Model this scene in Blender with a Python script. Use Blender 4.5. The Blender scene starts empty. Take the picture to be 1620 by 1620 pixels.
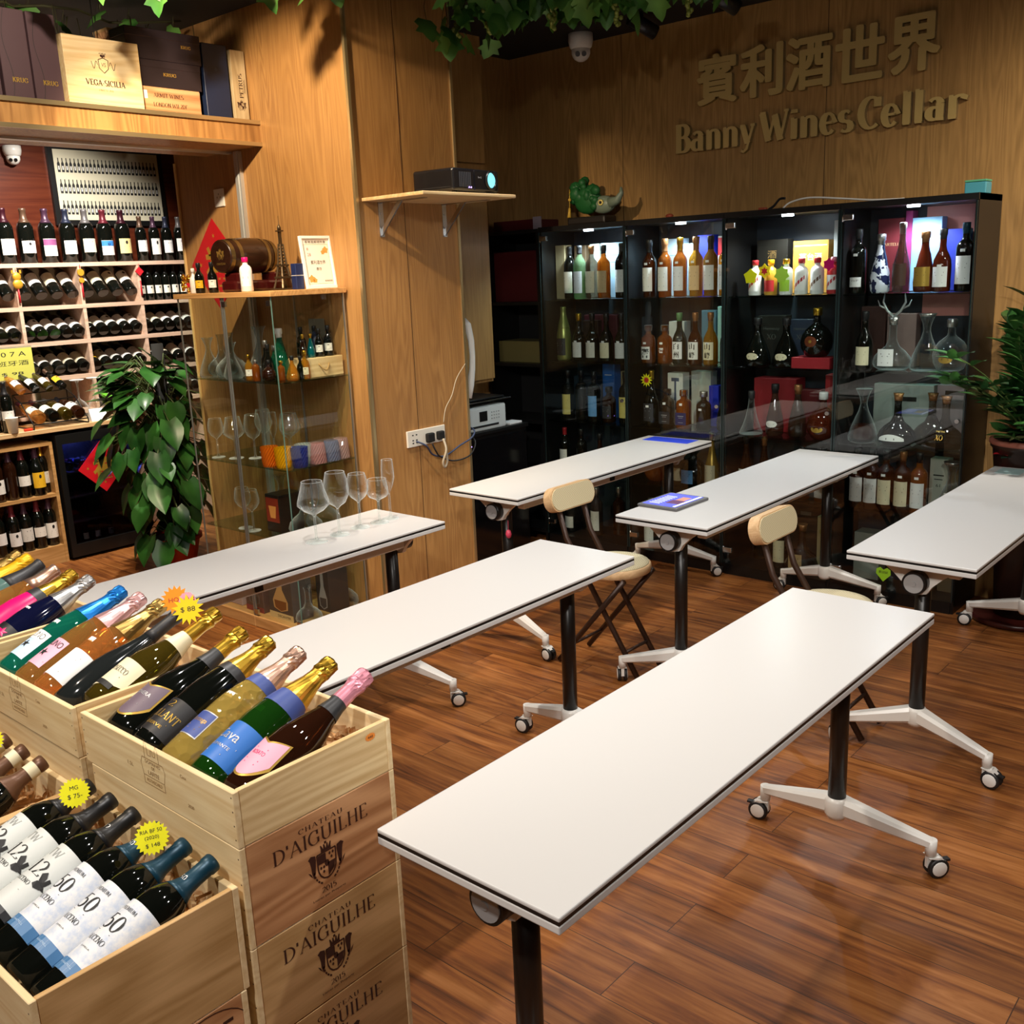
import bpy, bmesh, math, random
from mathutils import Matrix, Vector
random.seed(7)
PI = math.pi
scene = bpy.context.scene
COL = scene.collection

# ---------------------------------------------------------------- camera
cam_d = bpy.data.cameras.new('camera')
cam = bpy.data.objects.new('camera', cam_d)
COL.objects.link(cam)
cr, cu_, cf = Vector((.654, -.755, -.042)), Vector((.205, .123, .971)), Vector((.728, .644, -.235))
cf.normalize(); cr = (cr - cf * cr.dot(cf)).normalized(); cu_ = cr.cross(cf)
cam.matrix_world = Matrix(((cr.x, cu_.x, -cf.x, 0), (cr.y, cu_.y, -cf.y, 0), (cr.z, cu_.z, -cf.z, 1.656), (0, 0, 0, 1)))
cam_d.sensor_width = 36; cam_d.lens = 34.78; cam_d.clip_start = .05; cam_d.clip_end = 60
scene.camera = cam

# ---------------------------------------------------------------- light and exposure
scene.view_settings.view_transform = 'Standard'
scene.view_settings.look = 'None'
scene.view_settings.exposure = 0.92
scene.view_settings.gamma = 1.0
scene.view_settings.use_curve_mapping = False
scene.cycles.use_denoising = True
scene.cycles.max_bounces = 10
scene.cycles.transparent_max_bounces = 24
scene.cycles.sample_clamp_indirect = 4
scene.cycles.blur_glossy = 0.5
world = bpy.data.worlds.new('world'); scene.world = world
world.use_nodes = True
world.node_tree.nodes['Background'].inputs[0].default_value = (1, .9, .78, 1)
world.node_tree.nodes['Background'].inputs[1].default_value = .075

def aim(o, t):
    o.rotation_euler = (Vector(t) - o.location).to_track_quat('-Z', 'Y').to_euler()

def spot(name, loc, tgt, power, deg, col=(1, .80, .58), r=.03, blend=.6):
    d = bpy.data.lights.new(name, 'SPOT'); d.energy = power; d.spot_size = math.radians(deg)
    d.spot_blend = blend; d.color = col; d.shadow_soft_size = r
    o = bpy.data.objects.new(name, d); COL.objects.link(o); o.location = loc; aim(o, tgt); return o

def area(name, loc, tgt, power, sx, sy, col=(1, .85, .68)):
    d = bpy.data.lights.new(name, 'AREA'); d.shape = 'RECTANGLE'; d.size = sx; d.size_y = sy; d.energy = power; d.color = col
    o = bpy.data.objects.new(name, d); COL.objects.link(o); o.location = loc; aim(o, tgt); return o

WARM = (1, .85, .68); NEUT = (1, .95, .90); COOL = (.72, .86, 1)
spot('spotlight_crates', (.15, 2.3, 2.85), (.75, 1.7, .8), 66, 85, WARM)
spot('spotlight_front', (1.6, .7, 2.85), (1.6, 1.2, .4), 32, 100, NEUT, .04)
spot('spotlight_middle', (1.5, 2.3, 2.85), (1.9, 2.3, .4), 62, 82, NEUT, .04)
spot('spotlight_pillar', (1.75, 3.25, 2.88), (3.05, 4.0, 1.6), 112, 84, (1, .78, .52), .03, .5)
spot('spotlight_display', (2.0, 2.9, 2.85), (2.8, 3.6, .8), 65, 62, WARM)
spot('spotlight_aisle', (3.6, 1.3, 2.85), (3.5, 1.4, 0), 52, 100, (1, .97, .93), .05)
spot('spotlight_rear', (3.3, 2.9, 2.85), (3.6, 2.6, .3), 34, 95, (1, .98, .95), .05)
spot('spotlight_sign', (3.7, -.1, 2.85), (5.0, .8, 1.65), 120, 76, (1, .89, .74), .05, 1)
spot('spotlight_counter', (2.4, 5.3, 2.8), (2.6, 6.3, .9), 120, 100, (1, .91, .80), .05)
spot('spotlight_rack', (3.0, 5.5, 2.8), (3.1, 6.6, 1.5), 95, 90, (1, .93, .84), .05)
spot('spotlight_boxes', (1.6, 3.2, 2.88), (2.2, 4.35, 2.55), 44, 60, WARM, .02)
spot('fill_spot_near', (-.5, .8, 2.88), (.9, 1.3, .6), 90, 110, NEUT, .08)  # added fill from behind the viewpoint, no known lamp there
spot('fill_spot_cabinets', (-.9, -.7, 2.85), (4.2, 2.3, .55), 150, 52, (1, .95, .88), .06, 1)  # added fill to brighten table ends and cabinet fronts, source invented
spot('spotlight_wall_side', (2.4, -.9, 2.85), (2.4, .9, .3), 45, 100, NEUT, .06, .8)


# ---------------------------------------------------------------- materials
MATS = {}
def lin(h):
    h = h.lstrip('#'); o = []
    for i in (0, 2, 4):
        c = int(h[i:i + 2], 16) / 255
        o.append(c / 12.92 if c <= .04045 else ((c + .055) / 1.055) ** 2.4)
    return (*o, 1)

def mat(name, col='#808080', rough=.5, metal=0., spec=.5, coat=0., emit=None, es=0., trans=0., sheen=0.):
    if name in MATS: return MATS[name]
    m = bpy.data.materials.new(name); m.use_nodes = True
    b = m.node_tree.nodes['Principled BSDF']
    b.inputs['Base Color'].default_value = lin(col); b.inputs['Roughness'].default_value = rough
    b.inputs['Metallic'].default_value = metal; b.inputs['Specular IOR Level'].default_value = spec
    b.inputs['Coat Weight'].default_value = coat; b.inputs['Coat Roughness'].default_value = .05
    b.inputs['Transmission Weight'].default_value = trans
    if emit:
        b.inputs['Emission Color'].default_value = lin(emit); b.inputs['Emission Strength'].default_value = es
    MATS[name] = m; return m

def nodes(m):
    return m.node_tree.nodes, m.node_tree.links, m.node_tree.nodes['Principled BSDF']

def wood(name, c1, c2, axis='Z', scale=1., rough=.45, rings=.5, c3=None, coat=0., spec=.4, contrast=1., var=.25):
    """veneer or solid timber: fine streaks along AXIS with flowing cathedral figure"""
    if name in MATS: return MATS[name]
    m = mat(name, c1, rough, spec=spec, coat=coat); N, L, B = nodes(m)
    tc = N.new('ShaderNodeTexCoord'); mp = N.new('ShaderNodeMapping'); L.new(tc.outputs['Object'], mp.inputs[0])
    s = [9 * scale] * 3; s['XYZ'.index(axis)] = .55 * scale; mp.inputs['Scale'].default_value = s
    n1 = N.new('ShaderNodeTexNoise'); n1.inputs['Scale'].default_value = 5; n1.inputs['Detail'].default_value = 8; n1.inputs['Roughness'].default_value = .65
    L.new(mp.outputs[0], n1.inputs[0])
    mp2 = N.new('ShaderNodeMapping'); L.new(tc.outputs['Object'], mp2.inputs[0])
    s2 = [6 * scale] * 3; s2['XYZ'.index(axis)] = .5 * scale; mp2.inputs['Scale'].default_value = s2
    w = N.new('ShaderNodeTexNoise'); w.inputs['Scale'].default_value = .9; w.inputs['Detail'].default_value = 2; w.inputs['Distortion'].default_value = .4
    L.new(mp2.outputs[0], w.inputs[0])
    mu = N.new('ShaderNodeMath'); mu.operation = 'MULTIPLY'; mu.inputs[1].default_value = 16; L.new(w.outputs[0], mu.inputs[0])
    fr = N.new('ShaderNodeMath'); fr.operation = 'SINE'
    m2 = N.new('ShaderNodeMath'); m2.operation = 'MULTIPLY'; m2.inputs[1].default_value = 6.283; L.new(mu.outputs[0], m2.inputs[0]); L.new(m2.outputs[0], fr.inputs[0])
    ab = N.new('ShaderNodeMath'); ab.operation = 'MULTIPLY_ADD'; ab.inputs[1].default_value = .36 * rings; ab.inputs[2].default_value = 0; L.new(fr.outputs[0], ab.inputs[0])
    ad = N.new('ShaderNodeMath'); ad.operation = 'ADD'; L.new(n1.outputs[0], ad.inputs[0]); L.new(ab.outputs[0], ad.inputs[1])
    cr_ = N.new('ShaderNodeValToRGB'); e = cr_.color_ramp.elements
    e[0].position = .5 - .3 / contrast; e[0].color = lin(c2); e[1].position = .5 + .2 / contrast; e[1].color = lin(c1)
    L.new(ad.outputs[0], cr_.inputs[0]); out = cr_.outputs[0]
    if c3:
        n3 = N.new('ShaderNodeTexNoise'); n3.inputs['Scale'].default_value = .5; n3.inputs['Detail'].default_value = 2; L.new(mp.outputs[0], n3.inputs[0])
        r3 = N.new('ShaderNodeMapRange'); r3.inputs[1].default_value = .4; r3.inputs[2].default_value = .65; L.new(n3.outputs[0], r3.inputs[0])
        mx = N.new('ShaderNodeMix'); mx.data_type = 'RGBA'; L.new(r3.outputs[0], mx.inputs[0]); L.new(out, mx.inputs[6]); mx.inputs[7].default_value = lin(c3)
        m3 = N.new('ShaderNodeMath'); m3.operation = 'MULTIPLY'; m3.inputs[1].default_value = .6; L.new(r3.outputs[0], m3.inputs[0]); L.new(m3.outputs[0], mx.inputs[0])
        out = mx.outputs[2]
    L.new(out, B.inputs['Base Color'])
    bp = N.new('ShaderNodeBump'); bp.inputs['Strength'].default_value = .06; bp.inputs['Distance'].default_value = .002
    L.new(n1.outputs[0], bp.inputs['Height']); L.new(bp.outputs[0], B.inputs['Normal'])
    return m

def glass(name, tint='#eef6f2', refl=1.0, ior=1.45, rough=0., edge=None, density=None):
    """thin clear pane or vessel wall: fresnel mix of a clear and a mirror-like layer"""
    if name in MATS: return MATS[name]
    m = bpy.data.materials.new(name); m.use_nodes = True; N, L = m.node_tree.nodes, m.node_tree.links
    N.remove(N['Principled BSDF']); out = N['Material Output']
    t = N.new('ShaderNodeBsdfTransparent'); t.inputs[0].default_value = lin(tint)
    g = N.new('ShaderNodeBsdfGlossy'); g.inputs['Roughness'].default_value = rough; g.inputs[0].default_value = (refl, refl, refl, 1)
    # reflectance of a two-faced sheet, the same from either side: F0 + (1 - F0)(1 - |cos|)^5
    ge = N.new('ShaderNodeNewGeometry'); dt = N.new('ShaderNodeVectorMath'); dt.operation = 'DOT_PRODUCT'; L.new(ge.outputs['Normal'], dt.inputs[0]); L.new(ge.outputs['Incoming'], dt.inputs[1])
    def mth(op, a, b=None):
        n = N.new('ShaderNodeMath'); n.operation = op
        for i, v in enumerate((a, b)):
            if v is None: continue
            if isinstance(v, (int, float)): n.inputs[i].default_value = v
            else: L.new(v, n.inputs[i])
        return n.outputs[0]
    f0 = 1.6 * ((ior - 1) / (ior + 1)) ** 2; c_ = mth('SUBTRACT', 1.0, mth('ABSOLUTE', dt.outputs['Value'])); p5 = mth('POWER', c_, 5.0)
    fac = mth('MINIMUM', mth('ADD', f0, mth('MULTIPLY', p5, 1 - f0)), 1.0)
    mx = N.new('ShaderNodeMixShader'); L.new(fac, mx.inputs[0]); L.new(t.outputs[0], mx.inputs[1]); L.new(g.outputs[0], mx.inputs[2])
    last = mx
    if edge:   # pale diffuse rim painted at glancing angles, stands for bright edge highlights
        d = N.new('ShaderNodeBsdfDiffuse'); d.inputs[0].default_value = lin(edge)
        m2 = N.new('ShaderNodeMixShader'); L.new(mth('MULTIPLY', mth('POWER', c_, 2.2), .75), m2.inputs[0]); L.new(mx.outputs[0], m2.inputs[1]); L.new(d.outputs[0], m2.inputs[2]); last = m2
    if density:  # coloured glass full of liquid: part clear, part body colour
        d = N.new('ShaderNodeBsdfDiffuse'); d.inputs[0].default_value = lin(density[0])
        m2 = N.new('ShaderNodeMixShader'); m2.inputs[0].default_value = density[1]
        L.new(t.outputs[0], m2.inputs[1]); L.new(d.outputs[0], m2.inputs[2]); L.new(m2.outputs[0], mx.inputs[1])
    L.new(last.outputs[0], out.inputs[0]); MATS[name] = m; return m

# ---------------------------------------------------------------- mesh helpers
def axes(d):
    d = Vector(d).normalized(); a = Vector((0, 0, 1)) if abs(d.z) < .9 else Vector((1, 0, 0))
    u = d.cross(a).normalized(); return u, d.cross(u).normalized(), d

class MB:
    def __init__(s): s.v = []; s.f = []; s.m = []; s.sm = []
    def add(s, vs, fs, mi=0, smooth=False, M=None):
        o = len(s.v); s.v += [tuple(M @ Vector(p)) if M else tuple(p) for p in vs]
        for f in fs: s.f.append([o + i for i in f]); s.m.append(mi); s.sm.append(smooth)
        return s
    def box(s, x0, y0, z0, x1, y1, z1, mi=0, M=None):
        x0, x1 = min(x0, x1), max(x0, x1); y0, y1 = min(y0, y1), max(y0, y1); z0, z1 = min(z0, z1), max(z0, z1)
        return s.add([(x0, y0, z0), (x1, y0, z0), (x1, y1, z0), (x0, y1, z0), (x0, y0, z1), (x1, y0, z1), (x1, y1, z1), (x0, y1, z1)],
                     [(0, 3, 2, 1), (4, 5, 6, 7), (0, 1, 5, 4), (1, 2, 6, 5), (2, 3, 7, 6), (3, 0, 4, 7)], mi, False, M)
    def rbox(s, x0, y0, z0, x1, y1, z1, r=.004, mi=0, M=None, seg=2):
        bm = bmesh.new(); bmesh.ops.create_cube(bm, size=1)
        for v in bm.verts: v.co = ((x0 + x1) / 2 + v.co.x * (x1 - x0), (y0 + y1) / 2 + v.co.y * (y1 - y0), (z0 + z1) / 2 + v.co.z * (z1 - z0))
        bmesh.ops.bevel(bm, geom=bm.edges[:], offset=r, segments=seg, affect='EDGES', profile=.5)
        bm.verts.index_update(); s.add([v.co[:] for v in bm.verts], [[v.index for v in f.verts] for f in bm.faces], mi, False, M); bm.free(); return s
    def lathe(s, prof, n=20, mi=0, M=None, smooth=True, close=True, sq=1., nseg=None):
        """prof: (r, z) pairs, optionally with a material index third; sq squares the section"""
        vs = []; R = len(prof)
        for p in prof:
            for i in range(n):
                a = 2 * PI * (i + .5) / n; c, q = math.cos(a), math.sin(a)
                if sq != 1.: k = 1 / max(abs(c) ** sq + abs(q) ** sq, 1e-6) ** (1 / sq); c, q = c * k, q * k
                vs.append((p[0] * c, p[0] * q, p[1]))
        o = len(s.v); s.add(vs, [], mi, smooth, M)
        for j in range(R - 1):
            for i in range(n):
                k = (i + 1) % n; s.f.append([o + j * n + i, o + j * n + k, o + (j + 1) * n + k, o + (j + 1) * n + i])
                s.m.append(prof[j][2] if len(prof[j]) > 2 else mi); s.sm.append(smooth)
        if close:
            if prof[0][0] > 1e-5: s.f.append([o + i for i in range(n)][::-1]); s.m.append(prof[0][2] if len(prof[0]) > 2 else mi); s.sm.append(False)
            if prof[-1][0] > 1e-5: s.f.append([o + (R - 1) * n + i for i in range(n)]); s.m.append(prof[-1][2] if len(prof[-1]) > 2 else mi); s.sm.append(False)
        return s
    def cyl(s, p0, p1, r0, r1=None, n=12, mi=0, smooth=True, M=None):
        r1 = r0 if r1 is None else r1; p0, p1 = Vector(p0), Vector(p1); u, w, d = axes(p1 - p0)
        T = Matrix((u, w, d)).transposed().to_4x4(); T.translation = p0
        return s.lathe([(r0, 0), (r1, (p1 - p0).length)], n, mi, (M @ T) if M else T, smooth)
    def tube(s, pts, r, n=8, mi=0, M=None):
        pts = [Vector(p) for p in pts]; vs = []; u = None
        for i, p in enumerate(pts):
            d = (pts[min(i + 1, len(pts) - 1)] - pts[max(i - 1, 0)]).normalized()
            if u is None: u = axes(d)[0]
            u = (u - d * u.dot(d)).normalized(); w = d.cross(u); rr = r[i] if isinstance(r, (list, tuple)) else r
            for k in range(n):
                a = 2 * PI * k / n; vs.append(p + u * rr * math.cos(a) + w * rr * math.sin(a))
        fs = [[i * n + k, i * n + (k + 1) % n, (i + 1) * n + (k + 1) % n, (i + 1) * n + k] for i in range(len(pts) - 1) for k in range(n)]
        fs += [[k for k in range(n)][::-1], [(len(pts) - 1) * n + k for k in range(n)]]
        return s.add(vs, fs, mi, True, M)
    def prism(s, poly, h0, h1, plane='XY', mi=0, M=None, mi_side=None):
        """extruded outline; plane names the two outline axes"""
        ax = {'XY': (0, 1, 2), 'XZ': (0, 2, 1), 'YZ': (1, 2, 0)}[plane]; n = len(poly); vs = []
        for h in (h0, h1):
            for p in poly:
                q = [0, 0, 0]; q[ax[0]] = p[0]; q[ax[1]] = p[1]; q[ax[2]] = h; vs.append(q)
        s.add(vs, [list(range(n))[::-1], list(range(n, 2 * n))], mi, False, M)
        o = len(s.v) - 2 * n; ms = mi if mi_side is None else mi_side
        for i in range(n):
            k = (i + 1) % n; s.f.append([o + i, o + k, o + n + k, o + n + i]); s.m.append(ms); s.sm.append(False)
        return s
    def beam(s, p0, p1, w0, h0, w1, h1, mi=0, M=None):
        """tapered bar of rounded-rectangle section"""
        p0, p1 = Vector(p0), Vector(p1); d = (p1 - p0).normalized(); sd = d.cross(Vector((0, 0, 1))).normalized(); up = sd.cross(d); vs = []
        for p, w, h in ((p0, w0, h0), (p1, w1, h1)):
            for a, b in ((-1, -.6), (-.6, -1), (.6, -1), (1, -.6), (1, .6), (.6, 1), (-.6, 1), (-1, .6)): vs.append(p + sd * a * w / 2 + up * b * h / 2)
        return s.add(vs, [[i, (i + 1) % 8, 8 + (i + 1) % 8, 8 + i] for i in range(8)] + [list(range(8))[::-1], list(range(8, 16))], mi, False, M)
    def ball(s, c, r, n=12, mi=0, sc=(1, 1, 1), M=None):
        pr = [(math.sin(PI * i / (n // 2)) * r, -math.cos(PI * i / (n // 2)) * r) for i in range(n // 2 + 1)]
        pr[0] = (1e-6, -r); pr[-1] = (1e-6, r)
        T = Matrix.Translation(c) @ Matrix.Diagonal((*sc, 1)); return s.lathe(pr, n, mi, (M @ T) if M else T)
    def quad(s, a, b, c, d, mi=0, M=None): return s.add([a, b, c, d], [(0, 1, 2, 3)], mi, False, M)
    def mesh(s, name, mats):
        me = bpy.data.meshes.new(name); me.from_pydata(s.v, [], s.f)
        for m in mats: me.materials.append(m)
        me.polygons.foreach_set('material_index', s.m); me.polygons.foreach_set('use_smooth', s.sm); me.update(); return me

def ob(name, mb, mats=None, parent=None, loc=None, rz=0, label=None, cat=None, group=None, kind=None, M=None):
    me = mb.mesh(name, mats if isinstance(mats, (list, tuple)) else [mats]) if isinstance(mb, MB) else mb
    o = bpy.data.objects.new(name, me); COL.objects.link(o)
    if parent: o.parent = parent
    if M is not None: o.matrix_local = M
    else:
        if loc: o.location = loc
        if rz: o.rotation_euler = (0, 0, rz)
    tag(o, label, cat, group, kind); return o

def tag(o, label=None, cat=None, group=None, kind=None):
    for k, v in (('label', label), ('category', cat), ('group', group), ('kind', kind)):
        if v: o[k] = v
    return o

def thing(name, label, cat, loc=(0, 0, 0), rz=0, group=None, M=None):
    o = bpy.data.objects.new(name, None); COL.objects.link(o); o.empty_display_size = .05
    if M is not None: o.matrix_world = M
    else: o.location = loc; o.rotation_euler = (0, 0, rz)
    return tag(o, label, cat, group)

def dup(root, loc=None, rz=None, label=None, group=None, M=None):
    """a copy of a thing with copies of its parts and their sub-parts"""
    c = root.copy(); COL.objects.link(c)
    if M is not None: c.matrix_world = M
    if loc is not None: c.location = loc
    if rz is not None: c.rotation_euler = (0, 0, rz)
    if label: c['label'] = label
    if group: c['group'] = group
    def rec(a, b):
        for ch in a.children:
            d = ch.copy(); COL.objects.link(d); d.parent = b; rec(ch, d)
    rec(root, c); return c

def struct(name, mb, mats, label=None):
    return ob(name, mb, mats, kind='structure', label=label)

# lettering: outlines of the built-in typeface
TXT = {}
def text_geo(body, size=1., bold=0., extr=0.):
    k = (body, round(bold, 4), round(extr, 4))
    if k not in TXT:
        c = bpy.data.curves.new('t', 'FONT'); c.body = body; c.size = 1.; c.offset = bold; c.extrude = extr; c.resolution_u = 3
        c.align_x = 'LEFT'; o = bpy.data.objects.new('t', c); me = o.to_mesh()
        vs = [v.co[:] for v in me.vertices]; fs = [list(p.vertices) for p in me.polygons]; o.to_mesh_clear()
        bpy.data.objects.remove(o); bpy.data.curves.remove(c)
        if not vs: vs = [(0, 0, 0)]; fs = []
        x0 = min(v[0] for v in vs); x1 = max(v[0] for v in vs); y0 = min(v[1] for v in vs); y1 = max(v[1] for v in vs)
        TXT[k] = ([(v[0] - (x0 + x1) / 2, v[1] - (y0 + y1) / 2, v[2]) for v in vs], fs, x1 - x0, y1 - y0)
    return TXT[k]

def text_fit(body, w, h, bold=0., extr=0.):
    """vertices and faces of BODY scaled to w x h about its centre"""
    vs, fs, tw, th = text_geo(body, 1., bold, extr); sx, sy = w / max(tw, 1e-6), h / max(th, 1e-6)
    return [(v[0] * sx, v[1] * sy, v[2]) for v in vs], fs

# a light serif alphabet drawn as broad-nib strokes: (polyline points in a unit cap-height box)
def arc(cx, cy, rx, ry, a0, a1, n=10):
    return [(cx + rx * math.cos(math.radians(a0 + (a1 - a0) * i / n)), cy + ry * math.sin(math.radians(a0 + (a1 - a0) * i / n))) for i in range(n + 1)]
def srf(x, y, w=.13): return [(x - w, y), (x + w, y)]
GL = {
 'A': (.72, [[(.06, 0), (.35, 1)], [(.35, 1), (.64, 0)], [(.16, .33), (.53, .33)], srf(.06, 0, .09), srf(.64, 0, .1)]),
 'B': (.62, [[(.14, 0), (.14, 1)], [(.14, 1), (.3, 1)] + arc(.3, .77, .22, .23, 90, -90) + [(.14, .54)], [(.14, .54), (.3, .54)] + arc(.32, .27, .25, .27, 90, -90) + [(.14, 0)], srf(.1, 0, .08), srf(.1, 1, .08)]),
 'C': (.68, [arc(.38, .5, .32, .5, 50, 310, 16), [(.585, .68), (.585, .98)]]),
 'D': (.74, [[(.14, 0), (.14, 1)], [(.14, 1)] + arc(.26, .5, .4, .5, 90, -90, 14) + [(.14, 0)], srf(.1, 0, .08), srf(.1, 1, .08)]),
 'E': (.58, [[(.14, 0), (.14, 1)], [(.06, 1), (.5, 1), (.5, .86)], [(.14, .52), (.4, .52)], [(.06, 0), (.52, 0), (.52, .15)]]),
 'G': (.74, [arc(.38, .5, .32, .5, 50, 320, 16), [(.62, .42), (.62, .08)], srf(.6, .42, .1), [(.585, .68), (.585, .98)]]),
 'H': (.74, [[(.14, 0), (.14, 1)], [(.6, 0), (.6, 1)], [(.14, .52), (.6, .52)], srf(.14, 0, .1), srf(.14, 1, .1), srf(.6, 0, .1), srf(.6, 1, .1)]),
 'I': (.32, [[(.16, 0), (.16, 1)], srf(.16, 0, .11), srf(.16, 1, .11)]),
 'K': (.68, [[(.14, 0), (.14, 1)], [(.56, 1), (.16, .45)], [(.26, .58), (.6, 0)], srf(.14, 0, .1), srf(.14, 1, .1), srf(.6, 0, .08), srf(.56, 1, .09)]),
 'L': (.56, [[(.14, 0), (.14, 1)], [(.06, 0), (.5, 0), (.5, .16)], srf(.14, 1, .1)]),
 'M': (.86, [[(.1, 0), (.14, 1)], [(.14, 1), (.42, .1)], [(.42, .1), (.7, 1)], [(.7, 1), (.75, 0)], srf(.1, 0, .08), srf(.75, 0, .09)]),
 'N': (.76, [[(.12, 0), (.12, 1)], [(.12, 1), (.62, 0)], [(.62, 0), (.62, 1)], srf(.12, 0, .09), srf(.62, 1, .09), srf(.08, 1, .07)]),
 'O': (.76, [arc(.38, .5, .31, .5, 0, 360, 20)]),
 'P': (.6, [[(.14, 0), (.14, 1)], [(.14, 1), (.28, 1)] + arc(.3, .74, .24, .26, 90, -90) + [(.14, .48)], srf(.14, 0, .1), srf(.1, 1, .08)]),
 'R': (.68, [[(.14, 0), (.14, 1)], [(.14, 1), (.28, 1)] + arc(.3, .75, .23, .25, 90, -90) + [(.14, .5)], [(.32, .5), (.6, 0)], srf(.14, 0, .1), srf(.1, 1, .08), srf(.6, 0, .06)]),
 'S': (.54, [arc(.27, .74, .2, .26, 40, 270, 10) + arc(.27, .24, .21, .24, 90, -140, 10)]),
 'T': (.62, [[(.31, 0), (.31, 1)], [(.05, .84), (.05, 1), (.57, 1), (.57, .84)], srf(.31, 0, .1)]),
 'U': (.74, [[(.14, 1), (.14, .3)] + arc(.37, .3, .23, .3, 180, 360, 10) + [(.6, 1)], srf(.14, 1, .1), srf(.6, 1, .09)]),
 'V': (.7, [[(.06, 1), (.35, 0)], [(.35, 0), (.64, 1)], srf(.06, 1, .09), srf(.64, 1, .08)]),
 'W': (1., [[(.05, 1), (.28, 0)], [(.28, 0), (.5, .9)], [(.5, .9), (.72, 0)], [(.72, 0), (.95, 1)], srf(.07, 1, .1), srf(.93, 1, .08)]),
 'X': (.7, [[(.1, 1), (.62, 0)], [(.6, 1), (.08, 0)], srf(.1, 1, .08), srf(.6, 1, .08), srf(.08, 0, .08), srf(.62, 0, .08)]),
 '-': (.36, [[(.06, .36), (.3, .36)]]), "'": (.2, [[(.1, .98), (.1, .72)]]), ' ': (.3, []), '.': (.2, [[(.1, .0), (.1, .06)]]),
 'a': (.6, [[(.42, .5), (.42, .0), (.54, .0)], arc(.27, .5, .16, .17, 150, 0, 8), [(.42, .4)] + arc(.26, .2, .17, .19, 75, 300, 10) + [(.42, .1)]]),
 'n': (.66, [[(.14, 0), (.14, .66)], [(.14, .5)] + arc(.32, .46, .18, .2, 150, 0, 8) + [(.5, 0)], srf(.14, 0, .1), srf(.5, 0, .1), srf(.09, .66, .06)]),
 'y': (.6, [[(.1, .66), (.31, .02)], [(.52, .66), (.27, -.18), (.14, -.27), (.06, -.22)], srf(.1, .66, .09), srf(.5, .66, .08)]),
 'i': (.32, [[(.16, 0), (.16, .66)], srf(.16, 0, .1), srf(.1, .66, .06), [(.16, .86), (.16, .98)]]),
 'e': (.56, [[(.1, .36), (.46, .36)] + arc(.28, .33, .2, .34, 5, 320, 14)]),
 's': (.5, [arc(.25, .5, .16, .17, 40, 270, 8) + arc(.25, .16, .17, .17, 90, -140, 8)]),
 'l': (.32, [[(.16, 0), (.16, 1)], srf(.16, 0, .1), srf(.1, 1, .06)]),
 'r': (.48, [[(.14, 0), (.14, .66)], [(.14, .46)] + arc(.34, .44, .2, .22, 150, 50, 6) + [(.44, .54)], srf(.14, 0, .11), srf(.09, .66, .06)]),
 '0': (.56, [arc(.28, .5, .2, .5, 0, 360, 18)]), '1': (.36, [[(.06, .84), (.18, 1), (.18, 0)], srf(.18, 0, .11)]),
 '2': (.54, [arc(.27, .72, .2, .28, 160, -30, 10) + [(.06, 0), (.5, 0), (.5, .12)]]),
 '5': (.54, [[(.46, 1), (.14, 1), (.11, .56)] + arc(.26, .32, .21, .32, 120, -140, 12)]),
}
GL["F"] = (.54, [[(.14, 0), (.14, 1)], [(.06, 1), (.5, 1), (.5, .84)], [(.14, .52), (.38, .52)], srf(.14, 0, .1)])
def serif_poly(body, thin=.05, thick=.12, track=.04, slant=0.):
    """list of quads (in cap-height units, baseline 0) plus the width"""
    qs = []; x = 0
    for ch in body:
        w, st = GL.get(ch, GL[' '])
        for pl in st:
            L_ = []; R_ = []; n = len(pl); loop = n > 6 and abs(pl[0][0] - pl[-1][0]) + abs(pl[0][1] - pl[-1][1]) < 1e-3
            for i, p in enumerate(pl):
                a, b = pl[max(i - 1, 0)], pl[min(i + 1, n - 1)]
                if loop and i in (0, n - 1): a, b = pl[n - 2], pl[1]
                dx, dy = b[0] - a[0], b[1] - a[1]; l = math.hypot(dx, dy) or 1; dx /= l; dy /= l
                t = abs(dy) if dy < 0.05 or abs(dx) < .2 else abs(dy) * .45
                if ch in 'AVWMNXy' and dy * dx > .05: t = .12
                hw = (thin + (thick - thin) * t ** 1.4) / 2
                L_.append((p[0] - dy * hw, p[1] + dx * hw)); R_.append((p[0] + dy * hw, p[1] - dx * hw))
            for i in range(n - 1):
                q = [L_[i], R_[i], R_[i + 1], L_[i + 1]]; ar = sum(q[k][0] * q[(k + 1) % 4][1] - q[(k + 1) % 4][0] * q[k][1] for k in range(4)); qs.append(q if ar > 0 else q[::-1])
        # shift this glyph's quads
        for i in range(len(qs) - sum(len(pl) - 1 for pl in st), len(qs)):
            qs[i] = [(px + x + slant * py, py) for px, py in qs[i]]
        x += w + track
    return qs, x - track

def serif_fit(body, w, h, **k):
    """serif lettering scaled to width w and cap height h, centred: verts, faces"""
    qs, tw = serif_poly(body, **k); vs = []; fs = []
    for j, q in enumerate(qs):   # strokes that cross lie a hair apart
        o = len(vs); vs += [((px - tw / 2) * w / tw, (py - .5) * h, 1.5e-6 * j) for px, py in q]; fs.append([o, o + 1, o + 2, o + 3])
    return vs, fs

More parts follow.
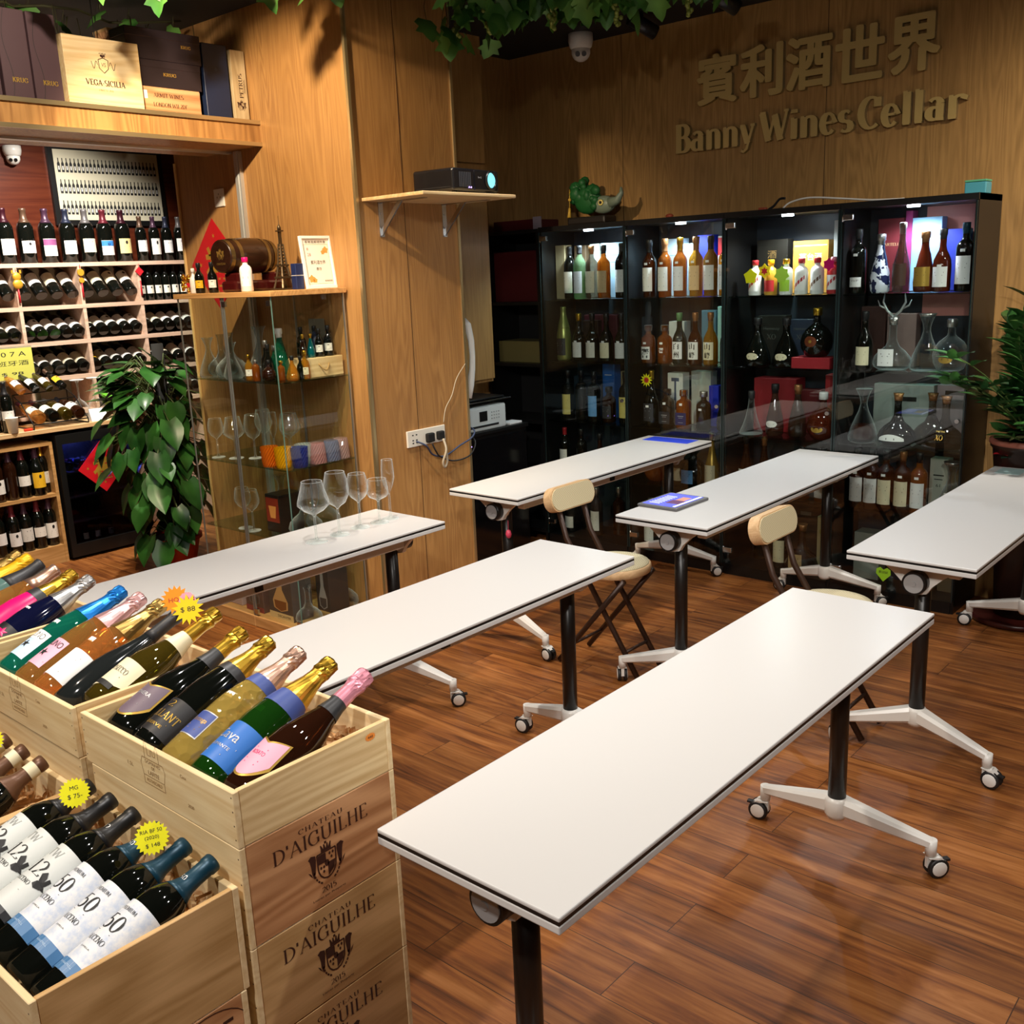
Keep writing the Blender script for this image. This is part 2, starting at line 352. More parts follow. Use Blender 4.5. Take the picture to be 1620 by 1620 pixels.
def put(mb, geo, M, mi=1, extr=0.):
    """lay flat lettering (vs, fs) into MB through matrix M; extr gives it depth"""
    vs, fs = geo
    if not extr: mb.add(vs, fs, mi, False, M); return
    n = len(vs); allv = [(v[0], v[1], v[2]) for v in vs] + [(v[0], v[1], extr + v[2] * 6) for v in vs]
    mb.add(allv, [f[::-1] for f in fs] + [[i + n for i in f] for f in fs], mi, False, M)
    ed = {}
    for f in fs:
        for a, b in zip(f, f[1:] + f[:1]): ed[(a, b)] = ed.get((a, b), 0) + 1
    o = len(mb.v) - 2 * n
    for (a, b) in ed:
        if (b, a) not in ed: mb.f.append([o + a, o + b, o + n + b, o + n + a]); mb.m.append(mi); mb.sm.append(False)

def frame(origin, right, up):
    """matrix whose local x, y run along RIGHT, UP"""
    r, u = Vector(right).normalized(), Vector(up).normalized(); n = r.cross(u)
    M = Matrix((r, u, n)).transposed().to_4x4(); M.translation = Vector(origin); return M

# ================================================================ the setting
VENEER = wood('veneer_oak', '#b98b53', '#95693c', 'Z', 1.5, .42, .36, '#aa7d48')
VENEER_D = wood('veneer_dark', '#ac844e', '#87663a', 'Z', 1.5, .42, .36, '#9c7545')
PINE = wood('pine_board', '#e2c592', '#c79f68', 'X', 1.2, .6, .3)
BLACK = mat('black_lacquer', '#121212', .35)
BLACKM = mat('black_matte', '#0b0b0c', .7)
WHITE = mat('white_laminate', '#cbc9c6', .28, spec=.4)
WHITEM = mat('white_metal', '#dedbd4', .3)
GREYM = mat('grey_metal', '#a9adb0', .3, .6)
STEEL = mat('steel', '#c9cbcc', .25, 1.)
CHAMP = mat('champagne_metal', '#c9b487', .3, .8)
GOLD = mat('gold', '#d9a93c', .25, 1.)
PAPER = mat('paper', '#ece7da', .6)
CREAM = mat('cream_paper', '#e6dcb8', .6)
INK = mat('ink', '#1b1a1a', .6)
RED = mat('red', '#c0202a', .45)
CLEAR = glass('clear_glass', '#f4faf7', .9, 1.45)
PANE = glass('pane_glass', '#e4efe9', .9, 1.5)
EDGE = mat('glass_edge', '#5d7f75', .15)

def floor_mat():
    m = mat('plank_floor', '#7c4a2a', .4, spec=.4); N, L, B = nodes(m)
    tc = N.new('ShaderNodeTexCoord'); mp = N.new('ShaderNodeMapping'); L.new(tc.outputs['Object'], mp.inputs[0]); mp.inputs['Rotation'].default_value = (0, 0, PI / 2)
    br = N.new('ShaderNodeTexBrick'); br.offset = .37; br.inputs['Scale'].default_value = 1; br.inputs['Brick Width'].default_value = 1.2; br.inputs['Row Height'].default_value = .145
    br.inputs['Mortar Size'].default_value = .0012; br.inputs['Mortar Smooth'].default_value = 0
    br.inputs['Color1'].default_value = (0, 0, 0, 1); br.inputs['Color2'].default_value = (1, 1, 1, 1); br.inputs['Mortar'].default_value = (.0, .0, .0, 1)
    L.new(mp.outputs[0], br.inputs[0])
    ad = N.new('ShaderNodeVectorMath'); ad.operation = 'MULTIPLY_ADD'; ad.inputs[1].default_value = (7, 7, 7); L.new(br.outputs['Color'], ad.inputs[0]); L.new(mp.outputs[0], ad.inputs[2])
    m1 = N.new('ShaderNodeMapping'); m1.inputs['Scale'].default_value = (1.1, 13, 1); L.new(ad.outputs[0], m1.inputs[0])
    n1 = N.new('ShaderNodeTexNoise'); n1.inputs['Scale'].default_value = 1.6; n1.inputs['Detail'].default_value = 9; n1.inputs['Roughness'].default_value = .62; n1.inputs['Distortion'].default_value = .9; L.new(m1.outputs[0], n1.inputs[0])
    m2 = N.new('ShaderNodeMapping'); m2.inputs['Scale'].default_value = (3, 60, 1); L.new(ad.outputs[0], m2.inputs[0])
    n2 = N.new('ShaderNodeTexNoise'); n2.inputs['Scale'].default_value = 1.5; n2.inputs['Detail'].default_value = 4; L.new(m2.outputs[0], n2.inputs[0])
    mx = N.new('ShaderNodeMath'); mx.operation = 'MULTIPLY_ADD'; mx.inputs[1].default_value = .34; L.new(n2.outputs[0], mx.inputs[0]); L.new(n1.outputs[0], mx.inputs[2])
    cr = N.new('ShaderNodeValToRGB'); e = cr.color_ramp.elements; e[0].position = .46; e[0].color = lin('#4c2a15'); e[1].position = .92; e[1].color = lin('#ad7341')
    x = e.new(.60); x.color = lin('#784521'); x = e.new(.72); x.color = lin('#91592a'); L.new(mx.outputs[0], cr.inputs[0])
    tone = N.new('ShaderNodeMapRange'); tone.inputs[3].default_value = .82; tone.inputs[4].default_value = 1.15; L.new(br.outputs['Color'], tone.inputs[0])
    ml = N.new('ShaderNodeMix'); ml.data_type = 'RGBA'; ml.blend_type = 'MULTIPLY'; ml.inputs[0].default_value = 1; L.new(cr.outputs[0], ml.inputs[6]); L.new(tone.outputs[0], ml.inputs[7])
    m3 = N.new('ShaderNodeMix'); m3.data_type = 'RGBA'; L.new(br.outputs['Fac'], m3.inputs[0]); L.new(ml.outputs[2], m3.inputs[6]); m3.inputs[7].default_value = lin('#3a2214')
    L.new(m3.outputs[2], B.inputs['Base Color'])
    return m

struct('floor', MB().box(-1.6, -1.7, -.06, 5.2, 7.0, 0), floor_mat())
struct('ceiling', MB().box(-1.6, -1.7, 2.93, 5.2, 7.0, 3.0), BLACKM)
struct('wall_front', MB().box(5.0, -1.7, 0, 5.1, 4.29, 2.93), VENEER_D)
struct('wall_right', MB().box(-1.6, -1.8, 0, 5.1, -1.7, 2.93), mat('side_wall', '#8f7a5e', .7))
struct('wall_behind', MB().box(-1.7, -1.8, 0, -1.6, 7.0, 2.93), mat('rear_wall', '#75634c', .7))
struct('wall_left', MB().box(-1.6, 6.8, 0, 5.1, 6.9, 2.93), wood('mahogany', '#5f2b18', '#46190d', 'X', .8, .28, .3))
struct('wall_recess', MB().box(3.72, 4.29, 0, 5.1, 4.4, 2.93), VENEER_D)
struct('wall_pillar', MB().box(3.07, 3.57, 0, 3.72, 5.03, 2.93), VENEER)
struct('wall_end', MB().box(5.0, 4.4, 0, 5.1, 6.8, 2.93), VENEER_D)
struct('trim_1', MB().box(3.062, 3.562, 0, 3.078, 3.578, 2.93), CHAMP)
struct('trim_2', MB().box(3.712, 3.562, 0, 3.728, 3.578, 2.93), CHAMP)
struct('trim_3', MB().box(3.062, 5.02, 0, 3.072, 5.034, 2.30), mat('edge_banding', '#e3bd7d', .4))
struct('trim_4', MB().box(3.05, 4.41, 0, 3.07, 4.455, 2.30).box(3.046, 4.425, 0, 3.05, 4.44, 2.30), mat('aluminium', '#c9cac6', .35, .5))
# shallow joints between the veneer sheets
for i, y in enumerate((3.45, 2.23, 1.01, -.21)):
    struct('trim_%d' % (5 + i), MB().box(4.9985, y - .0015, 0, 5.001, y + .0015, 2.93), mat('joint', '#4a3017', .6))
struct('trim_9', MB().box(3.36, 3.5685, 0, 3.3625, 3.571, 2.93), MATS['joint'])
# the beam that carries the high box shelf
bm_ = MB().box(-1.6, 4.24, 2.305, 3.07, 4.72, 2.41)
struct('beam', bm_, wood('veneer_beam', '#b8884f', '#8d6236', 'Z', 1., .4, .4, '#b28350'))
struct('trim_10', MB().box(-1.6, 4.228, 2.302, 3.07, 4.24, 2.32).box(-1.6, 4.228, 2.402, 3.07, 4.25, 2.42), CHAMP)
struct('trim_11', MB().box(-1.6, 4.49, 2.295, 3.07, 4.53, 2.305), MATS['aluminium'])

# wall cupboard in the recess
t = thing('wall_cupboard', 'tall oak wall cupboard above the printer, behind the white telephone', 'cupboard', (4.06, 4.145, 1.03))
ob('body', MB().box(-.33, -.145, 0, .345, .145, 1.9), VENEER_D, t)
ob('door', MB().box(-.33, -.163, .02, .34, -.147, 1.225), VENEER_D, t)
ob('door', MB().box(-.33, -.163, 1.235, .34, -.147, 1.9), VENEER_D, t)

# ================================================================ folding tables on castors
TYRE = mat('tyre', '#161616', .5); BAND = mat('black_band', '#101010', .4); KNOB_G = mat('knob_grey', '#9c9c9c', .4, .1)
COLUMN = mat('black_column', '#15110f', .35)
def make_table(label, loc, end_dx=.13):
    t = thing('flip_top_table', label, 'table', loc, 0, 'white flip-top tables')
    mb = MB(); mb.rbox(0, -.2, .7275, 1.6, .2, .736, .0025, 0); mb.box(.0008, -.1992, .7213, 1.5992, .1992, .7277, 1); mb.rbox(0, -.2, .706, 1.6, .2, .7215, .0025, 0)
    ob('tabletop', mb, [WHITE, BAND], t)
    ob('crossbeam', MB().rbox(.14, -.115, .650, 1.46, -.075, .704, .006), WHITEM, t)
    ob('latch', MB().box(.78, -.123, .66, .81, -.1152, .695), BLACK, t)
    for k, (x, bx, s) in enumerate(((.15, .10, -1), (1.49, 1.53, 1))):
        pts = [(-.17, .706)] + [(-.17 + .125 * u, .703 - .075 * u ** 1.8) for u in (.25, .5, .75, 1)]
        pts += [(-.03, .603), (.0, .596), (.03, .603)] + [(-p[0], p[1]) for p in pts[::-1]]
        ob('bracket', MB().prism(pts[::-1], bx - .010, bx + .010, 'YZ').rbox(min(bx, x), -.024, .612, max(bx, x), .024, .665, .008), WHITEM, t)
        kx = bx + s * .010
        kn = ob('hinge_knob', MB().cyl((kx, 0, .643), (kx + s * .036, 0, .643), .038, n=24), BLACK, t)
        ob('cap', MB().lathe([(.0001, .0), (.031, 0), (.031, .004), (.008, .0045), (.008, .007), (.0001, .007)], 24, 0,
             Matrix.Translation((kx + s * .035, 0, .643)) @ Matrix.Rotation(s * PI / 2, 4, 'Y'), False), KNOB_G, kn)
        lg = ob('column', MB().cyl((x, 0, .15), (x, 0, .70), .025, n=28), COLUMN, t)
        f = MB().lathe([(.024, .12), (.033, .135), (.033, .175), (.027, .186)], 20, 0, Matrix.Translation((x, 0, 0)))
        ends = []
        for sy in (-1, 1):
            e = (x + s * .055, sy * .245); ends.append((e, sy))
            f.beam((x + s * .005, sy * .015, .158), (e[0], e[1], .101), .052, .055, .030, .026)
            f.cyl((e[0], e[1], .066), (e[0], e[1], .112), .0155, n=14)
        ob('foot', f, WHITEM, t)
        for (e, sy) in ends:
            a = 1.2 * sy + .5 * s; M = Matrix.Translation((e[0], e[1], 0)) @ Matrix.Rotation(a, 4, 'Z')
            c = ob('castor', MB().lathe([(.0001, -.0212), (.020, -.0212), (.0215, -.0202), (.0215, -.0155), (.017, -.0155)], 16, 0, M @ Matrix.Translation((.018, 0, .030)) @ Matrix.Rotation(PI / 2, 4, 'X'))
                   .lathe([(.017, .0155), (.0215, .0155), (.0215, .0202), (.020, .0212), (.0001, .0212)], 16, 0, M @ Matrix.Translation((.018, 0, .030)) @ Matrix.Rotation(PI / 2, 4, 'X'))
                   .box(-.012, -.006, .03, .02, .006, .068, 0, M).prism([(-.012, .064), (.02, .064), (.036, .052), (.030, .048), (.012, .058)], -.018, .018, 'XZ', 0, M), WHITEM, t)
            w = MB()
            for q in (-1, 1): w.lathe([(.018, -.007), (.028, -.0065), (.030, -.003), (.030, .003), (.028, .0065), (.018, .007)], 20, 0, M @ Matrix.Translation((.018, q * .0125, .030)) @ Matrix.Rotation(PI / 2, 4, 'X'))
            w.box(.036, -.008, .044, .055, .008, .050, 0, M)
            ob('tyre', w, TYRE, c)
    return t
T1 = make_table('nearest white flip-top table, its corner beside the stacked wine crates', (.976, 1.006, 0))
for lab, lc in (('white table in the second row, its near end behind the champagne crate', (.995, 1.968, 0)),
                ('white table in front of the glass display case, carrying the row of wine glasses', (1.0, 2.846, 0)),
                ('white table farthest back, its near end beside the oak pillar and printer', (3.036, 2.852, 0)),
                ('white table with the tablet lying on its near end', (3.026, 1.948, 0)),
                ('white table at the right edge, nearest the potted plants', (3.02, 1.032, 0))):
    dup(T1, lc, label=lab)

# ---------------------------------------------------------------- folding stools
TUBE = mat('brown_tube', '#3d2a20', .4, .3); RIM = wood('ash_rim', '#dcb98c', '#c29a6c', 'X', 1.5, .5, .2); CANE = mat('cane_cushion', '#cbbd98', .7)
def cane():
    m = CANE; N, L, B = nodes(m); tc = N.new('ShaderNodeTexCoord'); ck = N.new('ShaderNodeTexChecker'); ck.inputs['Scale'].default_value = 170
    ck.inputs[1].default_value = lin('#d3c6a2'); ck.inputs[2].default_value = lin('#bcae88'); L.new(tc.outputs['Object'], ck.inputs[0]); L.new(ck.outputs[0], B.inputs['Base Color'])
cane()
def make_stool(label, loc):
    t = thing('folding_stool', label, 'stool', loc, 0, 'folding stools with cane backs')
    s = ob('seat', MB().lathe([(.145, .425), (.155, .43), (.158, .445), (.156, .458), (.150, .463)], 40), RIM, t)
    ob('cushion', MB().lathe([(.149, .462), (.147, .467), (.12, .471), (.0001, .473)], 40), CANE, s)
    out = []
    for sx in (1, -1):
        for a in range(0, 19): out.append((sx * (.100 + .050 * math.cos(math.radians(-90 + 10 * a))) , .725 + .052 * math.sin(math.radians(-90 + 10 * a)))) if sx > 0 else None
    R_ = [p for p in out if p]; out = R_ + [(-p[0], p[1]) for p in R_[::-1]]
    tilt = Matrix.Translation((0, .205, .725)) @ Matrix.Rotation(-.22, 4, 'X') @ Matrix.Translation((0, 0, -.725))
    b = ob('backrest', MB().prism(out, -.002, .040, 'XZ', 0, tilt), RIM, t)
    ob('cushion', MB().prism([(p[0] * .96, .725 + (p[1] - .725) * .9) for p in out], -.006, -.002, 'XZ', 0, tilt), CANE, b)
    for x in (-.085, .085):
        ob('leg', MB().tube([(x, .228, .715), (x, .18, .56), (x, -.17, .012)], .0115, 10), TUBE, t)
        ob('leg', MB().tube([(x * 1.25, -.125, .425), (x * 1.25, .22, .012)], .0115, 10), TUBE, t)
    ob('crossbar', MB().tube([(-.085, -.11, .11), (.085, -.11, .11)], .007, 8), TUBE, t)
    ob('crossbar', MB().tube([(-.106, .145, .10), (.106, .145, .10)], .007, 8), TUBE, t)
    return t
S1 = make_stool('cane-backed folding stool between the farthest table and the tablet table', (3.25, 2.32, 0))
dup(S1, (3.25, 1.38, 0), label='cane-backed folding stool between the tablet table and the right-edge table')

# ================================================================ bottle factory
DARKGL = mat('dark_bottle_glass', '#0b0d0a', .06, spec=.55)
OLIVE = glass('olive_bottle_glass', '#8a8a40', .9, 1.5, density=('#463a10', .6))
GREENG = glass('green_bottle_glass', '#4c8a3a', .9, 1.5, density=('#16400f', .6))
AMBER = glass('amber_spirit', '#dd9548', .9, 1.5, density=('#9a5218', .42))
AMBERL = glass('pale_amber_spirit', '#e8b45a', .9, 1.5, density=('#b8842a', .35))
ROSE = glass('rose_wine', '#f6d4a0', .9, 1.5, density=('#d89a50', .2))
BROWNG = glass('brown_bottle_glass', '#8a5a34', .9, 1.5, density=('#2a140a', .75))
TEALG = glass('teal_bottle_glass', '#5aa890', .9, 1.5, density=('#12705c', .5))
CRYSTAL = glass('crystal', '#e6ecec', .9, 1.5, edge='#d0d8d8')
WINEGL = glass('wine_glass', '#fbfdfc', 1., 1.6, edge='#e4e9e8')
GREENCL = glass('clear_green_glass', '#bcd8b4', .9, 1.5, density=('#7f9c74', .35))
WHITEGL = mat('white_porcelain', '#e9e7e2', .2)
PROF = {
 'bordeaux': [(.034, 0), (.0375, .006), (.0375, .185), (.0362, .2), (.030, .218), (.020, .234), (.0155, .246), (.0142, .262), (.0142, .284), (.0155, .286), (.0155, .298), (.0135, .3)],
 'burgundy': [(.036, 0), (.041, .007), (.041, .13), (.039, .155), (.033, .185), (.024, .215), (.017, .24), (.0145, .262), (.0142, .284), (.0155, .286), (.0155, .298), (.0135, .3)],
 'champagne': [(.036, 0), (.0425, .009), (.0435, .03), (.0435, .135), (.0415, .160), (.035, .195), (.027, .228), (.019, .258), (.0155, .28), (.0152, .300), (.0165, .305), (.0165, .312), (.014, .314)],
 'fat': [(.036, 0), (.045, .01), (.047, .03), (.0465, .105), (.044, .135), (.035, .17), (.023, .205), (.0165, .235), (.015, .27), (.015, .300), (.0165, .305), (.0165, .312), (.014, .314)],
 'whisky': [(.036, 0), (.0385, .005), (.0385, .185), (.0365, .2), (.029, .213), (.019, .222), (.0145, .232), (.014, .262), (.0165, .264), (.0165, .293), (.015, .296)],
 'macallan': [(.034, 0), (.036, .005), (.0395, .17), (.0395, .19), (.036, .207), (.027, .222), (.018, .235), (.0155, .25), (.0155, .278), (.018, .28), (.018, .312), (.016, .315)],
 'cognac': [(.036, 0), (.040, .006), (.040, .115), (.037, .14), (.027, .165), (.018, .182), (.0145, .2), (.0140, .245), (.0165, .248), (.0165, .272), (.015, .275)],
 'stout': [(.036, 0), (.041, .006), (.042, .11), (.041, .135), (.034, .15), (.022, .158), (.016, .164), (.015, .18), (.021, .182), (.022, .208), (.02, .212)],
 'bell': [(.050, 0), (.060, .008), (.061, .03), (.055, .06), (.046, .085), (.036, .11), (.024, .135), (.0165, .155), (.0155, .185), (.0185, .188), (.0185, .215), (.016, .22)],
 'flared': [(.060, 0), (.062, .006), (.045, .045), (.032, .085), (.022, .125), (.016, .16), (.0145, .185), (.0165, .188), (.017, .222), (.014, .226)],
 'round': [(.040, 0), (.055, .01), (.072, .04), (.076, .07), (.070, .1), (.052, .128), (.030, .146), (.018, .156), (.0155, .17), (.0155, .19), (.021, .192), (.021, .222), (.018, .226)],
 'carafe': [(.060, 0), (.072, .008), (.075, .03), (.062, .075), (.042, .125), (.026, .16), (.018, .19), (.017, .205), (.022, .23), (.034, .262), (.042, .275)],
 'decant': [(.062, 0), (.080, .012), (.088, .035), (.080, .06), (.058, .085), (.032, .105), (.018, .135), (.016, .185), (.018, .215), (.024, .235)],
 'moutai': [(.033, 0), (.036, .004), (.036, .118), (.033, .135), (.024, .146), (.0155, .152), (.0145, .165), (.018, .167), (.018, .19), (.016, .193)],
 'square': [(.030, 0), (.033, .004), (.033, .13), (.030, .142), (.020, .148), (.014, .153), (.0135, .165), (.018, .167), (.018, .195), (.016, .198)],
 'cone': [(.030, 0), (.036, .006), (.040, .05), (.040, .1), (.035, .135), (.026, .17), (.018, .205), (.014, .24), (.0135, .285), (.0155, .288), (.0155, .31), (.013, .313)],
 'gourd': [(.034, 0), (.040, .008), (.043, .04), (.038, .085), (.030, .12), (.024, .15), (.018, .17), (.0145, .19), (.0145, .215), (.018, .218), (.018, .24), (.016, .243)],
 'mini': [(.017, 0), (.019, .003), (.019, .06), (.0165, .072), (.009, .083), (.007, .09), (.007, .1), (.0085, .101), (.0085, .115), (.0075, .117)],
}
PROF['magnum'] = [(r * 1.33, z * 1.13) for r, z in PROF['bordeaux']]
def slice_prof(pr, z0, z1, off):
    def at(z):
        for (ra, za), (rb, zb) in zip(pr, pr[1:]):
            if za <= z <= zb: return ra + (rb - ra) * (z - za) / max(zb - za, 1e-9)
        return pr[-1][0]
    return [(at(z0) + off, z0)] + [(r + off, z) for r, z in pr if z0 < z < z1] + [(at(z1) + off, z1)]
MESHC = {}
def bmesh_of(key, fn):
    if key not in MESHC: MESHC[key] = fn()
    return MESHC[key]

def curved(R, geo, off=.0008):
    vs, fs = geo
    return [((R + off) * math.sin(v[0] / R), -(R + off) * math.cos(v[0] / R), v[1]) for v in vs], fs

def label_mesh(R, z0, z1, half, mats, deco=(), lo=None, hi=None, rim=None, R1=None, flat=False):
    """paper label wrapped round a bottle of radius R (R1 at its top); mats: paper, ink, [rim]; deco: (text, w, h, u, v, style, material)"""
    mb = MB(); n = 14; R1 = R1 or R
    def P(u, v, o):
        r = R + (R1 - R) * (v - z0) / (z1 - z0) + o
        return (u, -r, v) if flat else (r * math.sin(u / R), -r * math.cos(u / R), v)
    def patch(g, mi, o):
        us = [(-half - g) + 2 * (half + g) * i / n for i in range(n + 1)]; vs = []
        for u in us:
            k = u / (half + g); a, b = (lo(k) if lo else 0) * (z1 - z0) + z0 - g, (hi(k) if hi else 1) * (z1 - z0) + z0 + g
            for j in range(4): vs.append(P(u, a + (b - a) * j / 3, o))
        mb.add(vs, [[i * 4 + j, (i + 1) * 4 + j, (i + 1) * 4 + j + 1, i * 4 + j + 1] for i in range(n) for j in range(3)], mi, True)
    if rim: patch(rim, 2, .0005); patch(0, 0, .0009)
    else: patch(0, 0, .0006)
    for d in deco:
        tx, w, h, u, v = d[:5]; st = d[5] if len(d) > 5 else 'sans'; mi = d[6] if len(d) > 6 else 1
        if st == 'line': g = ([(-w / 2, -h / 2, 0), (w / 2, -h / 2, 0), (w / 2, h / 2, 0), (-w / 2, h / 2, 0)], [[0, 1, 2, 3]])
        elif st == 'bar':
            k = 8; g = ([(-w / 2 + w * i / k, sgn * h / 2, 0) for sgn in (-1, 1) for i in range(k + 1)], [[i, i + 1, k + 2 + i, k + 1 + i] for i in range(k)])
        elif st == 'serif': g = serif_fit(tx, w, h)
        elif st == 'disc': g = ([(w / 2 * math.cos(2 * PI * i / 20), h / 2 * math.sin(2 * PI * i / 20), 0) for i in range(20)], [list(range(20))])
        elif st == 'star': g = star_poly(int(tx), w / 2, w / 2 * h)
        elif st == 'bold': g = text_fit(tx, w, h, .02)
        else: g = text_fit(tx, w, h)
        mb.add([P(p[0] + u, p[1] + v, .0013) for p in g[0]], g[1], mi)
    return mb.mesh('label', mats)

def star_poly(n, r0, r1=None):
    r1 = r0 * .4 if r1 is None else r1; vs = [(0, 0, 0)]
    for i in range(2 * n):
        a = PI / 2 + PI * i / n; r = r1 if i % 2 else r0; vs.append((r * math.cos(a), r * math.sin(a), 0))
    return vs, [[0, 1 + i, 1 + (i + 1) % (2 * n)] for i in range(2 * n)]

def foil_mesh(pr, z0, m):
    """sparkling wine foil with a wired, crumpled head"""
    mb = MB(); H = pr[-1][1]; n = 24; prof = slice_prof(pr, z0, .275, .0009) + [(.0168, .284), (.0188, .289), (.0188, .294), (.0172, .298), (.0178, .308), (.0172, .317), (.013, .321), (.0001, .3215)]
    rnd = random.Random(3); vs = []
    for r, z in prof:
        for i in range(n):
            k = 1 + (rnd.uniform(-.07, .07) if .279 < z < .32 else rnd.uniform(-.012, .012)); a = 2 * PI * i / n; vs.append((r * k * math.cos(a), r * k * math.sin(a), z + (rnd.uniform(-.0012, .0012) if z > .279 else 0)))
    mb.add(vs, [[j * n + i, j * n + (i + 1) % n, (j + 1) * n + (i + 1) % n, (j + 1) * n + i] for j in range(len(prof) - 1) for i in range(n)], 0, False)
    return mb.mesh('foil', [m])

def bottle(kind, label, gl, M, cap=None, capz=None, lab=None, cat='bottle', group=None, name='wine_bottle', n=24, sq=1., sc=1., sy=1., foil=None, collar=None, capname='capsule', extra=None):
    """body mesh with its label, capsule and trims as parts"""
    pr = PROF[kind]
    if sc != 1.: M = M @ Matrix.Scale(sc, 4)
    def mk():
        mb = MB().lathe(pr, n, 0, Matrix.Diagonal((1, sy, 1, 1)), True, True, sq); return mb.mesh(name, [gl])
    o = ob(name, bmesh_of((kind, gl.name, n, sq, sy, name), mk), None, label=label, cat=cat, group=group, M=M)
    if foil: ob('foil', bmesh_of(('foil', kind, foil.name, capz), lambda: foil_mesh(pr, capz, foil)), None, o)
    elif cap:
        z0 = capz if capz is not None else pr[-1][1] * .8
        ob(capname, bmesh_of(('cap', kind, cap.name, z0, sq, sy), lambda: MB().lathe(slice_prof(pr, z0, pr[-1][1], .0007)[:-1] + [(pr[-1][0] + .0005, pr[-1][1] + .0008)], 18, 0, Matrix.Diagonal((1, sy, 1, 1))).mesh(capname, [cap])), None, o)
    if collar:
        ob('neck_band', bmesh_of(('col', kind, collar), lambda: MB().lathe(slice_prof(pr, collar[0], collar[1], .0012), 20, close=False).mesh('neck_band', [collar[2]])), None, o)
    if lab: ob('label', lab, None, o)
    for nm, me in (extra or ()): ob(nm, me, None, o)
    return o

def lying(base, tip, roll=0.):
    """matrix of a bottle lying from BASE to TIP with its label on the upper side"""
    b, t = Vector(base), Vector(tip); d = (t - b).normalized(); up = Vector((0, 0, 1)); U = (up - d * up.dot(d)).normalized()
    Y = -U; X = Y.cross(d); M = Matrix((X, Y, d)).transposed().to_4x4(); M.translation = b
    return M @ Matrix.Rotation(roll, 4, 'Z')
def standing(x, y, z, face='-X'):
    """matrix of an upright bottle whose label looks towards FACE"""
    return Matrix.Translation((x, y, z)) @ Matrix.Rotation({'-Y': 0, '-X': -PI / 2, '+Y': PI, 'cam': -.75}[face] if isinstance(face, str) else face, 4, 'Z')

def plain_label(tag_, w, z0, z1, paper=PAPER, R=.0375, lines=3, seed=0, accent=None, ink=INK):
    """a small wine label: rules of print and a crest"""
    def mk():
        d = []; rnd = random.Random(seed); h = z1 - z0
        if seed % 3 == 0: d.append(('', w * .34, h * .24, 0, z0 + h * .74, 'disc'))
        elif seed % 3 == 1: d.append(('', w * .5, h * .07, 0, z0 + h * .78, 'line'))
        for i in range(lines): d.append(('', w * rnd.uniform(.5, 1.25), h * .035, 0, z0 + h * (.2 + .13 * i), 'line'))
        ms = [paper, ink]
        if accent: d.append(('', w * 1.98, h * .36, 0, z0 + h * .8, 'bar', 2)); ms.append(accent)
        return label_mesh(R, z0, z1, w, ms, d)
    return bmesh_of(('pl', tag_, w, z0, z1, paper.name, R, lines, seed, accent.name if accent else ''), mk)

# ================================================================ pine wine crates
INKB = mat('brown_print', '#3a1a0f', .6); INKL = mat('branded_print', '#8c6438', .6)
PINE_P = wood('pine_pale', '#f0d9ab', '#d8b680', 'Y', 1.3, .55, .25); PINE_X = wood('pine_pale_side', '#ecd09c', '#cba56c', 'X', 1.2, .55, .35)
PINE_R = wood('pine_reddish', '#dca878', '#a06c44', 'X', .75, .55, .55, '#c48a58'); PINE_B = wood('pine_brown', '#d8b07a', '#b08852', 'X', .9, .55, .4)
def crest(s):
    """a shield under a crown between two hanging mantles: outline polygons"""
    P = []
    sh = [(-.26, .28), (.26, .28), (.25, -.05)] + [(.25 * math.cos(a), -.05 - .32 * math.sin(a)) for a in [.3, .7, 1.1, 1.57, 2.04, 2.44, 2.84]] + [(-.25, -.05)]
    for i in range(len(sh)):
        a, b = sh[i], sh[(i + 1) % len(sh)]; dx, dy = b[0] - a[0], b[1] - a[1]; l = math.hypot(dx, dy); nx, ny = -dy / l * .018, dx / l * .018
        P.append([(a[0] - nx, a[1] - ny), (b[0] - nx, b[1] - ny), (b[0] + nx, b[1] + ny), (a[0] + nx, a[1] + ny)])
    P += [[(-.14, .3), (.14, .3), (.14, .35), (-.14, .35)]] + [[(x - .035, .35), (x + .035, .35), (x * 1.35 + .015, .47), (x * 1.35 - .015, .47)] for x in (-.1, -.035, .035, .1)] + [[(-.03, .47), (.03, .47), (.03, .53), (-.03, .53)]]
    P += [[(-.235, .255), (-.02, .255), (-.02, .03), (-.235, .03)], [(.02, -.01), (.235, -.01), (.19, -.2), (.02, -.33)]]
    P += [[(cx + .03 * math.cos(k * 1.047), cy + .04 * math.sin(k * 1.047)) for k in range(6)] for cx, cy in ((.09, .19), (.18, .19), (.135, .09), (-.09, -.07), (-.17, -.07), (-.1, -.18))]
    P += [[(.065 * math.cos(k * .785), -.01 + .085 * math.sin(k * .785)) for k in range(8)]]
    for q in (-1, 1):
        m = [(.3, .3), (.42, .34), (.5, .28), (.46, .22), (.43, .06), (.42, -.1), (.38, -.24), (.33, -.12), (.31, .04), (.29, .2)]
        m = [(q * a, b) for a, b in m]; P.append(m if q > 0 else m[::-1])
        P.append([(q * .40, -.2), (q * .47, -.12), (q * .52, -.02), (q * .45, -.08)][::q])
        for k in range(5):
            a0, a1 = -1.1 + k * .24, -1.1 + (k + .7) * .24; P.append([(q * .34 * math.cos(t) * r, -.1 + .36 * math.sin(t) * r) for r, t in ((1, a0), (1.12, a0), (1.12, a1), (1, a1))][::q])
    vs = []; fs = []
    for p in P: fs.append(list(range(len(vs), len(vs) + len(p)))); vs += [(a * s, b * s, 0) for a, b in p]
    return vs, fs

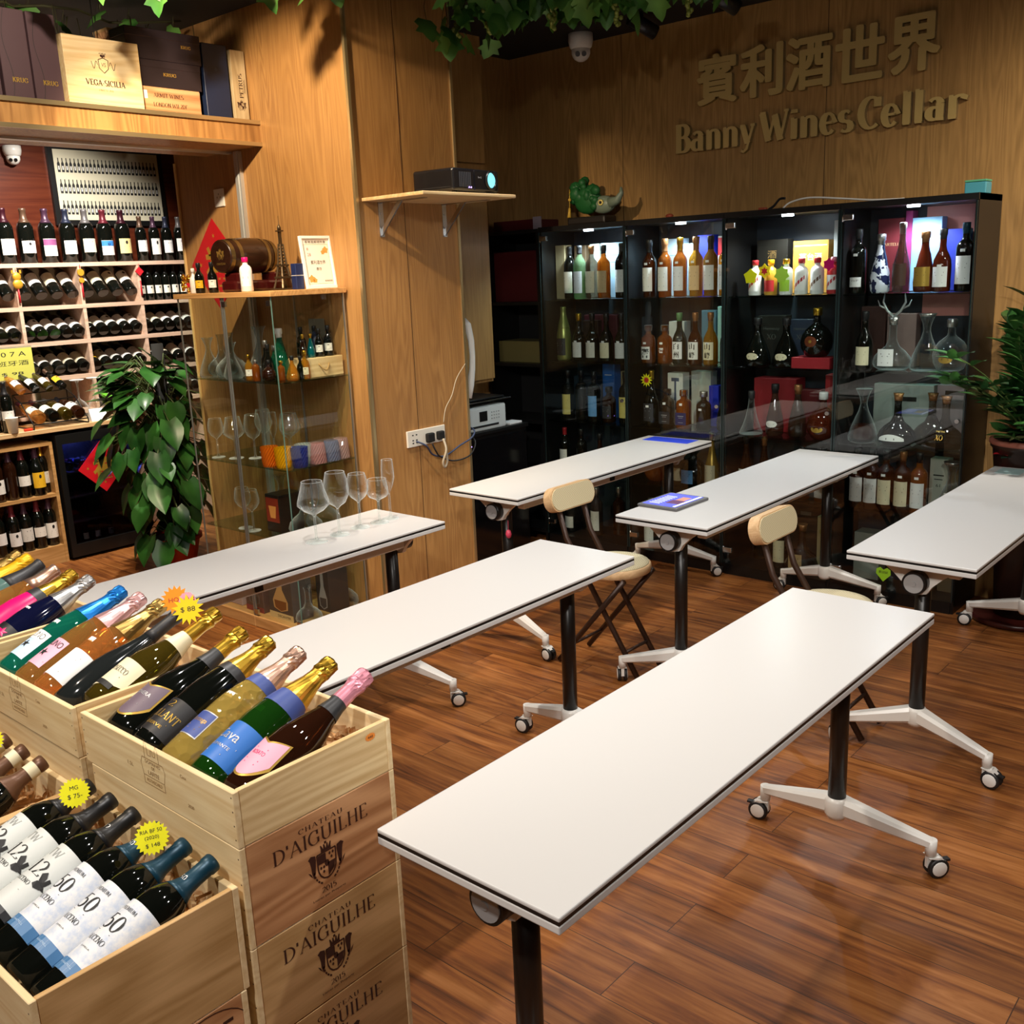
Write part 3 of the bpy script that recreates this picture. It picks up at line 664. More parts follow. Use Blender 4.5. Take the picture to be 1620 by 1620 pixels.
def crate(label, x0, y0, z0, x1, y1, z1, lid, mx, mlong, group, face=None, print_=None, inner=None):
    """a nailed pine case: long boards on the x faces, end boards between them"""
    t = thing('wine_crate', label, 'crate', ((x0 + x1) / 2, (y0 + y1) / 2, z0), 0, group)
    a, b, h, k = (x1 - x0) / 2, (y1 - y0) / 2, z1 - z0, .011
    fb = MB().rbox(-a, -b, 0, -a + k, b, h, .0012, 0, seg=1)
    for yy in (-b + .006, b - .006):
        for q in (.15, .4, .65, .9): fb.lathe([(.0016, 0), (.0001, .0004)], 8, 1, Matrix.Translation((-a - .0001, yy, h * q)) @ Matrix.Rotation(-PI / 2, 4, 'Y'))
    if print_: print_(fb, -a)
    ob('long_board', fb, [mlong, INKB, INKL], t)
    ob('long_board', MB().rbox(a - k, -b, 0, a, b, h, .0012, 0, seg=1), [mlong], t)
    eb = MB().rbox(-a + k, -b + .0012, 0, a - k, -b + k, h - (0 if not lid else .001), .001, 0, seg=1)
    if face: face(eb, -b + .0012)
    ob('end_board', eb, [mx, INKB, INKL, ORANGE], t)
    ob('end_board', MB().rbox(-a + k, b - k, 0, a - k, b, h, .001, 0, seg=1), [mx], t)
    ob('base_board', MB().box(-a + k, -b + k, 0, a - k, b - k, .008), [mlong], t)
    if lid: ob('lid', MB().rbox(-a + .001, -b + .002, h - .009, a - .001, b - .001, h - .0005, .001, seg=1), [mlong], t)
    if inner: ob('runner', MB().rbox(-a + k + .05, -b + k + 0, .0, -a + k + .065, b - k, .02, .001, seg=1), [mlong], t)
    return t
ORANGE = mat('orange_sticker', '#f08a1e', .5)
def aiguilhe(eb, y):
    F = lambda x, z: frame((x, y - .0004, z), (1, 0, 0), (0, 0, 1))
    put(eb, serif_fit('CHATEAU', .095, .0085, track=.16), F(-.005, .160), 1)
    put(eb, serif_fit("D'AIGUILHE", .205, .026, thin=.035, thick=.11, track=.03), F(-.005, .136), 1)
    put(eb, crest(.078), F(0, .078), 1)
    put(eb, serif_fit('2015', .032, .010), F(0, .030), 1)
    put(eb, text_fit('Listrac par Property', .072, .005), F(.0, .017), 1)
def lafite(fb, x):
    F = lambda y, z: frame((x - .0004, y, z), (0, -1, 0), (0, 0, 1))
    # an outlined towered house over a cartouche
    def ol(pts, w=.0009):
        vs = []; fs = []
        for (ax, ay), (bx, by) in zip(pts, pts[1:]):
            dx, dy = bx - ax, by - ay; l = math.hypot(dx, dy); nx, ny = -dy / l * w / 2, dx / l * w / 2; o = len(vs)
            vs += [(ax - nx, ay - ny, 0), (bx - nx, by - ny, 0), (bx + nx, by + ny, 0), (ax + nx, ay + ny, 0)]; fs.append([o, o + 1, o + 2, o + 3])
        return vs, fs
    c = F(-.005, .062)
    put(fb, ol([(-.034, -.018), (-.04, .004), (-.034, .016), (.034, .016), (.04, .004), (.034, -.018), (.034, -.034), (-.034, -.034), (-.034, -.018), (.034, -.018)]), c, 2)
    put(fb, ol([(-.024, .016), (-.024, .036), (-.019, .052), (-.014, .036), (-.014, .024), (-.002, .024), (-.002, .036), (.004, .036), (.004, .026), (.012, .026), (.012, .036), (.018, .050), (.022, .036), (.022, .016)]), c, 2)
    put(fb, text_fit('DOMAINES', .05, .006), F(-.005, .072), 2); put(fb, text_fit('DE', .01, .006), F(-.005, .063), 2)
    put(fb, text_fit('LAFITE', .036, .008), F(-.005, .052), 2); put(fb, text_fit('ROTHSCHILD', .05, .006), F(-.005, .036), 2)
    put(fb, text_fit('1.5L', .02, .007), F(.075, .05), 2); put(fb, text_fit('2020', .018, .006), F(-.12, .03), 2); put(fb, text_fit('Casa', .018, .006), F(-.105, .08), 2)
def top_end(eb, y):
    F = lambda x, z: frame((x, y - .0005, z), (1, 0, 0), (0, 0, 1))
    pts = star_poly(14, .0125, .010); put(eb, ([(v[0], v[1] * .62, 0) for v in pts[0]], pts[1]), F(.118, .082), 3)
    put(eb, text_fit('440', .012, .005), F(.118, .082) @ Matrix.Translation((0, 0, .0004)), 1)
def a35(eb, y):
    F = lambda x, z: frame((x, y - .0004, z), (1, 0, 0), (0, 0, 1))
    put(eb, text_fit('A35', .1, .05), F(.085, .115), 1)
    g = [(.085 + .075 * math.cos(2 * PI * i / 28), .115 + .05 * math.sin(2 * PI * i / 28)) for i in range(29)]
    for (p, q) in zip(g, g[1:]): put(eb, ([(p[0], p[1], 0), (q[0], q[1], 0), (q[0], q[1] + .002, 0), (p[0], p[1] + .002, 0)], [[0, 1, 2, 3]]), F(0, 0), 1)
ZS = (.780, .594, .408, .222, .036)
ob('pallet', MB().box(.74, 1.27, 0, .985, 2.86, .036).box(.42, 1.27, 0, .735, 2.86, .016), wood('pallet_wood', '#a88455', '#7d5f3a', 'Y', 1, .7), label='low timber pallet under the stacked wine crates', cat='pallet')
crate('open pine crate of sparkling wine atop the stack, orange sticker on its end', .753, 1.277, .7805, 1.085, 1.783, .880, False, PINE_X, PINE_P, 'open crates of sparkling wine', top_end, lafite, True)
crate('open pine crate of sparkling wine behind the orange-stickered one', .745, 1.802, .7805, 1.077, 2.308, .884, False, PINE_X, PINE_P, 'open crates of sparkling wine', None, lafite, True)
crate('open pine crate holding the pink and yellow foiled bottles at the left edge', .745, 2.327, .7805, 1.077, 2.833, .884, False, PINE_X, PINE_P, 'open crates of sparkling wine', None, None, True)
names = ('topmost', 'second', 'third', 'lowest')
for i in range(4):
    crate('closed pine crate with dark red print, %s below the open sparkling wine crate' % ('directly' if i == 0 else names[i]), .753, 1.277, ZS[i + 1] + .0005, 1.085, 1.765, ZS[i] - .0005, True, PINE_R if i < 1 else PINE_B, PINE_P, 'printed crates in the front stack', aiguilhe)
    crate('plain closed pine crate in the middle stack, %s from its top' % ('first', 'second', 'third', 'fourth')[i], .747, 1.800, ZS[i + 1] + .0005, 0.985, 2.302, ZS[i] - .0005, True, PINE_X, PINE_P, 'plain crates in the rear stacks')
    crate('plain closed pine crate in the stack nearest the left edge, %s from its top' % ('first', 'second', 'third', 'fourth')[i], .747, 2.326, ZS[i + 1] + .0005, 0.985, 2.828, ZS[i] - .0005, True, PINE_X, PINE_P, 'plain crates in the rear stacks')
ZF = (.533, .361, .189, .017)
crate('open pine crate of red wine in front, standing lower than the sparkling wine', .411, 1.277, .5335, .7435, 1.808, .720, False, PINE_B, PINE_P, 'open crates of red wine', None, None)
crate('open pine crate of brown-capped wine at the left edge, beside the red wine', .411, 1.815, .5335, .7435, 2.345, .716, False, PINE_B, PINE_P, 'open crates of red wine', None, None)
for i in range(3):
    crate('closed pine crate %s under the open red wine crate' % ('with a hand-written number', 'second', 'third')[i], .411, 1.277, ZF[i + 1] + .0005, .737, 1.806, ZF[i] - .0005, True, PINE_R, PINE_P, 'closed crates under the red wine', a35 if i == 0 else None)
    crate('closed pine crate %s under the brown-capped wine' % ('first', 'second', 'third')[i], .411, 1.816, ZF[i + 1] + .0005, .737, 2.343, ZF[i] - .0005, True, PINE_X, PINE_P, 'closed crates under the red wine')

# wood wool bedding: curled shavings, one uncountable heap per crate
def wool(label, x0, y0, x1, y1, z0, z1, n, seed):
    rnd = random.Random(seed); mb = MB()
    for i in range(n):
        c = Vector((rnd.uniform(x0, x1), rnd.uniform(y0, y1), rnd.uniform(z0, z1))); a = rnd.uniform(0, 2 * PI); L = rnd.uniform(.03, .06); r = rnd.uniform(.012, .03); b = rnd.uniform(-.7, .7)
        pts = []
        for k in range(6):
            t = (k / 5 - .5) * L / r; p = Vector((r * math.sin(t), r * (1 - math.cos(t)), 0)); p = Matrix.Rotation(a, 3, 'Z') @ (Matrix.Rotation(b, 3, 'X') @ p); p = c + p
            pts.append(Vector((min(max(p.x, x0), x1), min(max(p.y, y0), y1), min(max(p.z, z0 - .01), z1 + .01))))
        w = rnd.uniform(.0025, .005); vs = []
        for p in pts: vs += [p + Vector((0, 0, w)), p - Vector((0, 0, w))]
        mb.add(vs, [[2 * k, 2 * k + 1, 2 * k + 3, 2 * k + 2] for k in range(5)], 0, True)
    mb.box(x0, y0, z0 - .02, x1, y1, (z0 * 3 + z1) / 4)
    return ob('wood_wool', mb, wood('shavings', '#e0b987', '#c08d58', 'X', 2, .7), label=label, cat='packing', kind='stuff')
wool('curled wood shavings around the sparkling wine in the stickered crate', .90, 1.29, 1.072, 1.77, .80, .85, 330, 1)
wool('curled wood shavings in the sparkling wine crate behind', .90, 1.815, 1.064, 2.295, .80, .85, 260, 2)
wool('curled wood shavings around the necks of the red wine', .56, 1.29, .731, 1.795, .60, .69, 520, 3)
wool('curled wood shavings around the brown-capped bottles', .56, 1.83, .731, 2.33, .60, .68, 330, 4)

# ================================================================ sparkling wine in the crates
FG = mat('gold_foil', '#cfa53a', .28, .95); FAG = mat('antique_gold_foil', '#a98a4c', .3, .9); FRG = mat('rose_gold_foil', '#d8b09a', .3, .85)
FP = mat('pink_foil', '#dc8fa0', .35, .5); FLP = mat('pale_pink_foil', '#d9a9a8', .3, .7); FB = mat('blue_foil', '#1473c4', .3, .6); FS = mat('silver_foil', '#c4c2c0', .28, .9)
FY = mat('yellow_foil', '#e8b012', .4, .3); FK = mat('black_foil', '#1b1b1d', .4); FBK = mat('charcoal_foil', '#2a2a2c', .45); FTE = mat('teal_foil', '#143f52', .4, .3)
LB = mat('blue_label', '#2f6fc0', .45); LDB = mat('navy_label', '#3d4f8f', .5); LPK = mat('pink_label', '#eaa8bc', .5); LBK = mat('black_label', '#19181b', .5); LPU = mat('mauve_label', '#6a5a66', .5)
LGD = mat('gold_print', '#c8a24a', .35, .6); LLB = mat('pale_blue_label', '#bcd6ee', .5); LW = mat('white_label', '#eceae6', .5); SLV = mat('silver_print', '#c8c8ca', .4, .5); MAG = mat('magenta', '#d8126a', .3); LCR = mat('cream_label', '#e2d7b4', .5)
YEL = mat('yellow_sticker', '#f4ee10', .5); YELO = mat('gold_sticker', '#ffdc0a', .5)
shield = lambda k: .0 + .42 * abs(k) ** 2
shield_t = lambda k: 1 - .18 * (1 - abs(k)) if abs(k) < .999 else 1
BASEX, BASEZ, TIPX, TIPZ = .795, .822, 1.085, .950
def spark(y, label, kind, gl, foil, capz=.22, lab=None, collar=None, extra=None, dx=0, dz=0, roll=0, cap=None, y1=None):
    return bottle(kind, label, gl, lying((BASEX + dx, y, BASEZ + dz), (TIPX + dx, y if y1 is None else y1, TIPZ + dz), roll), cap, capz, lab, 'bottle', 'sparkling wine in the open crates', 'sparkling_wine_bottle', 28, foil=foil, collar=collar, extra=extra)
def sticker_white(R, z, u=.0): return ('price_label', bmesh_of(('wst', R, z, u), lambda: label_mesh(R, z, z + .012, .011, [LW, INK], [])))
spark(1.335, 'pink-foiled dark sparkling wine bottle with pink shield label', 'fat', BROWNG, FP, .245, label_mesh(.047, .028, .112, .037, [LPK, MAG, LGD], [('ROSATO', .03, .008, 0, .075), ('', .03, .002, 0, .06, 'line'), ('', .026, .002, 0, .052, 'line'), ('', .028, .002, 0, .085, 'line')], shield, shield_t, .004), (.212, .245, FBK))
spark(1.435, 'gold-foiled green bottle with bright blue label', 'champagne', GREENG, FG, .215, label_mesh(.0435, .03, .115, .062, [LB, SLV], [('Cava', .05, .02, 0, .085, 'sans'), ('', .07, .0025, 0, .067, 'line'), ('SPUMANTE', .05, .006, 0, .06), ('', .04, .002, 0, .045, 'line')]), (.178, .215, LDB), [sticker_white(.0405, .148)])
tex = wood  # textured quilted glass
QUILT = glass('quilted_glass', '#ead9a8', .9, 1.5, density=('#b79c4c', .5))
def quilt():
    m = QUILT; N, L = m.node_tree.nodes, m.node_tree.links; tc = N.new('ShaderNodeTexCoord'); v = N.new('ShaderNodeTexVoronoi'); v.inputs['Scale'].default_value = 45
    b = N.new('ShaderNodeBump'); b.inputs['Strength'].default_value = 1; b.inputs['Distance'].default_value = .006; L.new(tc.outputs['Object'], v.inputs[0]); L.new(v.outputs[0], b.inputs['Height'])
    for n in list(N):
        if n.type in ('BSDF_GLOSSY', 'FRESNEL', 'BSDF_DIFFUSE'): L.new(b.outputs[0], n.inputs['Normal'])
quilt()
spark(1.53, 'rose-gold foiled clear bottle of quilted glass with small blue label', 'champagne', QUILT, FRG, .225, label_mesh(.0435, .052, .105, .024, [LDB, LGD, SLV], [('Bottega', .036, .012, 0, .085), ('', .03, .002, 0, .072, 'line'), ('', .022, .002, 0, .064, 'line')], rim=.002), (.2, .225, LDB), [sticker_white(.041, .15)])
spark(1.63, 'gold-foiled dark bottle with wide black label lettered in gold', 'champagne', DARKGL, FG, .225, label_mesh(.0435, .025, .105, .06, [LBK, LGD], [('BRILLANT', .085, .016, 0, .066, 'serif'), ('', .06, .002, 0, .05, 'line'), ('RESERVE', .05, .006, 0, .042), ('2', .014, .014, 0, .092, 'serif')]), (.205, .225, FBK))
spark(1.725, 'gold-foiled black bottle with mauve shield label edged in gold', 'fat', DARKGL, FG, .25, label_mesh(.047, .03, .118, .04, [LPU, SLV, LGD], [('ITINERA', .045, .008, 0, .085), ('', .04, .002, 0, .07, 'line'), ('', .03, .002, 0, .06, 'line')], shield, shield_t, .004), (.21, .25, FBK))
# second crate
spark(1.858, 'olive bottle with gold foil carrying the bright star price tags', 'fat', OLIVE, FG, .235, label_mesh(.047, .02, .115, .05, [LCR, INK], [('PROSECCO', .06, .012, 0, .085, 'serif'), ('', .05, .002, 0, .07, 'line'), ('', .06, .012, 0, .045, 'bar')], lambda k: .2 + .2 * k, None), (.195, .235, LCR), dx=.02, dz=.012, y1=1.85)
spark(1.95, 'slender black-capped clear grey bottle in the middle crate', 'cone', mat('smoky_glass', '#1d2020', .08, spec=.7), None, .22, None, cap=FBK, dx=-.002, dz=.004)
spark(2.045, 'antique gold foiled amber bottle with white label', 'champagne', ROSE, FAG, .2, label_mesh(.0435, .035, .115, .055, [LW, INK], [('', .06, .003, 0, .098, 'line'), ('', .05, .002, 0, .09, 'line'), ('', .04, .002, 0, .05, 'line')]), None, [sticker_white(.042, .142)])
spark(2.135, 'pale pink foiled amber bottle with pink star label', 'champagne', ROSE, FLP, .205, label_mesh(.0435, .04, .12, .03, [LPK, INK], [('FELINO', .05, .016, .0, .104), ('5', .024, .4, .0, .074, 'star'), ('', .05, .0015, 0, .055, 'line')]))
spark(2.225, 'blue-foiled teal bottle with pale blue star label', 'champagne', TEALG, FB, .205, label_mesh(.0435, .04, .12, .032, [LLB, INK, LW], [('', .064, .028, 0, .106, 'bar', 2), ('FELINO', .05, .016, .0, .106), ('5', .024, .4, .0, .074, 'star'), ('', .05, .0015, 0, .055, 'line')]), None, [sticker_white(.0415, .148)])
# third crate
spark(2.385, 'silver-foiled navy bottle with flowered label', 'champagne', mat('navy_glass', '#0c0f2a', .08), FS, .215, label_mesh(.0435, .02, .1, .05, [LBK, YEL, MAG], [('', .1, .02, 0, .03, 'bar', 2), ('6', .03, .5, -.02, .06, 'star'), ('6', .03, .5, .02, .075, 'star', 2)]), None, [sticker_white(.041, .15)])
spark(2.475, 'gold-foiled bottle in a magenta sleeve at the left edge', 'champagne', MAG, FG, .225, label_mesh(.0435, .08, .1, .03, [LPK, MAG], []), (.2, .225, FBK))
spark(2.565, 'clear-wrapped rose bottle with cream label', 'champagne', ROSE, None, .23, label_mesh(.0435, .06, .13, .05, [LCR, INK], []), cap=FRG)
spark(2.655, 'black-capped bottle with ringed neck in the third crate', 'champagne', mat('grey_green_glass', '#53706a', .1), None, .21, label_mesh(.0435, .05, .13, .05, [LBK, LW], []), cap=FBK)
spark(2.735, 'yellow-foiled bottle at the left edge', 'champagne', DARKGL, FY, .21, None)
spark(2.80, 'pale gold foiled bottle farthest along the sparkling wine crates', 'champagne', OLIVE, FAG, .22, None)

# star price tags: free-hanging cards clipped on necks are parts of their bottle
def price_star(bottle_o, world, r, n, mats, txt, name='price_star', toward=(0, 0, 1.656), label=None, k=.82):
    c = Vector(world); nrm = (Vector(toward) - c).normalized(); right = Vector((0, 0, 1)).cross(nrm).normalized(); up = nrm.cross(right)
    M = Matrix((right, up, nrm)).transposed().to_4x4(); M.translation = c
    mb = MB(); g = star_poly(n, r, r * k); put(mb, g, M, 0, .0008)
    for tx, w, h, u, v in txt: put(mb, text_fit(tx, w, h), M @ Matrix.Translation((u, v, .0012)), 1)
    o = ob(name, mb, mats, bottle_o); o.matrix_parent_inverse = bottle_o.matrix_world.inverted() if False else Matrix()
    o.matrix_local = bottle_o.matrix_basis.inverted(); tag(o, label); return o
b_tag = [o for o in bpy.data.objects if o.get('label', '').startswith('olive bottle with gold foil')][0]
price_star(b_tag, (1.045, 1.862, .985), .034, 14, [YELO, INK], [('$ 88', .03, .012, 0, .0)], label='yellow star price tag', k=.62)
price_star(b_tag, (1.055, 1.925, .992), .032, 16, [mat('orange_tag', '#f59a10', .5), RED], [('HOT', .03, .01, 0, 0)], label='orange star price tag', k=.72)
price_star(b_tag, (1.052, 1.872, 1.002), .018, 12, [LPK, RED], [('SALE', .03, .011, 0, 0)], label='pink sale tag', k=.9)

# ================================================================ red wine in the lower crates
def inked(y, label, cap, lab, z=0., capn=.225):
    return bottle('bordeaux', label, DARKGL, lying((.447, y, .664 + z), (.733, y, .752 + z)), cap, capn, lab, 'bottle', 'red wine in the open crate', 'wine_bottle', 32)
DROP = mat('blue_wash_label', '#dfe3ea', .5)
def wash():
    m = DROP; N, L, B = nodes(m); tc = N.new('ShaderNodeTexCoord'); n = N.new('ShaderNodeTexNoise'); n.inputs['Scale'].default_value = 60; n.inputs['Detail'].default_value = 9; n.inputs['Roughness'].default_value = .7
    r = N.new('ShaderNodeValToRGB'); e = r.color_ramp.elements; e[0].position = .42; e[0].color = lin('#e4e4e4'); e[1].position = .7; e[1].color = lin('#b9c6dc')
    L.new(tc.outputs['Object'], n.inputs[0]); L.new(n.outputs[0], r.inputs[0]); L.new(r.outputs[0], B.inputs['Base Color'])
wash()
BBL = mat('steel_blue_band', '#4a7aa8', .45); TXG = mat('grey_print', '#a0a29e', .6)
L50 = label_mesh(.0375, .040, .175, .058, [DROP, INK, BBL, LLB], [('', .116, .020, 0, .050, 'bar', 2), ('MONASTRELL', .03, .003, 0, .051, 'sans', 3), ('PREMIUM', .036, .006, 0, .158, 'serif'), ('50', .038, .026, 0, .132, 'serif'), ('', .03, .0008, 0, .114, 'line'), ('ALCENO', .04, .0085, 0, .100, 'serif'), ('JUMILLA', .022, .003, 0, .082)])
def bird():
    P = [[(-.011, -.008), (-.004, -.012), (.006, -.008), (.008, -.001), (.0, .003), (-.008, .0)], [(-.006, .0), (-.012, .012), (-.006, .019), (.0, .012), (.002, .0)], [(.0, .0), (.004, .014), (.010, .012), (.008, .002), (.005, -.002)], [(.006, -.007), (.014, -.006), (.008, -.001)]]
    vs = []; fs = []
    for p in P: fs.append(list(range(len(vs), len(vs) + len(p)))); vs += [(a, b, 0) for a, b in p]
    return vs, fs
def l12():
    me = label_mesh(.0375, .040, .178, .058, [mat('grey_white_label', '#d2d5d1', .5), INK, FBK, TXG], [('', .116, .012, 0, .046, 'bar', 2), ('TW', .030, .015, 0, .160, 'serif', 3), ('12', .032, .026, .002, .128, 'serif'), ('ALCENO', .036, .0075, .0, .100, 'serif'), ('', .03, .001, .0, .084, 'line', 3)])
    bm = bmesh.new(); bm.from_mesh(me); vs, fs = bird(); g = curved(.0375, ([(v[0] + .031, v[1] + .112, 0) for v in vs], fs), .0016)
    q = [bm.verts.new(v) for v in g[0]]
    for f in g[1]: nf = bm.faces.new([q[i] for i in f]); nf.material_index = 1
    bm.to_mesh(me); bm.free(); return me
L12 = l12()
def cap_print(txt, m): return label_mesh(.0155, .236, .256, .008, [m, SLV], [(txt, .012, .010, 0, .246)])
r1 = inked(1.325, 'teal-capped red wine with blue-washed label, against the crate end by the printed stack', FTE, L50)
r2 = inked(1.405, 'red wine with yellow star and blue-washed label, between two teal caps', FTE, L50)
r3 = inked(1.487, 'teal-capped red wine with blue-washed label, next to the black capsules', FTE, L50)
r4 = inked(1.570, 'black-capped red wine with bird label, next to the teal capsules', FK, L12)
r5 = inked(1.652, 'black-capped red wine with bird label and yellow star', FK, L12)
r6 = inked(1.735, 'black-capped red wine with bird label, against the crate partition', FK, L12)
for o, t_ in ((r1, '50'), (r3, '50'), (r4, '12'), (r6, '12')):
    ob('capsule_print', bmesh_of(('cprint', t_), lambda: label_mesh(.0155, .238, .256, .011, [FTE if t_ == '50' else FK, SLV], [(t_, .012, .010, 0, .248)], R1=.0149)), None, o)
price_star(r2, (.682, 1.418, .785), .028, 22, [YEL, INK], [('RIA BF 50', .034, .006, 0, .011), ('(2020)', .022, .007, 0, 0), ('$ 148', .022, .007, 0, -.012)], label='yellow star price tag')
price_star(r5, (.672, 1.665, .787), .027, 22, [YEL, INK], [('MG', .014, .007, 0, .009), ('$ 75-', .024, .009, 0, -.006)], label='yellow star price tag')
BCP = mat('bronze_capsule', '#6a4a36', .4, .3)
for i, (y, lb) in enumerate(((1.885, 'bronze-capped bottle nearest the black capsules'), (1.968, 'bronze-capped bottle with the yellow star at the left edge'), (2.05, 'bronze-capped bottle third from the partition'), (2.135, 'bronze-capped bottle fourth from the partition'))):
    b = bottle('bordeaux', lb, DARKGL, lying((.43, y, .664), (.712, y, .762)), BCP, .215, plain_label('c4', .05, .04, .15, LCR, seed=i), 'bottle', 'brown-capped wine in the open crate', 'wine_bottle', 28,
               extra=[('capsule_band', bmesh_of('cb', lambda: MB().lathe([(.0164, .262), (.0166, .282)], 18, close=False).mesh('capsule_band', [LCR])))])
    if i == 1: price_star(b, (.655, 1.985, .80), .027, 22, [YEL, INK], [('$ 98', .024, .009, 0, 0)], label='yellow star price tag')

# ================================================================ boxes on the high shelf
CHOC = mat('chocolate_board', '#4a3438', .55); CHOC2 = mat('dark_chocolate_board', '#261c20', .5); NAVYB = mat('navy_board', '#16233f', .5)
ZB = 2.4205
def giftbox(name, label, x0, x1, y0, y1, z0, z1, m, deco, extra_m=(), part='lettering', cat='box', group='boxes on the high shelf', seam=None):
    """a carton with its printing; a seam makes the lid a part"""
    t = thing(name, label, cat, ((x0 + x1) / 2, (y0 + y1) / 2, z0), 0, group); a, b, h = (x1 - x0) / 2, (y1 - y0) / 2, z1 - z0
    mb = MB().rbox(-a, -b, 0, a, b, h, .002, seg=1)
    for g, cx, cz, mi in deco: put(mb, g, frame((cx, -b - .0006, cz), (1, 0, 0), (0, 0, 1)), mi)
    ob('carton', mb, [m] + list(extra_m), t)
    if seam: ob('lid', MB().rbox(-a - .0015, -b - .0015, h - seam, a + .0015, b + .0015, h + .0015, .002, seg=1), [m], t)
    return t
def wavy(a, h):
    p = [(-a + .028 + .012 * math.sin(2.2 * math.pi * i / 20) , h * i / 20) for i in range(21)]; vs = []; fs = []
    for i, (x, z) in enumerate(p): vs += [(x, z, 0), (x + .002, z, 0)]
    return vs, [[2 * i, 2 * i + 1, 2 * i + 3, 2 * i + 2] for i in range(20)]
for lb, x0, x1 in (('tall brown champagne carton at the left end of the high shelf', 1.902, 2.018), ('tall brown champagne carton beside the pale wooden case', 2.026, 2.142)):
    giftbox('champagne_carton', lb, x0, x1, 4.29, 4.41, ZB, 2.762, CHOC, [(serif_fit('KRUG', .062, .017, thick=.2, thin=.1), .008, .075, 1), (wavy(.058, .341), 0, 0, 2)], [LGD, INK])
giftbox('champagne_carton', 'brown champagne carton cut by the left picture edge on the high shelf', 1.74, 1.89, 4.29, 4.41, ZB, 2.77, CHOC, [], [LGD])
def vega():
    mb = MB().rbox(-.17, -.045, 0, .17, .045, .272, .002, seg=1); F = lambda x, z: frame((x, -.0456, z), (1, 0, 0), (0, 0, 1))
    put(mb, serif_fit('VEGA-SICILIA', .175, .022, thick=.2, thin=.1), F(0, .095), 1); put(mb, serif_fit('UNICO 2009', .07, .007), F(0, .065), 1)
    s = [(0, .03), (.022, .022), (.02, -.012), (0, -.03), (-.02, -.012), (-.022, .022)]
    for (a, b) in zip(s, s[1:] + s[:1]):
        d = Vector((b[0] - a[0], b[1] - a[1])).normalized(); n = Vector((-d.y, d.x)) * .0015; put(mb, ([(a[0] - n.x, a[1] - n.y, 0), (b[0] - n.x, b[1] - n.y, 0), (b[0] + n.x, b[1] + n.y, 0), (a[0] + n.x, a[1] + n.y, 0)], [[0, 1, 2, 3]]), F(0, .165), 1)
    put(mb, text_fit('VS', .02, .016), F(0, .168), 1); put(mb, text_fit('\u2766', .03, .02), F(0, .205), 1)
    for q in (-1, 1):
        pts = [Vector((q * (.026 + .028 * k / 8), .005 + .016 * math.sin(k * .9), 0)) for k in range(9)]
        for a, b in zip(pts, pts[1:]):
            d = (b - a).normalized(); n = Vector((-d.y, d.x, 0)) * .0012; v = [a - n, b - n, b + n, a + n]; put(mb, ([tuple(p) for p in v], [[0, 1, 2, 3] if q > 0 else [0, 1, 2, 3]]), F(0, .16), 1)
    return mb
t = thing('wooden_wine_case', 'pale wooden case printed with a brown crest, front of the high shelf', 'case', (2.32, 4.31, ZB), 0, 'boxes on the high shelf')
ob('case', vega(), [wood('case_pine', '#ead1a0', '#d3b077', 'X', 1., .55, .35), INKB], t)
t = thing('wooden_wine_case', 'low reddish wooden case under the dark cartons on the high shelf', 'case', (2.645, 4.36, ZB), 0, 'boxes on the high shelf')
mb = MB().rbox(-.153, -.06, 0, .153, .06, .112, .002, seg=1); F = lambda x, z: frame((x, -.0606, z), (1, 0, 0), (0, 0, 1))
put(mb, serif_fit('ARMIT WINES', .15, .017, thick=.16), F(-.01, .078), 1); put(mb, serif_fit('LONDON W11 2DF', .17, .017, thick=.16), F(-.005, .038), 1)
put(mb, ([(-.15, .06, 0), (-.115, .06, 0), (-.115, .095, 0), (-.15, .095, 0)], [[0, 1, 2, 3]]), F(0, 0), 2)
ob('case', mb, [PINE_R, INKB, LW], t)
giftbox('champagne_carton', 'dark flat champagne carton resting on the low wooden case', 2.493, 2.812, 4.30, 4.43, 2.5335, 2.6435, CHOC2, [(serif_fit('KRUG', .065, .013, thick=.2, thin=.1), .0, .055, 1)], [LGD], seam=.03)
giftbox('champagne_carton', 'dark flat champagne carton on top of the other dark one', 2.455, 2.824, 4.30, 4.43, 2.6455, 2.772, CHOC2, [(serif_fit('KRUG', .05, .013, thick=.2, thin=.1), .11, .07, 1)], [LGD], seam=.035)
giftbox('gift_carton', 'navy blue upright carton near the pillar on the high shelf', 2.832, 2.965, 4.30, 4.40, ZB, 2.752, NAVYB, [(text_fit('\u2726', .02, .02), 0, .22, 1)], [mat('navy_print', '#2a3a5c', .5)])
t = thing('wooden_wine_case', 'narrow upright wooden case against the pillar on the high shelf', 'case', (3.02, 4.34, ZB), 0, 'boxes on the high shelf')
mb = MB().rbox(-.04, -.045, 0, .04, .045, .318, .002, seg=1); F = lambda x, z: frame((x, -.0456, z), (0, 0, 1), (-1, 0, 0))
put(mb, serif_fit('PETRUS', .11, .02, thick=.16), F(.004, .16), 1); put(mb, text_fit('POMEROL', .06, .008), F(.024, .16), 1); put(mb, crest(.05), frame((0, -.0456, .07), (1, 0, 0), (0, 0, 1)), 1)
ob('case', mb, [wood('grey_pine', '#c9b48d', '#a58c63', 'Z', 1., .6, .3), INKB], t)
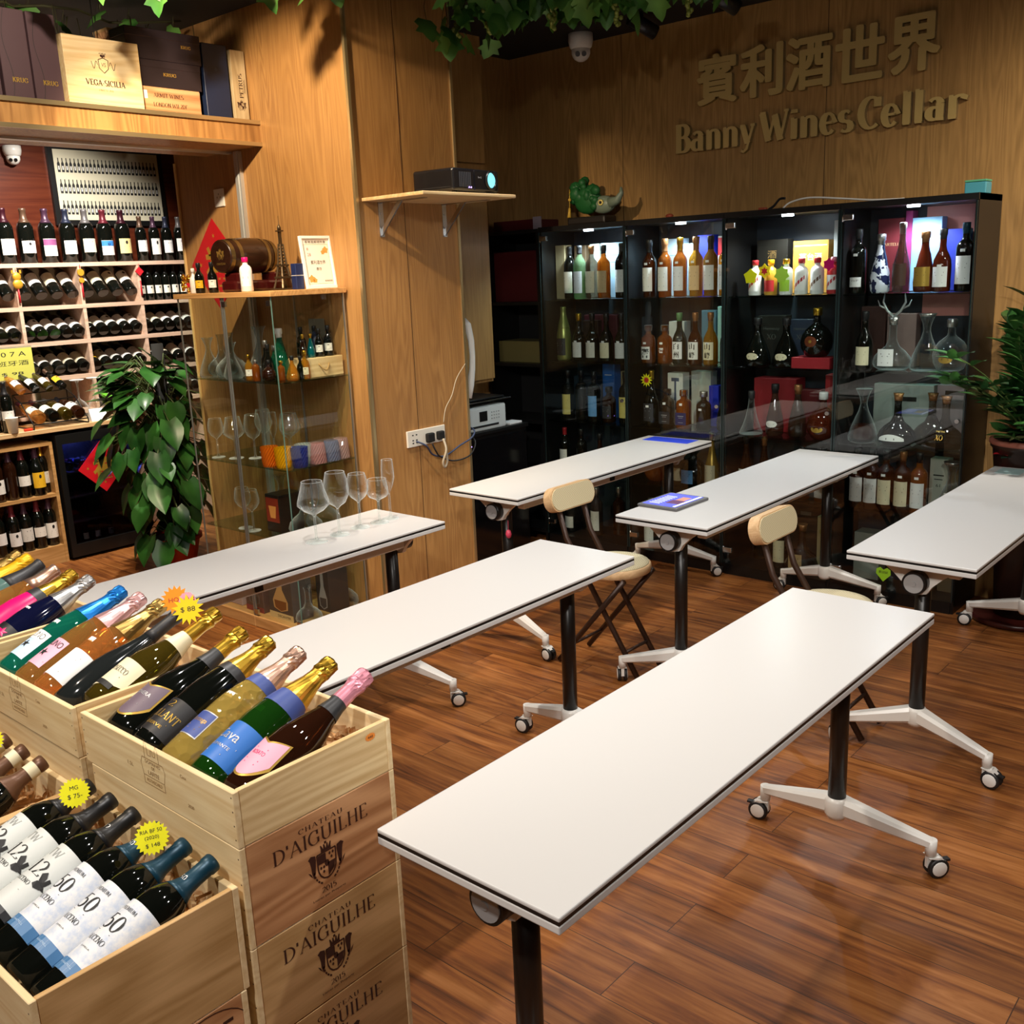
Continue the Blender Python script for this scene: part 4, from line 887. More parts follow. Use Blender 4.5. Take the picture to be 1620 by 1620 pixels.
for lb, x0, x1, z1 in (('plain wooden case behind the pale printed case', 2.24, 2.44, 2.735), ('taller plain wooden case behind the pale printed case', 2.46, 2.60, 2.79)):
    t = thing('wooden_wine_case', lb, 'case', ((x0 + x1) / 2, 4.52, ZB), 0, 'boxes on the high shelf')
    ob('case', MB().rbox(-(x1 - x0) / 2, -.06, 0, (x1 - x0) / 2, .06, z1 - ZB, .002, seg=1), [PINE_R], t); ob('lid', MB().rbox(-(x1 - x0) / 2 - .001, -.061, z1 - ZB - .012, (x1 - x0) / 2 + .001, .061, z1 - ZB + .001, .001, seg=1), [PINE_B], t)
ob('shelf_wire', MB().cyl((2.365, 4.40, 2.42), (2.37, 4.40, 2.93), .0025, n=8), STEEL, label='thin steel wire holding up the high shelf', cat='wire')

# ================================================================ wine rack on the far wall
RACK = wood('rack_ash', '#d8b9a2', '#b8957c', 'X', 1., .5, .2); RACKB = mat('rack_back', '#9c9a86', .7)
XS = (1.52, 1.93, 2.34, 2.75, 3.16, 3.57, 3.98); RZ = (1.815, 1.55, 1.325, 1.10, .87)
t = thing('wine_rack', 'pale wooden pigeonhole wine rack on the far wall', 'rack', (2.75, 6.62, 0))
mb = MB()
for z in RZ: ob('shelf', MB().box(-1.25, -.17, z - .0 - .001, 1.25, .17, z + .024), [RACK], t)
for x in XS: ob('upright', MB().box(x - 2.75 - .011, -.168, 0, x - 2.75 + .011, .17, 1.814), [RACK], t)
ob('back_panel', MB().box(-1.25, .162, 0, 1.25, .172, 1.814), [RACKB], t)
mcol = mat('hanger_glass_print', '#c8d6d6', .4)
caps = [mat('cap_%s' % n, c, .35, .3) for n, c in (('wine', '#3a1420'), ('red', '#6a2430'), ('grey', '#6d6a6a'), ('blue', '#2a3044'), ('purple', '#4a3044'), ('bronze', '#5c4434'))]
WL = [mat('label_%d' % i, c, .55) for i, c in enumerate(('#e8e5dd', '#ddd8c8', '#eceae8', '#d8d6d0', '#e3dcc2'))]
LBLU = mat('label_blue', '#2d7fd0', .5); LYE = mat('label_yellow', '#e6b422', .5)
ordn = ('first', 'second', 'third', 'fourth', 'fifth', 'sixth', 'seventh', 'eighth', 'ninth', 'tenth', 'eleventh', 'twelfth')
rowname = ('top', 'second', 'third', 'lowest')
cellname = {1.93: 'cell cut by the picture edge', 2.34: 'cell at the left edge', 2.75: 'second cell from the left edge', 3.16: 'third cell from the left edge', 3.57: 'cell next to the oak panel'}
def rackb(x, z, label, tilt, lab, cap, gr):
    base = (x, 6.475, z); L = .30; tip = (x - .0, 6.475 + L * math.cos(tilt), z + L * math.sin(tilt))
    return bottle('bordeaux', label, DARKGL, lying(base, tip), cap, .24, lab, 'bottle', gr, 'wine_bottle', 16)
rnd = random.Random(11)
for r, (zt, n_of, tilt) in enumerate(((1.55, {2.34: 4, 2.75: 4, 3.16: 4}, .74), (1.325, {2.34: 5, 2.75: 5, 3.16: 5, 3.57: 5}, .44), (1.10, {2.75: 5, 3.16: 5, 3.57: 4}, .44), (.87, {3.16: 4, 3.57: 4}, .44))):
    for x0, n in n_of.items():
        for k in range(n):
            x = x0 + .41 * (k + .5) / n + (.0 if n == 5 else 0)
            acc = None; pap = WL[rnd.randrange(5)]
            if r == 2 and x0 == 3.16 and k == 0: pap = LYE
            lb = 'lying rack bottle, %s from left, %s row, %s' % (ordn[k], rowname[r], cellname[x0])
            rackb(x, zt + .024 + .0385 / math.cos(tilt) + (.012 if r == 0 else .004), lb, tilt, plain_label('rack', .058, .05 if r else .085, .15 if r else .175, pap, lines=2, seed=rnd.randrange(6)), caps[rnd.randrange(6)], 'bottles lying in the wall rack')
for k in range(6):
    bottle('bordeaux', 'upright dark wine bottle in the rack cell by the oak panel, %s from left' % ordn[k], DARKGL, standing(3.61 + .064 * k, 6.52, 1.5745, '-Y'), FK, .23, plain_label('up', .04, .06, .13, WL[1], lines=1, seed=0), 'bottle', 'upright bottles in the rack', 'wine_bottle', 16, sc=.78)
magl = [(2.655, WL[0], 1, None), (2.779, WL[0], 1, None), (2.905, WL[2], 3, None), (3.041, WL[0], 2, mat('label_tricolour', '#8a4a7a', .5)), (3.175, WL[2], 1, None), (3.304, WL[4], 4, None), (3.429, WL[2], 0, LBLU), (3.556, mat('label_cream_gold', '#e0cb8c', .5), 3, None), (3.69, WL[2], 2, None), (3.79, WL[0], 0, None), (3.885, WL[2], 1, None), (3.985, WL[2], 4, None)]
for k, (x, pap, sd, acc) in enumerate(magl):
    big = k < 8
    nm = ['in white label at the left edge', 'second from the left edge', 'third from the left edge', 'with a tricolour patch on its label', 'with a square-printed label', 'with a wide cream label', 'with a blue and white label', 'with a small gold label', 'just right of the gold-labelled one', 'third from the oak panel', 'second from the oak panel', 'half hidden by the oak panel'][k]
    kd = 'magnum' if big else 'bordeaux'; R = .0375 * 1.33 if big else .0375
    bottle(kd, ('magnum bottle standing on the rack, ' if big else 'wine bottle standing on the rack, ') + nm, DARKGL, standing(x, 6.58, 1.8395, '-Y' if True else 0), caps[(k * 5 + 1) % 6], .25 if big else .225, plain_label('mag', .048 if big else .04, .045 + .01 * (k % 3), .14 + .012 * (k % 2), pap, R, 3, sd, acc), 'bottle', 'magnums along the rack top', 'magnum_bottle' if big else 'wine_bottle', 24, sc=1.0 if big else 1.0)
# festive hangers on the uprights
ORN = mat('ornament_gold', '#d8a030', .4, .4)
for i, (x, z) in enumerate(((2.75, 1.76), (3.16, 1.775), (3.57, 1.77))):
    lb = ('gold beckoning figure hanger with red tassel on the rack upright', 'two gold coins with red tassel on the rack upright', 'small red lucky hanger on the rack upright by the oak panel')[i]
    t = thing('festive_hanger', lb, 'ornament', (x, 6.448, z), 0, 'festive hangers on the rack')
    mb = MB()
    if i == 0: mb.ball((0, -.008, .0), .028, 10, 0, (1, .4, 1)).ball((0, -.01, -.045), .03, 10, 0, (1.1, .4, 1)).box(-.03, -.012, .02, -.02, -.004, .04).box(.02, -.012, .02, .03, -.004, .04)
    elif i == 1: mb.cyl((0, -.002, 0), (0, -.012, 0), .022, n=16).cyl((0, -.002, -.05), (0, -.012, -.05), .017, n=16)
    else: mb.prism([(0, .03), (.03, 0), (0, -.03), (-.03, 0)], -.012, -.002, 'XZ')
    ob('charm', mb, [ORN if i < 2 else RED], t)
    ob('tassel', MB().cyl((0, -.006, .028 if i else .03), (0, -.006, .05), .002, n=6).cyl((0, -.006, -.06), (0, -.006, -.16), .004, .007, n=8), [RED], t)

# poster, camera and red charm on the red wall
t = thing('bottle_poster', 'framed chart of tiny bottles in rows on the red wall', 'poster', (3.62, 6.79, 2.35))
ob('frame', MB().box(-.41, -.018, -.26, .41, .008, .26), [BLACK], t)
mb = MB().quad((-.375, -.019, -.225), (.375, -.019, -.225), (.375, -.019, .225), (-.375, -.019, .225), 0)
sil = [(-.5, 0), (.5, 0), (.5, .6), (.18, .75), (.18, 1), (-.18, 1), (-.18, .75), (-.5, .6)]
for r in range(3):
    for c in range(26):
        cx, cz = -.345 + .0276 * c, -.19 + .135 * r; vs = [(cx + p[0] * .019, -.0196, cz + p[1] * .09) for p in sil]; mb.add(vs, [list(range(8))], 1)
        mb.add([(cx - .005, -.0198, cz + .015), (cx + .005, -.0198, cz + .015), (cx + .005, -.0198, cz + .04), (cx - .005, -.0198, cz + .04)], [(0, 1, 2, 3)], 2)
ob('print', mb, [mat('poster_paper', '#cfc9b0', .6), INK, WL[3]], t)
def dome_cam(label, loc, up=1, rz=0, s=1.):
    t = thing('security_camera', label, 'camera', loc, rz)
    ob('mount', MB().lathe([(.055, 0), (.056, -.03), (.05, -.055), (.04, -.065)], 24, 0, Matrix.Scale(s, 4)), [WHITEM], t)
    b = ob('eyeball', MB().ball((0, 0, -.074), .043, 18, 0, M=Matrix.Scale(s, 4)), [WHITEM], t)
    f = Matrix.Scale(s, 4) @ Matrix.Translation((0, 0, -.074)) @ Matrix.Rotation(math.radians(112), 4, 'X')
    mb = MB()
    for q in (-.014, .014): mb.cyl((q, 0, .036), (q, 0, .0445), .011, n=14, M=f)
    ob('lens', mb, [BLACK], b); return t
dome_cam('small white dome camera on the red wall under the high shelf', (2.98, 6.76, 2.575), rz=-.42)

# ================================================================ counter, open shelf and wine fridge
t = thing('counter', 'wood-topped counter along the far wall under the rack', 'counter', (2.2, 6.26, 0))
ob('worktop', MB().rbox(-1.0, -.17, .822, 1.0, .17, .85, .003, seg=1), [wood('worktop_oak', '#d8b586', '#b58c5a', 'X', 1., .45, .3)], t)
ob('side_panel', MB().box(.965, -.12, 0, .985, .16, .821), [BLACK], t); ob('side_panel', MB().box(-.99, -.12, 0, -.97, .16, .821), [BLACK], t)
OAKS = wood('shelf_oak', '#c79a62', '#a2753f', 'X', 1., .5, .3)
t = thing('open_shelf_unit', 'low open wooden shelf of upright bottles under the counter', 'shelf', (2.3, 6.24, 0))
ob('side', MB().box(.345, -.13, 0, .365, .15, .765), [OAKS], t); ob('side', MB().box(-.40, -.13, 0, -.38, .15, .765), [OAKS], t)
for z in (.745, .425): ob('shelf', MB().box(-.38, -.13, z, .345, .15, z + .02), [OAKS], t)
ob('plinth', MB().box(-.38, -.128, 0, .345, .15, .115), [OAKS], t); ob('back_panel', MB().box(-.38, .14, .115, .345, .15, .745), [OAKS], t)
lowb = [(2.33, 6.16, 1, BROWNG, WL[0], 'brown bottle'), (2.41, 6.16, 1, BROWNG, None, 'unlabelled brown bottle'), (2.485, 6.16, 1, DARKGL, WL[0], 'white-labelled bottle'), (2.565, 6.15, 1, DARKGL, LYE, 'yellow-labelled bottle'), (2.622, 6.20, 1, DARKGL, WL[1], 'gold-capped bottle'),
        (2.29, 6.155, 0, DARKGL, WL[2], 'large-labelled bottle'), (2.375, 6.15, 0, DARKGL, WL[2], 'low-labelled bottle'), (2.452, 6.16, 0, DARKGL, WL[3], 'two-labelled bottle'), (2.530, 6.16, 0, DARKGL, WL[0], 'cream-crested bottle'), (2.607, 6.17, 0, DARKGL, WL[0], 'crested bottle by the side panel'), (2.215, 6.16, 0, DARKGL, WL[0], 'bottle at the left edge')]
for i, (x, y, up, gl, pap, nm) in enumerate(lowb):
    bottle('bordeaux' if i != 3 else 'burgundy', 'upright %s on the %s level of the low open shelf' % (nm, 'upper' if up else 'lower'), gl, standing(x, y, .4455 if up else .1155, '-Y'), caps[(i * 3 + 1) % 6] if i != 4 else FG, .232, plain_label('low', .044, .05 + .012 * (i % 3), .135 + .01 * (i % 2), pap, .0375 if i != 3 else .041, 3, i) if pap else None, 'bottle', 'upright bottles on the low shelf', 'wine_bottle', 18)
for i, (x, up) in enumerate(((2.36, 1), (2.45, 1), (2.53, 1), (2.60, 1), (2.33, 0), (2.41, 0), (2.50, 0), (2.58, 0))):
    bottle('bordeaux', 'dark bottle in the back row of the low shelf, %s level, %s from left' % ('upper' if up else 'lower', ordn[i % 4]), DARKGL, standing(x, 6.29, .4455 if up else .1155, '-Y'), caps[(i * 2) % 6], .232, None, 'bottle', 'back row of the low shelf', 'wine_bottle', 16)
t = thing('wine_fridge', 'black glass-doored wine fridge under the counter, behind the red diamond', 'fridge', (2.93, 6.25, 0))
mb = MB().box(-.25, -.13, .02, -.235, .15, .8).box(.235, -.13, .02, .25, .15, .8).box(-.235, -.13, .02, .235, .15, .06).box(-.235, -.13, .76, .235, .15, .8).box(-.235, .13, .06, .235, .15, .76)
ob('body', mb, [BLACK], t)
for z in (.22, .38, .54): ob('shelf', MB().box(-.235, -.1, z, .235, .13, z + .008), [mat('fridge_shelf', '#3a3038', .4)], t)
d = ob('door', MB().box(-.25, -.165, .02, -.215, -.132, .8).box(.215, -.165, .02, .25, -.132, .8).box(-.215, -.165, .02, .215, -.132, .1).box(-.215, -.165, .74, .215, -.132, .8), [BLACK], t)
ob('door_pane', MB().quad((-.215, -.15, .1), (.215, -.15, .1), (.215, -.15, .74), (-.215, -.15, .74)), [glass('smoked_glass', '#8a8894', .9, 1.5)], d)
LEDB = mat('blue_led', '#1a22ff', .4, emit='#2a34ff', es=14)
ob('blue_lamp', MB().cyl((-.05, -.02, .752), (-.05, -.02, .7595), .012, n=10).cyl((.03, -.02, .752), (.03, -.02, .7595), .012, n=10).box(-.2, .12, .70, -.06, .128, .706), [LEDB], t)
for sx in (-.05, .05):
    l = bpy.data.lights.new('fridge_light', 'POINT'); l.energy = 2.5; l.color = (.15, .2, 1); l.shadow_soft_size = .01; lo = bpy.data.objects.new('fridge_light', l); COL.objects.link(lo); lo.location = (2.93 + sx, 6.22, .74)
for i, x in enumerate((2.76, 2.85, 2.93, 3.02)):
    bottle('bordeaux', 'wine bottle standing inside the dark fridge, %s from left' % ordn[i], DARKGL, standing(x, 6.24, .0605, '-Y'), caps[i], .23, plain_label('fr', .044, .05, .13, WL[i % 5], seed=i), 'bottle', 'bottles in the wine fridge', 'wine_bottle', 14, sc=.52)
    bottle('bordeaux', 'wine bottle lying inside the fridge, %s on its upper shelf' % ordn[i], DARKGL, lying((x, 6.13, .59), (x, 6.37, .59)), caps[i], .23, None, 'bottle', 'bottles in the wine fridge', 'wine_bottle', 14, sc=.8)

def fu_diamond(label, c, r, face, name='paper_diamond'):
    """red lucky diamond with a gold character; face: outward normal"""
    n = Vector(face).normalized(); right = Vector((0, 0, 1)).cross(n); M = frame(c, right, (0, 0, 1)); M = M @ Matrix.Translation((0, 0, .001))
    mb = MB(); put(mb, ([(0, -r, 0), (r, 0, 0), (0, r, 0), (-r, 0, 0)], [[0, 1, 2, 3]]), M, 0, .0012)
    g = text_fit('\u798f', r * .85, r * .9, .03); put(mb, g, M @ Matrix.Translation((0, -r * .05, .0018)), 1)
    for a in (.62, -.62): put(mb, star_poly(6, r * .06), M @ Matrix.Translation((a * r, 0, .0018)), 1); put(mb, star_poly(6, r * .06), M @ Matrix.Translation((0, a * r, .0018)), 1)
    return ob(name, mb, [mat('lucky_red', '#c4121e', .45), mat('lucky_gold', '#d2a63c', .35, .5)], label=label, cat='decoration')
fu_diamond('red paper diamond with gold character on the fridge door', (2.955, 6.084, .565), .165, (0, -1, 0))

# things on the counter: a two-tier wire display of lying bottles
WIRE = mat('black_wire', '#141414', .4, .5); CT = .8505
t = thing('wire_bottle_display', 'black wire two-tier bottle display on the counter', 'stand', (2.74, 6.22, CT))
mb = MB()
for x in (-.17, .17): mb.tube([(x, -.12, .004), (x, .12, .004), (x, .12, .2), (x, .02, .16), (x, -.12, .03), (x, -.12, .004)], .004, 6)
for y, z in ((-.12, .03), (.02, .155), (.12, .2), (.12, .06)): mb.tube([(-.17, y, z), (.17, y, z)], .004, 6)
ob('frame', mb, [WIRE], t)
cb = [(ROSE, WL[1], 'pale'), (DARKGL, WL[1], 'dark'), (OLIVE, WL[2], 'olive'), (BROWNG, WL[0], 'brown')]
for i in range(4):
    x = 2.615 + .082 * i
    bottle('burgundy', '%s bottle in the front tier of the wire display on the counter' % cb[i][0 + 2], cb[i][0], lying((x + .01, 6.115, CT + .062), (x - .01, 6.37, CT + .14)), caps[i], .24, plain_label('ct', .05, .06, .125, cb[i][1], .041, 2, i), 'bottle', 'bottles in the wire display', 'wine_bottle', 20, sc=.92)
    x = 2.585 + .085 * i; bb = [(ROSE, WL[2], 'pale'), (DARKGL, WL[2], 'first dark'), (OLIVE, WL[2], 'olive'), (DARKGL, LYE, 'yellow-labelled')][i]
    bottle('burgundy', '%s bottle in the raised rear tier of the wire display' % bb[2], bb[0], lying((x + .01, 6.25, CT + .225), (x - .02, 6.42, CT + .325)), caps[(i + 2) % 6], .24, plain_label('ct', .05, .06, .13, bb[1], .041, 2, i), 'bottle', 'bottles in the wire display', 'wine_bottle', 20, sc=.68)
for i, x in enumerate((2.455, 2.40)):
    bottle('bordeaux', 'tall dark bottle standing on the counter %s' % (('beside the wire display', 'at the left picture edge')[i],), DARKGL, standing(x, 6.17 + .06 * i, CT, '-Y'), FK, .22, plain_label('tall', .046, .075, .13, WL[3], seed=4), 'bottle', 'dark bottles standing on the counter', 'wine_bottle', 20)
ob('paper_cup', MB().lathe([(.027, 0), (.036, .09), (.037, .092), (.034, .09), (.026, .003), (.0001, .003)], 20), [mat('cup', '#eceade', .6)], loc=(2.45, 6.108, CT), label='white paper cup at the counter edge', cat='cup')
ob('lighter', MB().rbox(-.025, -.008, 0, .025, .008, .016, .003), [mat('lighter_red', '#e0452c', .3)], loc=(2.535, 6.103, CT), label='small red lighter on the counter beside the paper cup', cat='lighter')
t = thing('sign_card', 'yellow hand-written sign standing above the bottle display', 'sign', (2.52, 6.40, CT))
mb = MB(); F = frame((0, -.008, .385), (1, 0, 0), (0, 0, 1)); put(mb, ([(-.23, -.095, 0), (.23, -.095, 0), (.23, .095, 0), (-.23, .095, 0)], [[0, 1, 2, 3]]), F, 0, .003)
for tx, w, h, u, v in (('MT 0 7 A', .26, .028, .06, .06), ('\u897f\u73ed\u7259\u9152', .26, .03, .07, .005), ('~ $ 98', .2, .02, .06, -.06)): put(mb, text_fit(tx, w, h), F @ Matrix.Translation((u, v, .0035)), 1)
ob('card', mb, [mat('yellow_card', '#cbc95c', .5), INK], t)
ob('holder', MB().box(-.235, -.004, .285, .235, .006, .49).box(-.235, -.03, 0, -.225, .03, .3).box(.225, -.03, 0, .235, .03, .3), [PANE], t)
t = thing('card_holder', 'small white card holder at the front edge of the counter', 'card', (3.0, 6.15, CT), -.1)
ob('card', MB().prism([(-.03, 0), (.03, 0), (.012, .075), (.004, .075)], -.052, .052, 'YZ'), [mat('white_card', '#e4e6ea', .4)], t)
GLASSPROF = {
 'bordeaux_glass': [(.036, 0), (.034, .003), (.008, .007), (.0042, .02), (.0040, .095), (.008, .102), (.030, .117), (.044, .145), (.046, .165), (.040, .205), (.034, .228)],
 'burgundy_glass': [(.039, 0), (.037, .003), (.008, .007), (.0042, .02), (.0040, .09), (.008, .098), (.035, .112), (.056, .132), (.055, .145), (.043, .185), (.036, .215)],
 'white_glass': [(.036, 0), (.034, .003), (.008, .007), (.0042, .02), (.0040, .095), (.008, .102), (.028, .118), (.040, .140), (.041, .155), (.036, .188), (.031, .205)],
 'flute': [(.033, 0), (.031, .003), (.008, .007), (.0045, .02), (.0042, .10), (.006, .108), (.018, .135), (.0255, .165), (.025, .195), (.0215, .235)],
 'chardonnay': [(.038, 0), (.036, .003), (.008, .007), (.0042, .02), (.0040, .085), (.008, .092), (.036, .105), (.043, .12), (.042, .14), (.036, .175)],
}
def stem_glass(kind, label, loc, gr, inv=False, sc=1., name='wine_glass'):
    """foot, stem and bowl of one blown glass; the base disc is its only other part"""
    pr = GLASSPROF[kind]; M = Matrix.Translation(loc) @ Matrix.Scale(sc, 4)
    if inv: M = M @ Matrix.Translation((0, 0, pr[-1][1])) @ Matrix.Rotation(PI, 4, 'X')
    def mk():
        k = 6; mb = MB().lathe([p for p in pr[4:]], 28, close=False); t0 = pr[-1]; mb.lathe([(t0[0] - .0009, t0[1] - .001), (t0[0], t0[1] + .0006), (t0[0] + .0006, t0[1] - .001)], 28, 0, close=False); return mb.mesh('bowl', [WINEGL])
    t = thing(name, label, 'glass', group=gr, M=M)
    ob('bowl', bmesh_of(('gb', kind), mk), None, t)
    ob('stem', bmesh_of(('gs', kind), lambda: MB().lathe(pr[:5], 24).mesh('stem', [WINEGL])), None, t); return t
stem_glass('white_glass', 'upside-down wine glass on the counter, behind the white card', (2.965, 6.30, CT), 'glasses upside down on the counter', True, 1.25)
stem_glass('white_glass', 'upside-down wine glass on the counter, beside the leafy plant', (3.09, 6.33, CT), 'glasses upside down on the counter', True, 1.25)

# ================================================================ leafy plants
LEAFM = mat('pothos_leaf', '#1f4a1c', .33, spec=.35); STEMM = mat('plant_stem', '#4a5a2c', .5)
def leafvar(m, c1, c2, sc=6):
    N, L, B = nodes(m); tc = N.new('ShaderNodeTexCoord'); n = N.new('ShaderNodeTexNoise'); n.inputs['Scale'].default_value = sc; r = N.new('ShaderNodeValToRGB'); e = r.color_ramp.elements
    e[0].position = .35; e[0].color = lin(c1); e[1].position = .65; e[1].color = lin(c2); L.new(tc.outputs['Object'], n.inputs[0]); L.new(n.outputs[0], r.inputs[0]); L.new(r.outputs[0], B.inputs['Base Color'])
leafvar(LEAFM, '#173d17', '#35692a')
def leaf(mb, base, d, up, L, W, heart=True, fold=.25, droop=.5, mi=0, n=6):
    """one cupped leaf with a midrib from BASE along D"""
    d = Vector(d).normalized(); s = d.cross(Vector(up)).normalized(); u = s.cross(d); vs = []; base = Vector(base)
    for i in range(n + 1):
        t = i / n
        if heart: w = W * (1.02 * math.sin(PI * min(1, (t * .86 + .14)) ** .8)) * (1 - .15 * t)
        else: w = W * math.sin(PI * (t * .94 + .03)) ** .8
        if i == n: w = .0005
        a = droop * t * t; c = base + d * L * (t - .15 * a * t) - u * L * a * .55
        for q in (-1, -.5, 0, .5, 1):
            back = -L * .1 * abs(q) if (heart and i == 0) else 0
            vs.append(c + s * w * q * .5 + u * (abs(q) * w * fold * .5) + d * back)
    mb.add(vs, [[i * 5 + k, i * 5 + k + 1, (i + 1) * 5 + k + 1, (i + 1) * 5 + k] for i in range(n) for k in range(4)], mi, True)
rnd = random.Random(5)
t = thing('potted_pothos', 'large pothos with broad hanging leaves in a red pot beside the glass display case', 'plant', (3.0, 5.40, 0))
ob('pot', MB().lathe([(.11, 0), (.15, .17), (.165, .175), (.165, .2), (.15, .2), (.145, .18), (.0001, .175)], 28), [mat('red_pot', '#b83a1e', .35)], t)
ob('soil', MB().lathe([(.144, .182), (.0001, .186)], 20, close=False), [mat('soil', '#2a1c12', .9)], t)
ob('moss_pole', MB().cyl((.03, 0, .18), (.05, .01, 1.34), .034, n=14), [mat('moss_pole', '#141310', .9)], t)
fo = MB(); st = MB()
for i in range(190):
    z = .2 + 1.04 * (i / 190) ** .75; a = rnd.uniform(0, 2 * PI)
    R = (.15 + .14 * math.sin(PI * min(1, (z - .15) / 1.1)) ** .7) * rnd.uniform(.5, 1.22)
    if a > PI * .15 and a < PI * .95: R *= .8
    p = Vector((R * math.cos(a), R * math.sin(a), z))
    if p.x > -.02 and p.y < -.1: p.x = -.02
    out = Vector((math.cos(a), math.sin(a), 0)); d = out * .55 + Vector((rnd.uniform(-.25, .25), rnd.uniform(-.25, .25), rnd.uniform(-1.1, -.45)))
    if z > 1.02: d = out * .8 + Vector((0, 0, rnd.uniform(-.5, .3)))
    L = rnd.uniform(.13, .2); leaf(fo, p, d, out + Vector((0, 0, .6)), L, L * .72, True, .22, rnd.uniform(.1, .5))
    st.tube([(.03 + .02 * math.cos(a), .02 * math.sin(a), max(.18, z - .1)), p * .6 + Vector((0, 0, z * .4 + .05)), p], .0035, 5)
for d0, p0 in (((-1, .1, .1), (-.14, .05, 1.0)), ((-1, -.1, -.1), (-.15, .0, .95)), ((-1, .2, .3), (-.12, .05, 1.08)), ((-.9, -.3, .0), (-.13, -.08, 1.04)), ((-.8, .1, .6), (-.12, 0, 1.14)), ((-.5, -.3, .7), (.0, -.05, 1.22))):
    leaf(fo, p0, d0, (0, -.4, 1), .19, .13, True, .2, .4)
ob('foliage', fo, [LEAFM], t); ob('stems', st, [STEMM], t)
t = thing('cutting_vase', 'small glass of bright green cuttings on the counter', 'plant', (3.12, 6.18, CT))
ob('vase', MB().lathe([(.03, 0), (.034, .006), (.036, .07), (.037, .072)], 18, close=False).cyl((0, 0, 0), (0, 0, .004), .03), [WINEGL], t)
fo = MB(); [leaf(fo, (.02 * math.cos(a), .02 * math.sin(a), .08 + .02 * (k % 3)), (math.cos(a), math.sin(a) * .6, 1.0 - .3 * (k % 2)), (-math.cos(a), -math.sin(a), 1), .11, .08, True, .2, .5) for k, a in enumerate((.3, 1.6, 2.8, 3.9, 5.1, 5.9))]
fo.tube([(0, 0, .01), (.01, 0, .1)], .004, 6)
ob('foliage', fo, [mat('bright_leaf', '#5aa02c', .35)], t)

# ================================================================ glass display case by the pillar
CASEW = wood('case_oak', '#d0a066', '#a97a44', 'Y', 1., .45, .3); ALU = mat('case_aluminium', '#a9aeae', .3, .8)
DX0, DX1, DY0, DY1 = 2.643, 3.06, 3.69, 4.44
t = thing('glass_display_case', 'tall glass display case with wooden top and base beside the oak pillar', 'display case', (DX0, DY0, 0)); W, D_ = DY1 - DY0, DX1 - DX0
ob('top_board', MB().rbox(-.012, -.015, 1.598, D_, W + .02, 1.622, .002, seg=1), [CASEW], t)
ob('base', MB().rbox(-.008, -.008, 0, D_, W / 2 - .001, .055, .002, seg=1).rbox(-.008, W / 2 + .001, 0, D_, W + .008, .055, .002, seg=1), [CASEW], t)
for z in (1.212, .812, .470): ob('glass_shelf', MB().rbox(.012, .008, z, D_ - .01, W - .008, z + .008, .001, seg=1), [glass('shelf_glass', '#dfeee8', .8, 1.45)], t)
for y0, y1 in ((.004, W / 2 - .004), (W / 2 + .004, W - .004)): ob('glass_door', MB().quad((0, y1, .06), (0, y0, .06), (0, y0, 1.596), (0, y1, 1.596)), [CLEAR], t)
ob('side_pane', MB().quad((.01, 0, .06), (D_ - .01, 0, .06), (D_ - .01, 0, 1.596), (.01, 0, 1.596)), [CLEAR], t)
ob('side_pane', MB().quad((.01, W, .06), (D_ - .01, W, .06), (D_ - .01, W, 1.596), (.01, W, 1.596)), [CLEAR], t)
for (x, y, w) in ((0, 0, .004), (0, W, .006), (D_ - .012, 0, .008), (0, W / 2 - .008, .007), (0, W / 2 + .008, .007), (D_ - .012, W / 2, .008)):
    ob('post', MB().box(x - w / 2, y - w / 2, .055, x + w / 2, y + w / 2, 1.598), [ALU if w > .004 else EDGE], t)
for z in (.08, 1.57): ob('hinge', MB().box(-.006, .0, z - .012, .004, .03, z + .012).box(-.006, W / 2 - .03, z - .012, .004, W / 2, z + .012), [STEEL], t)
S1z, S2z, S3z, S0z, TOPz = 1.2205, .8205, .4785, .0555, 1.6225
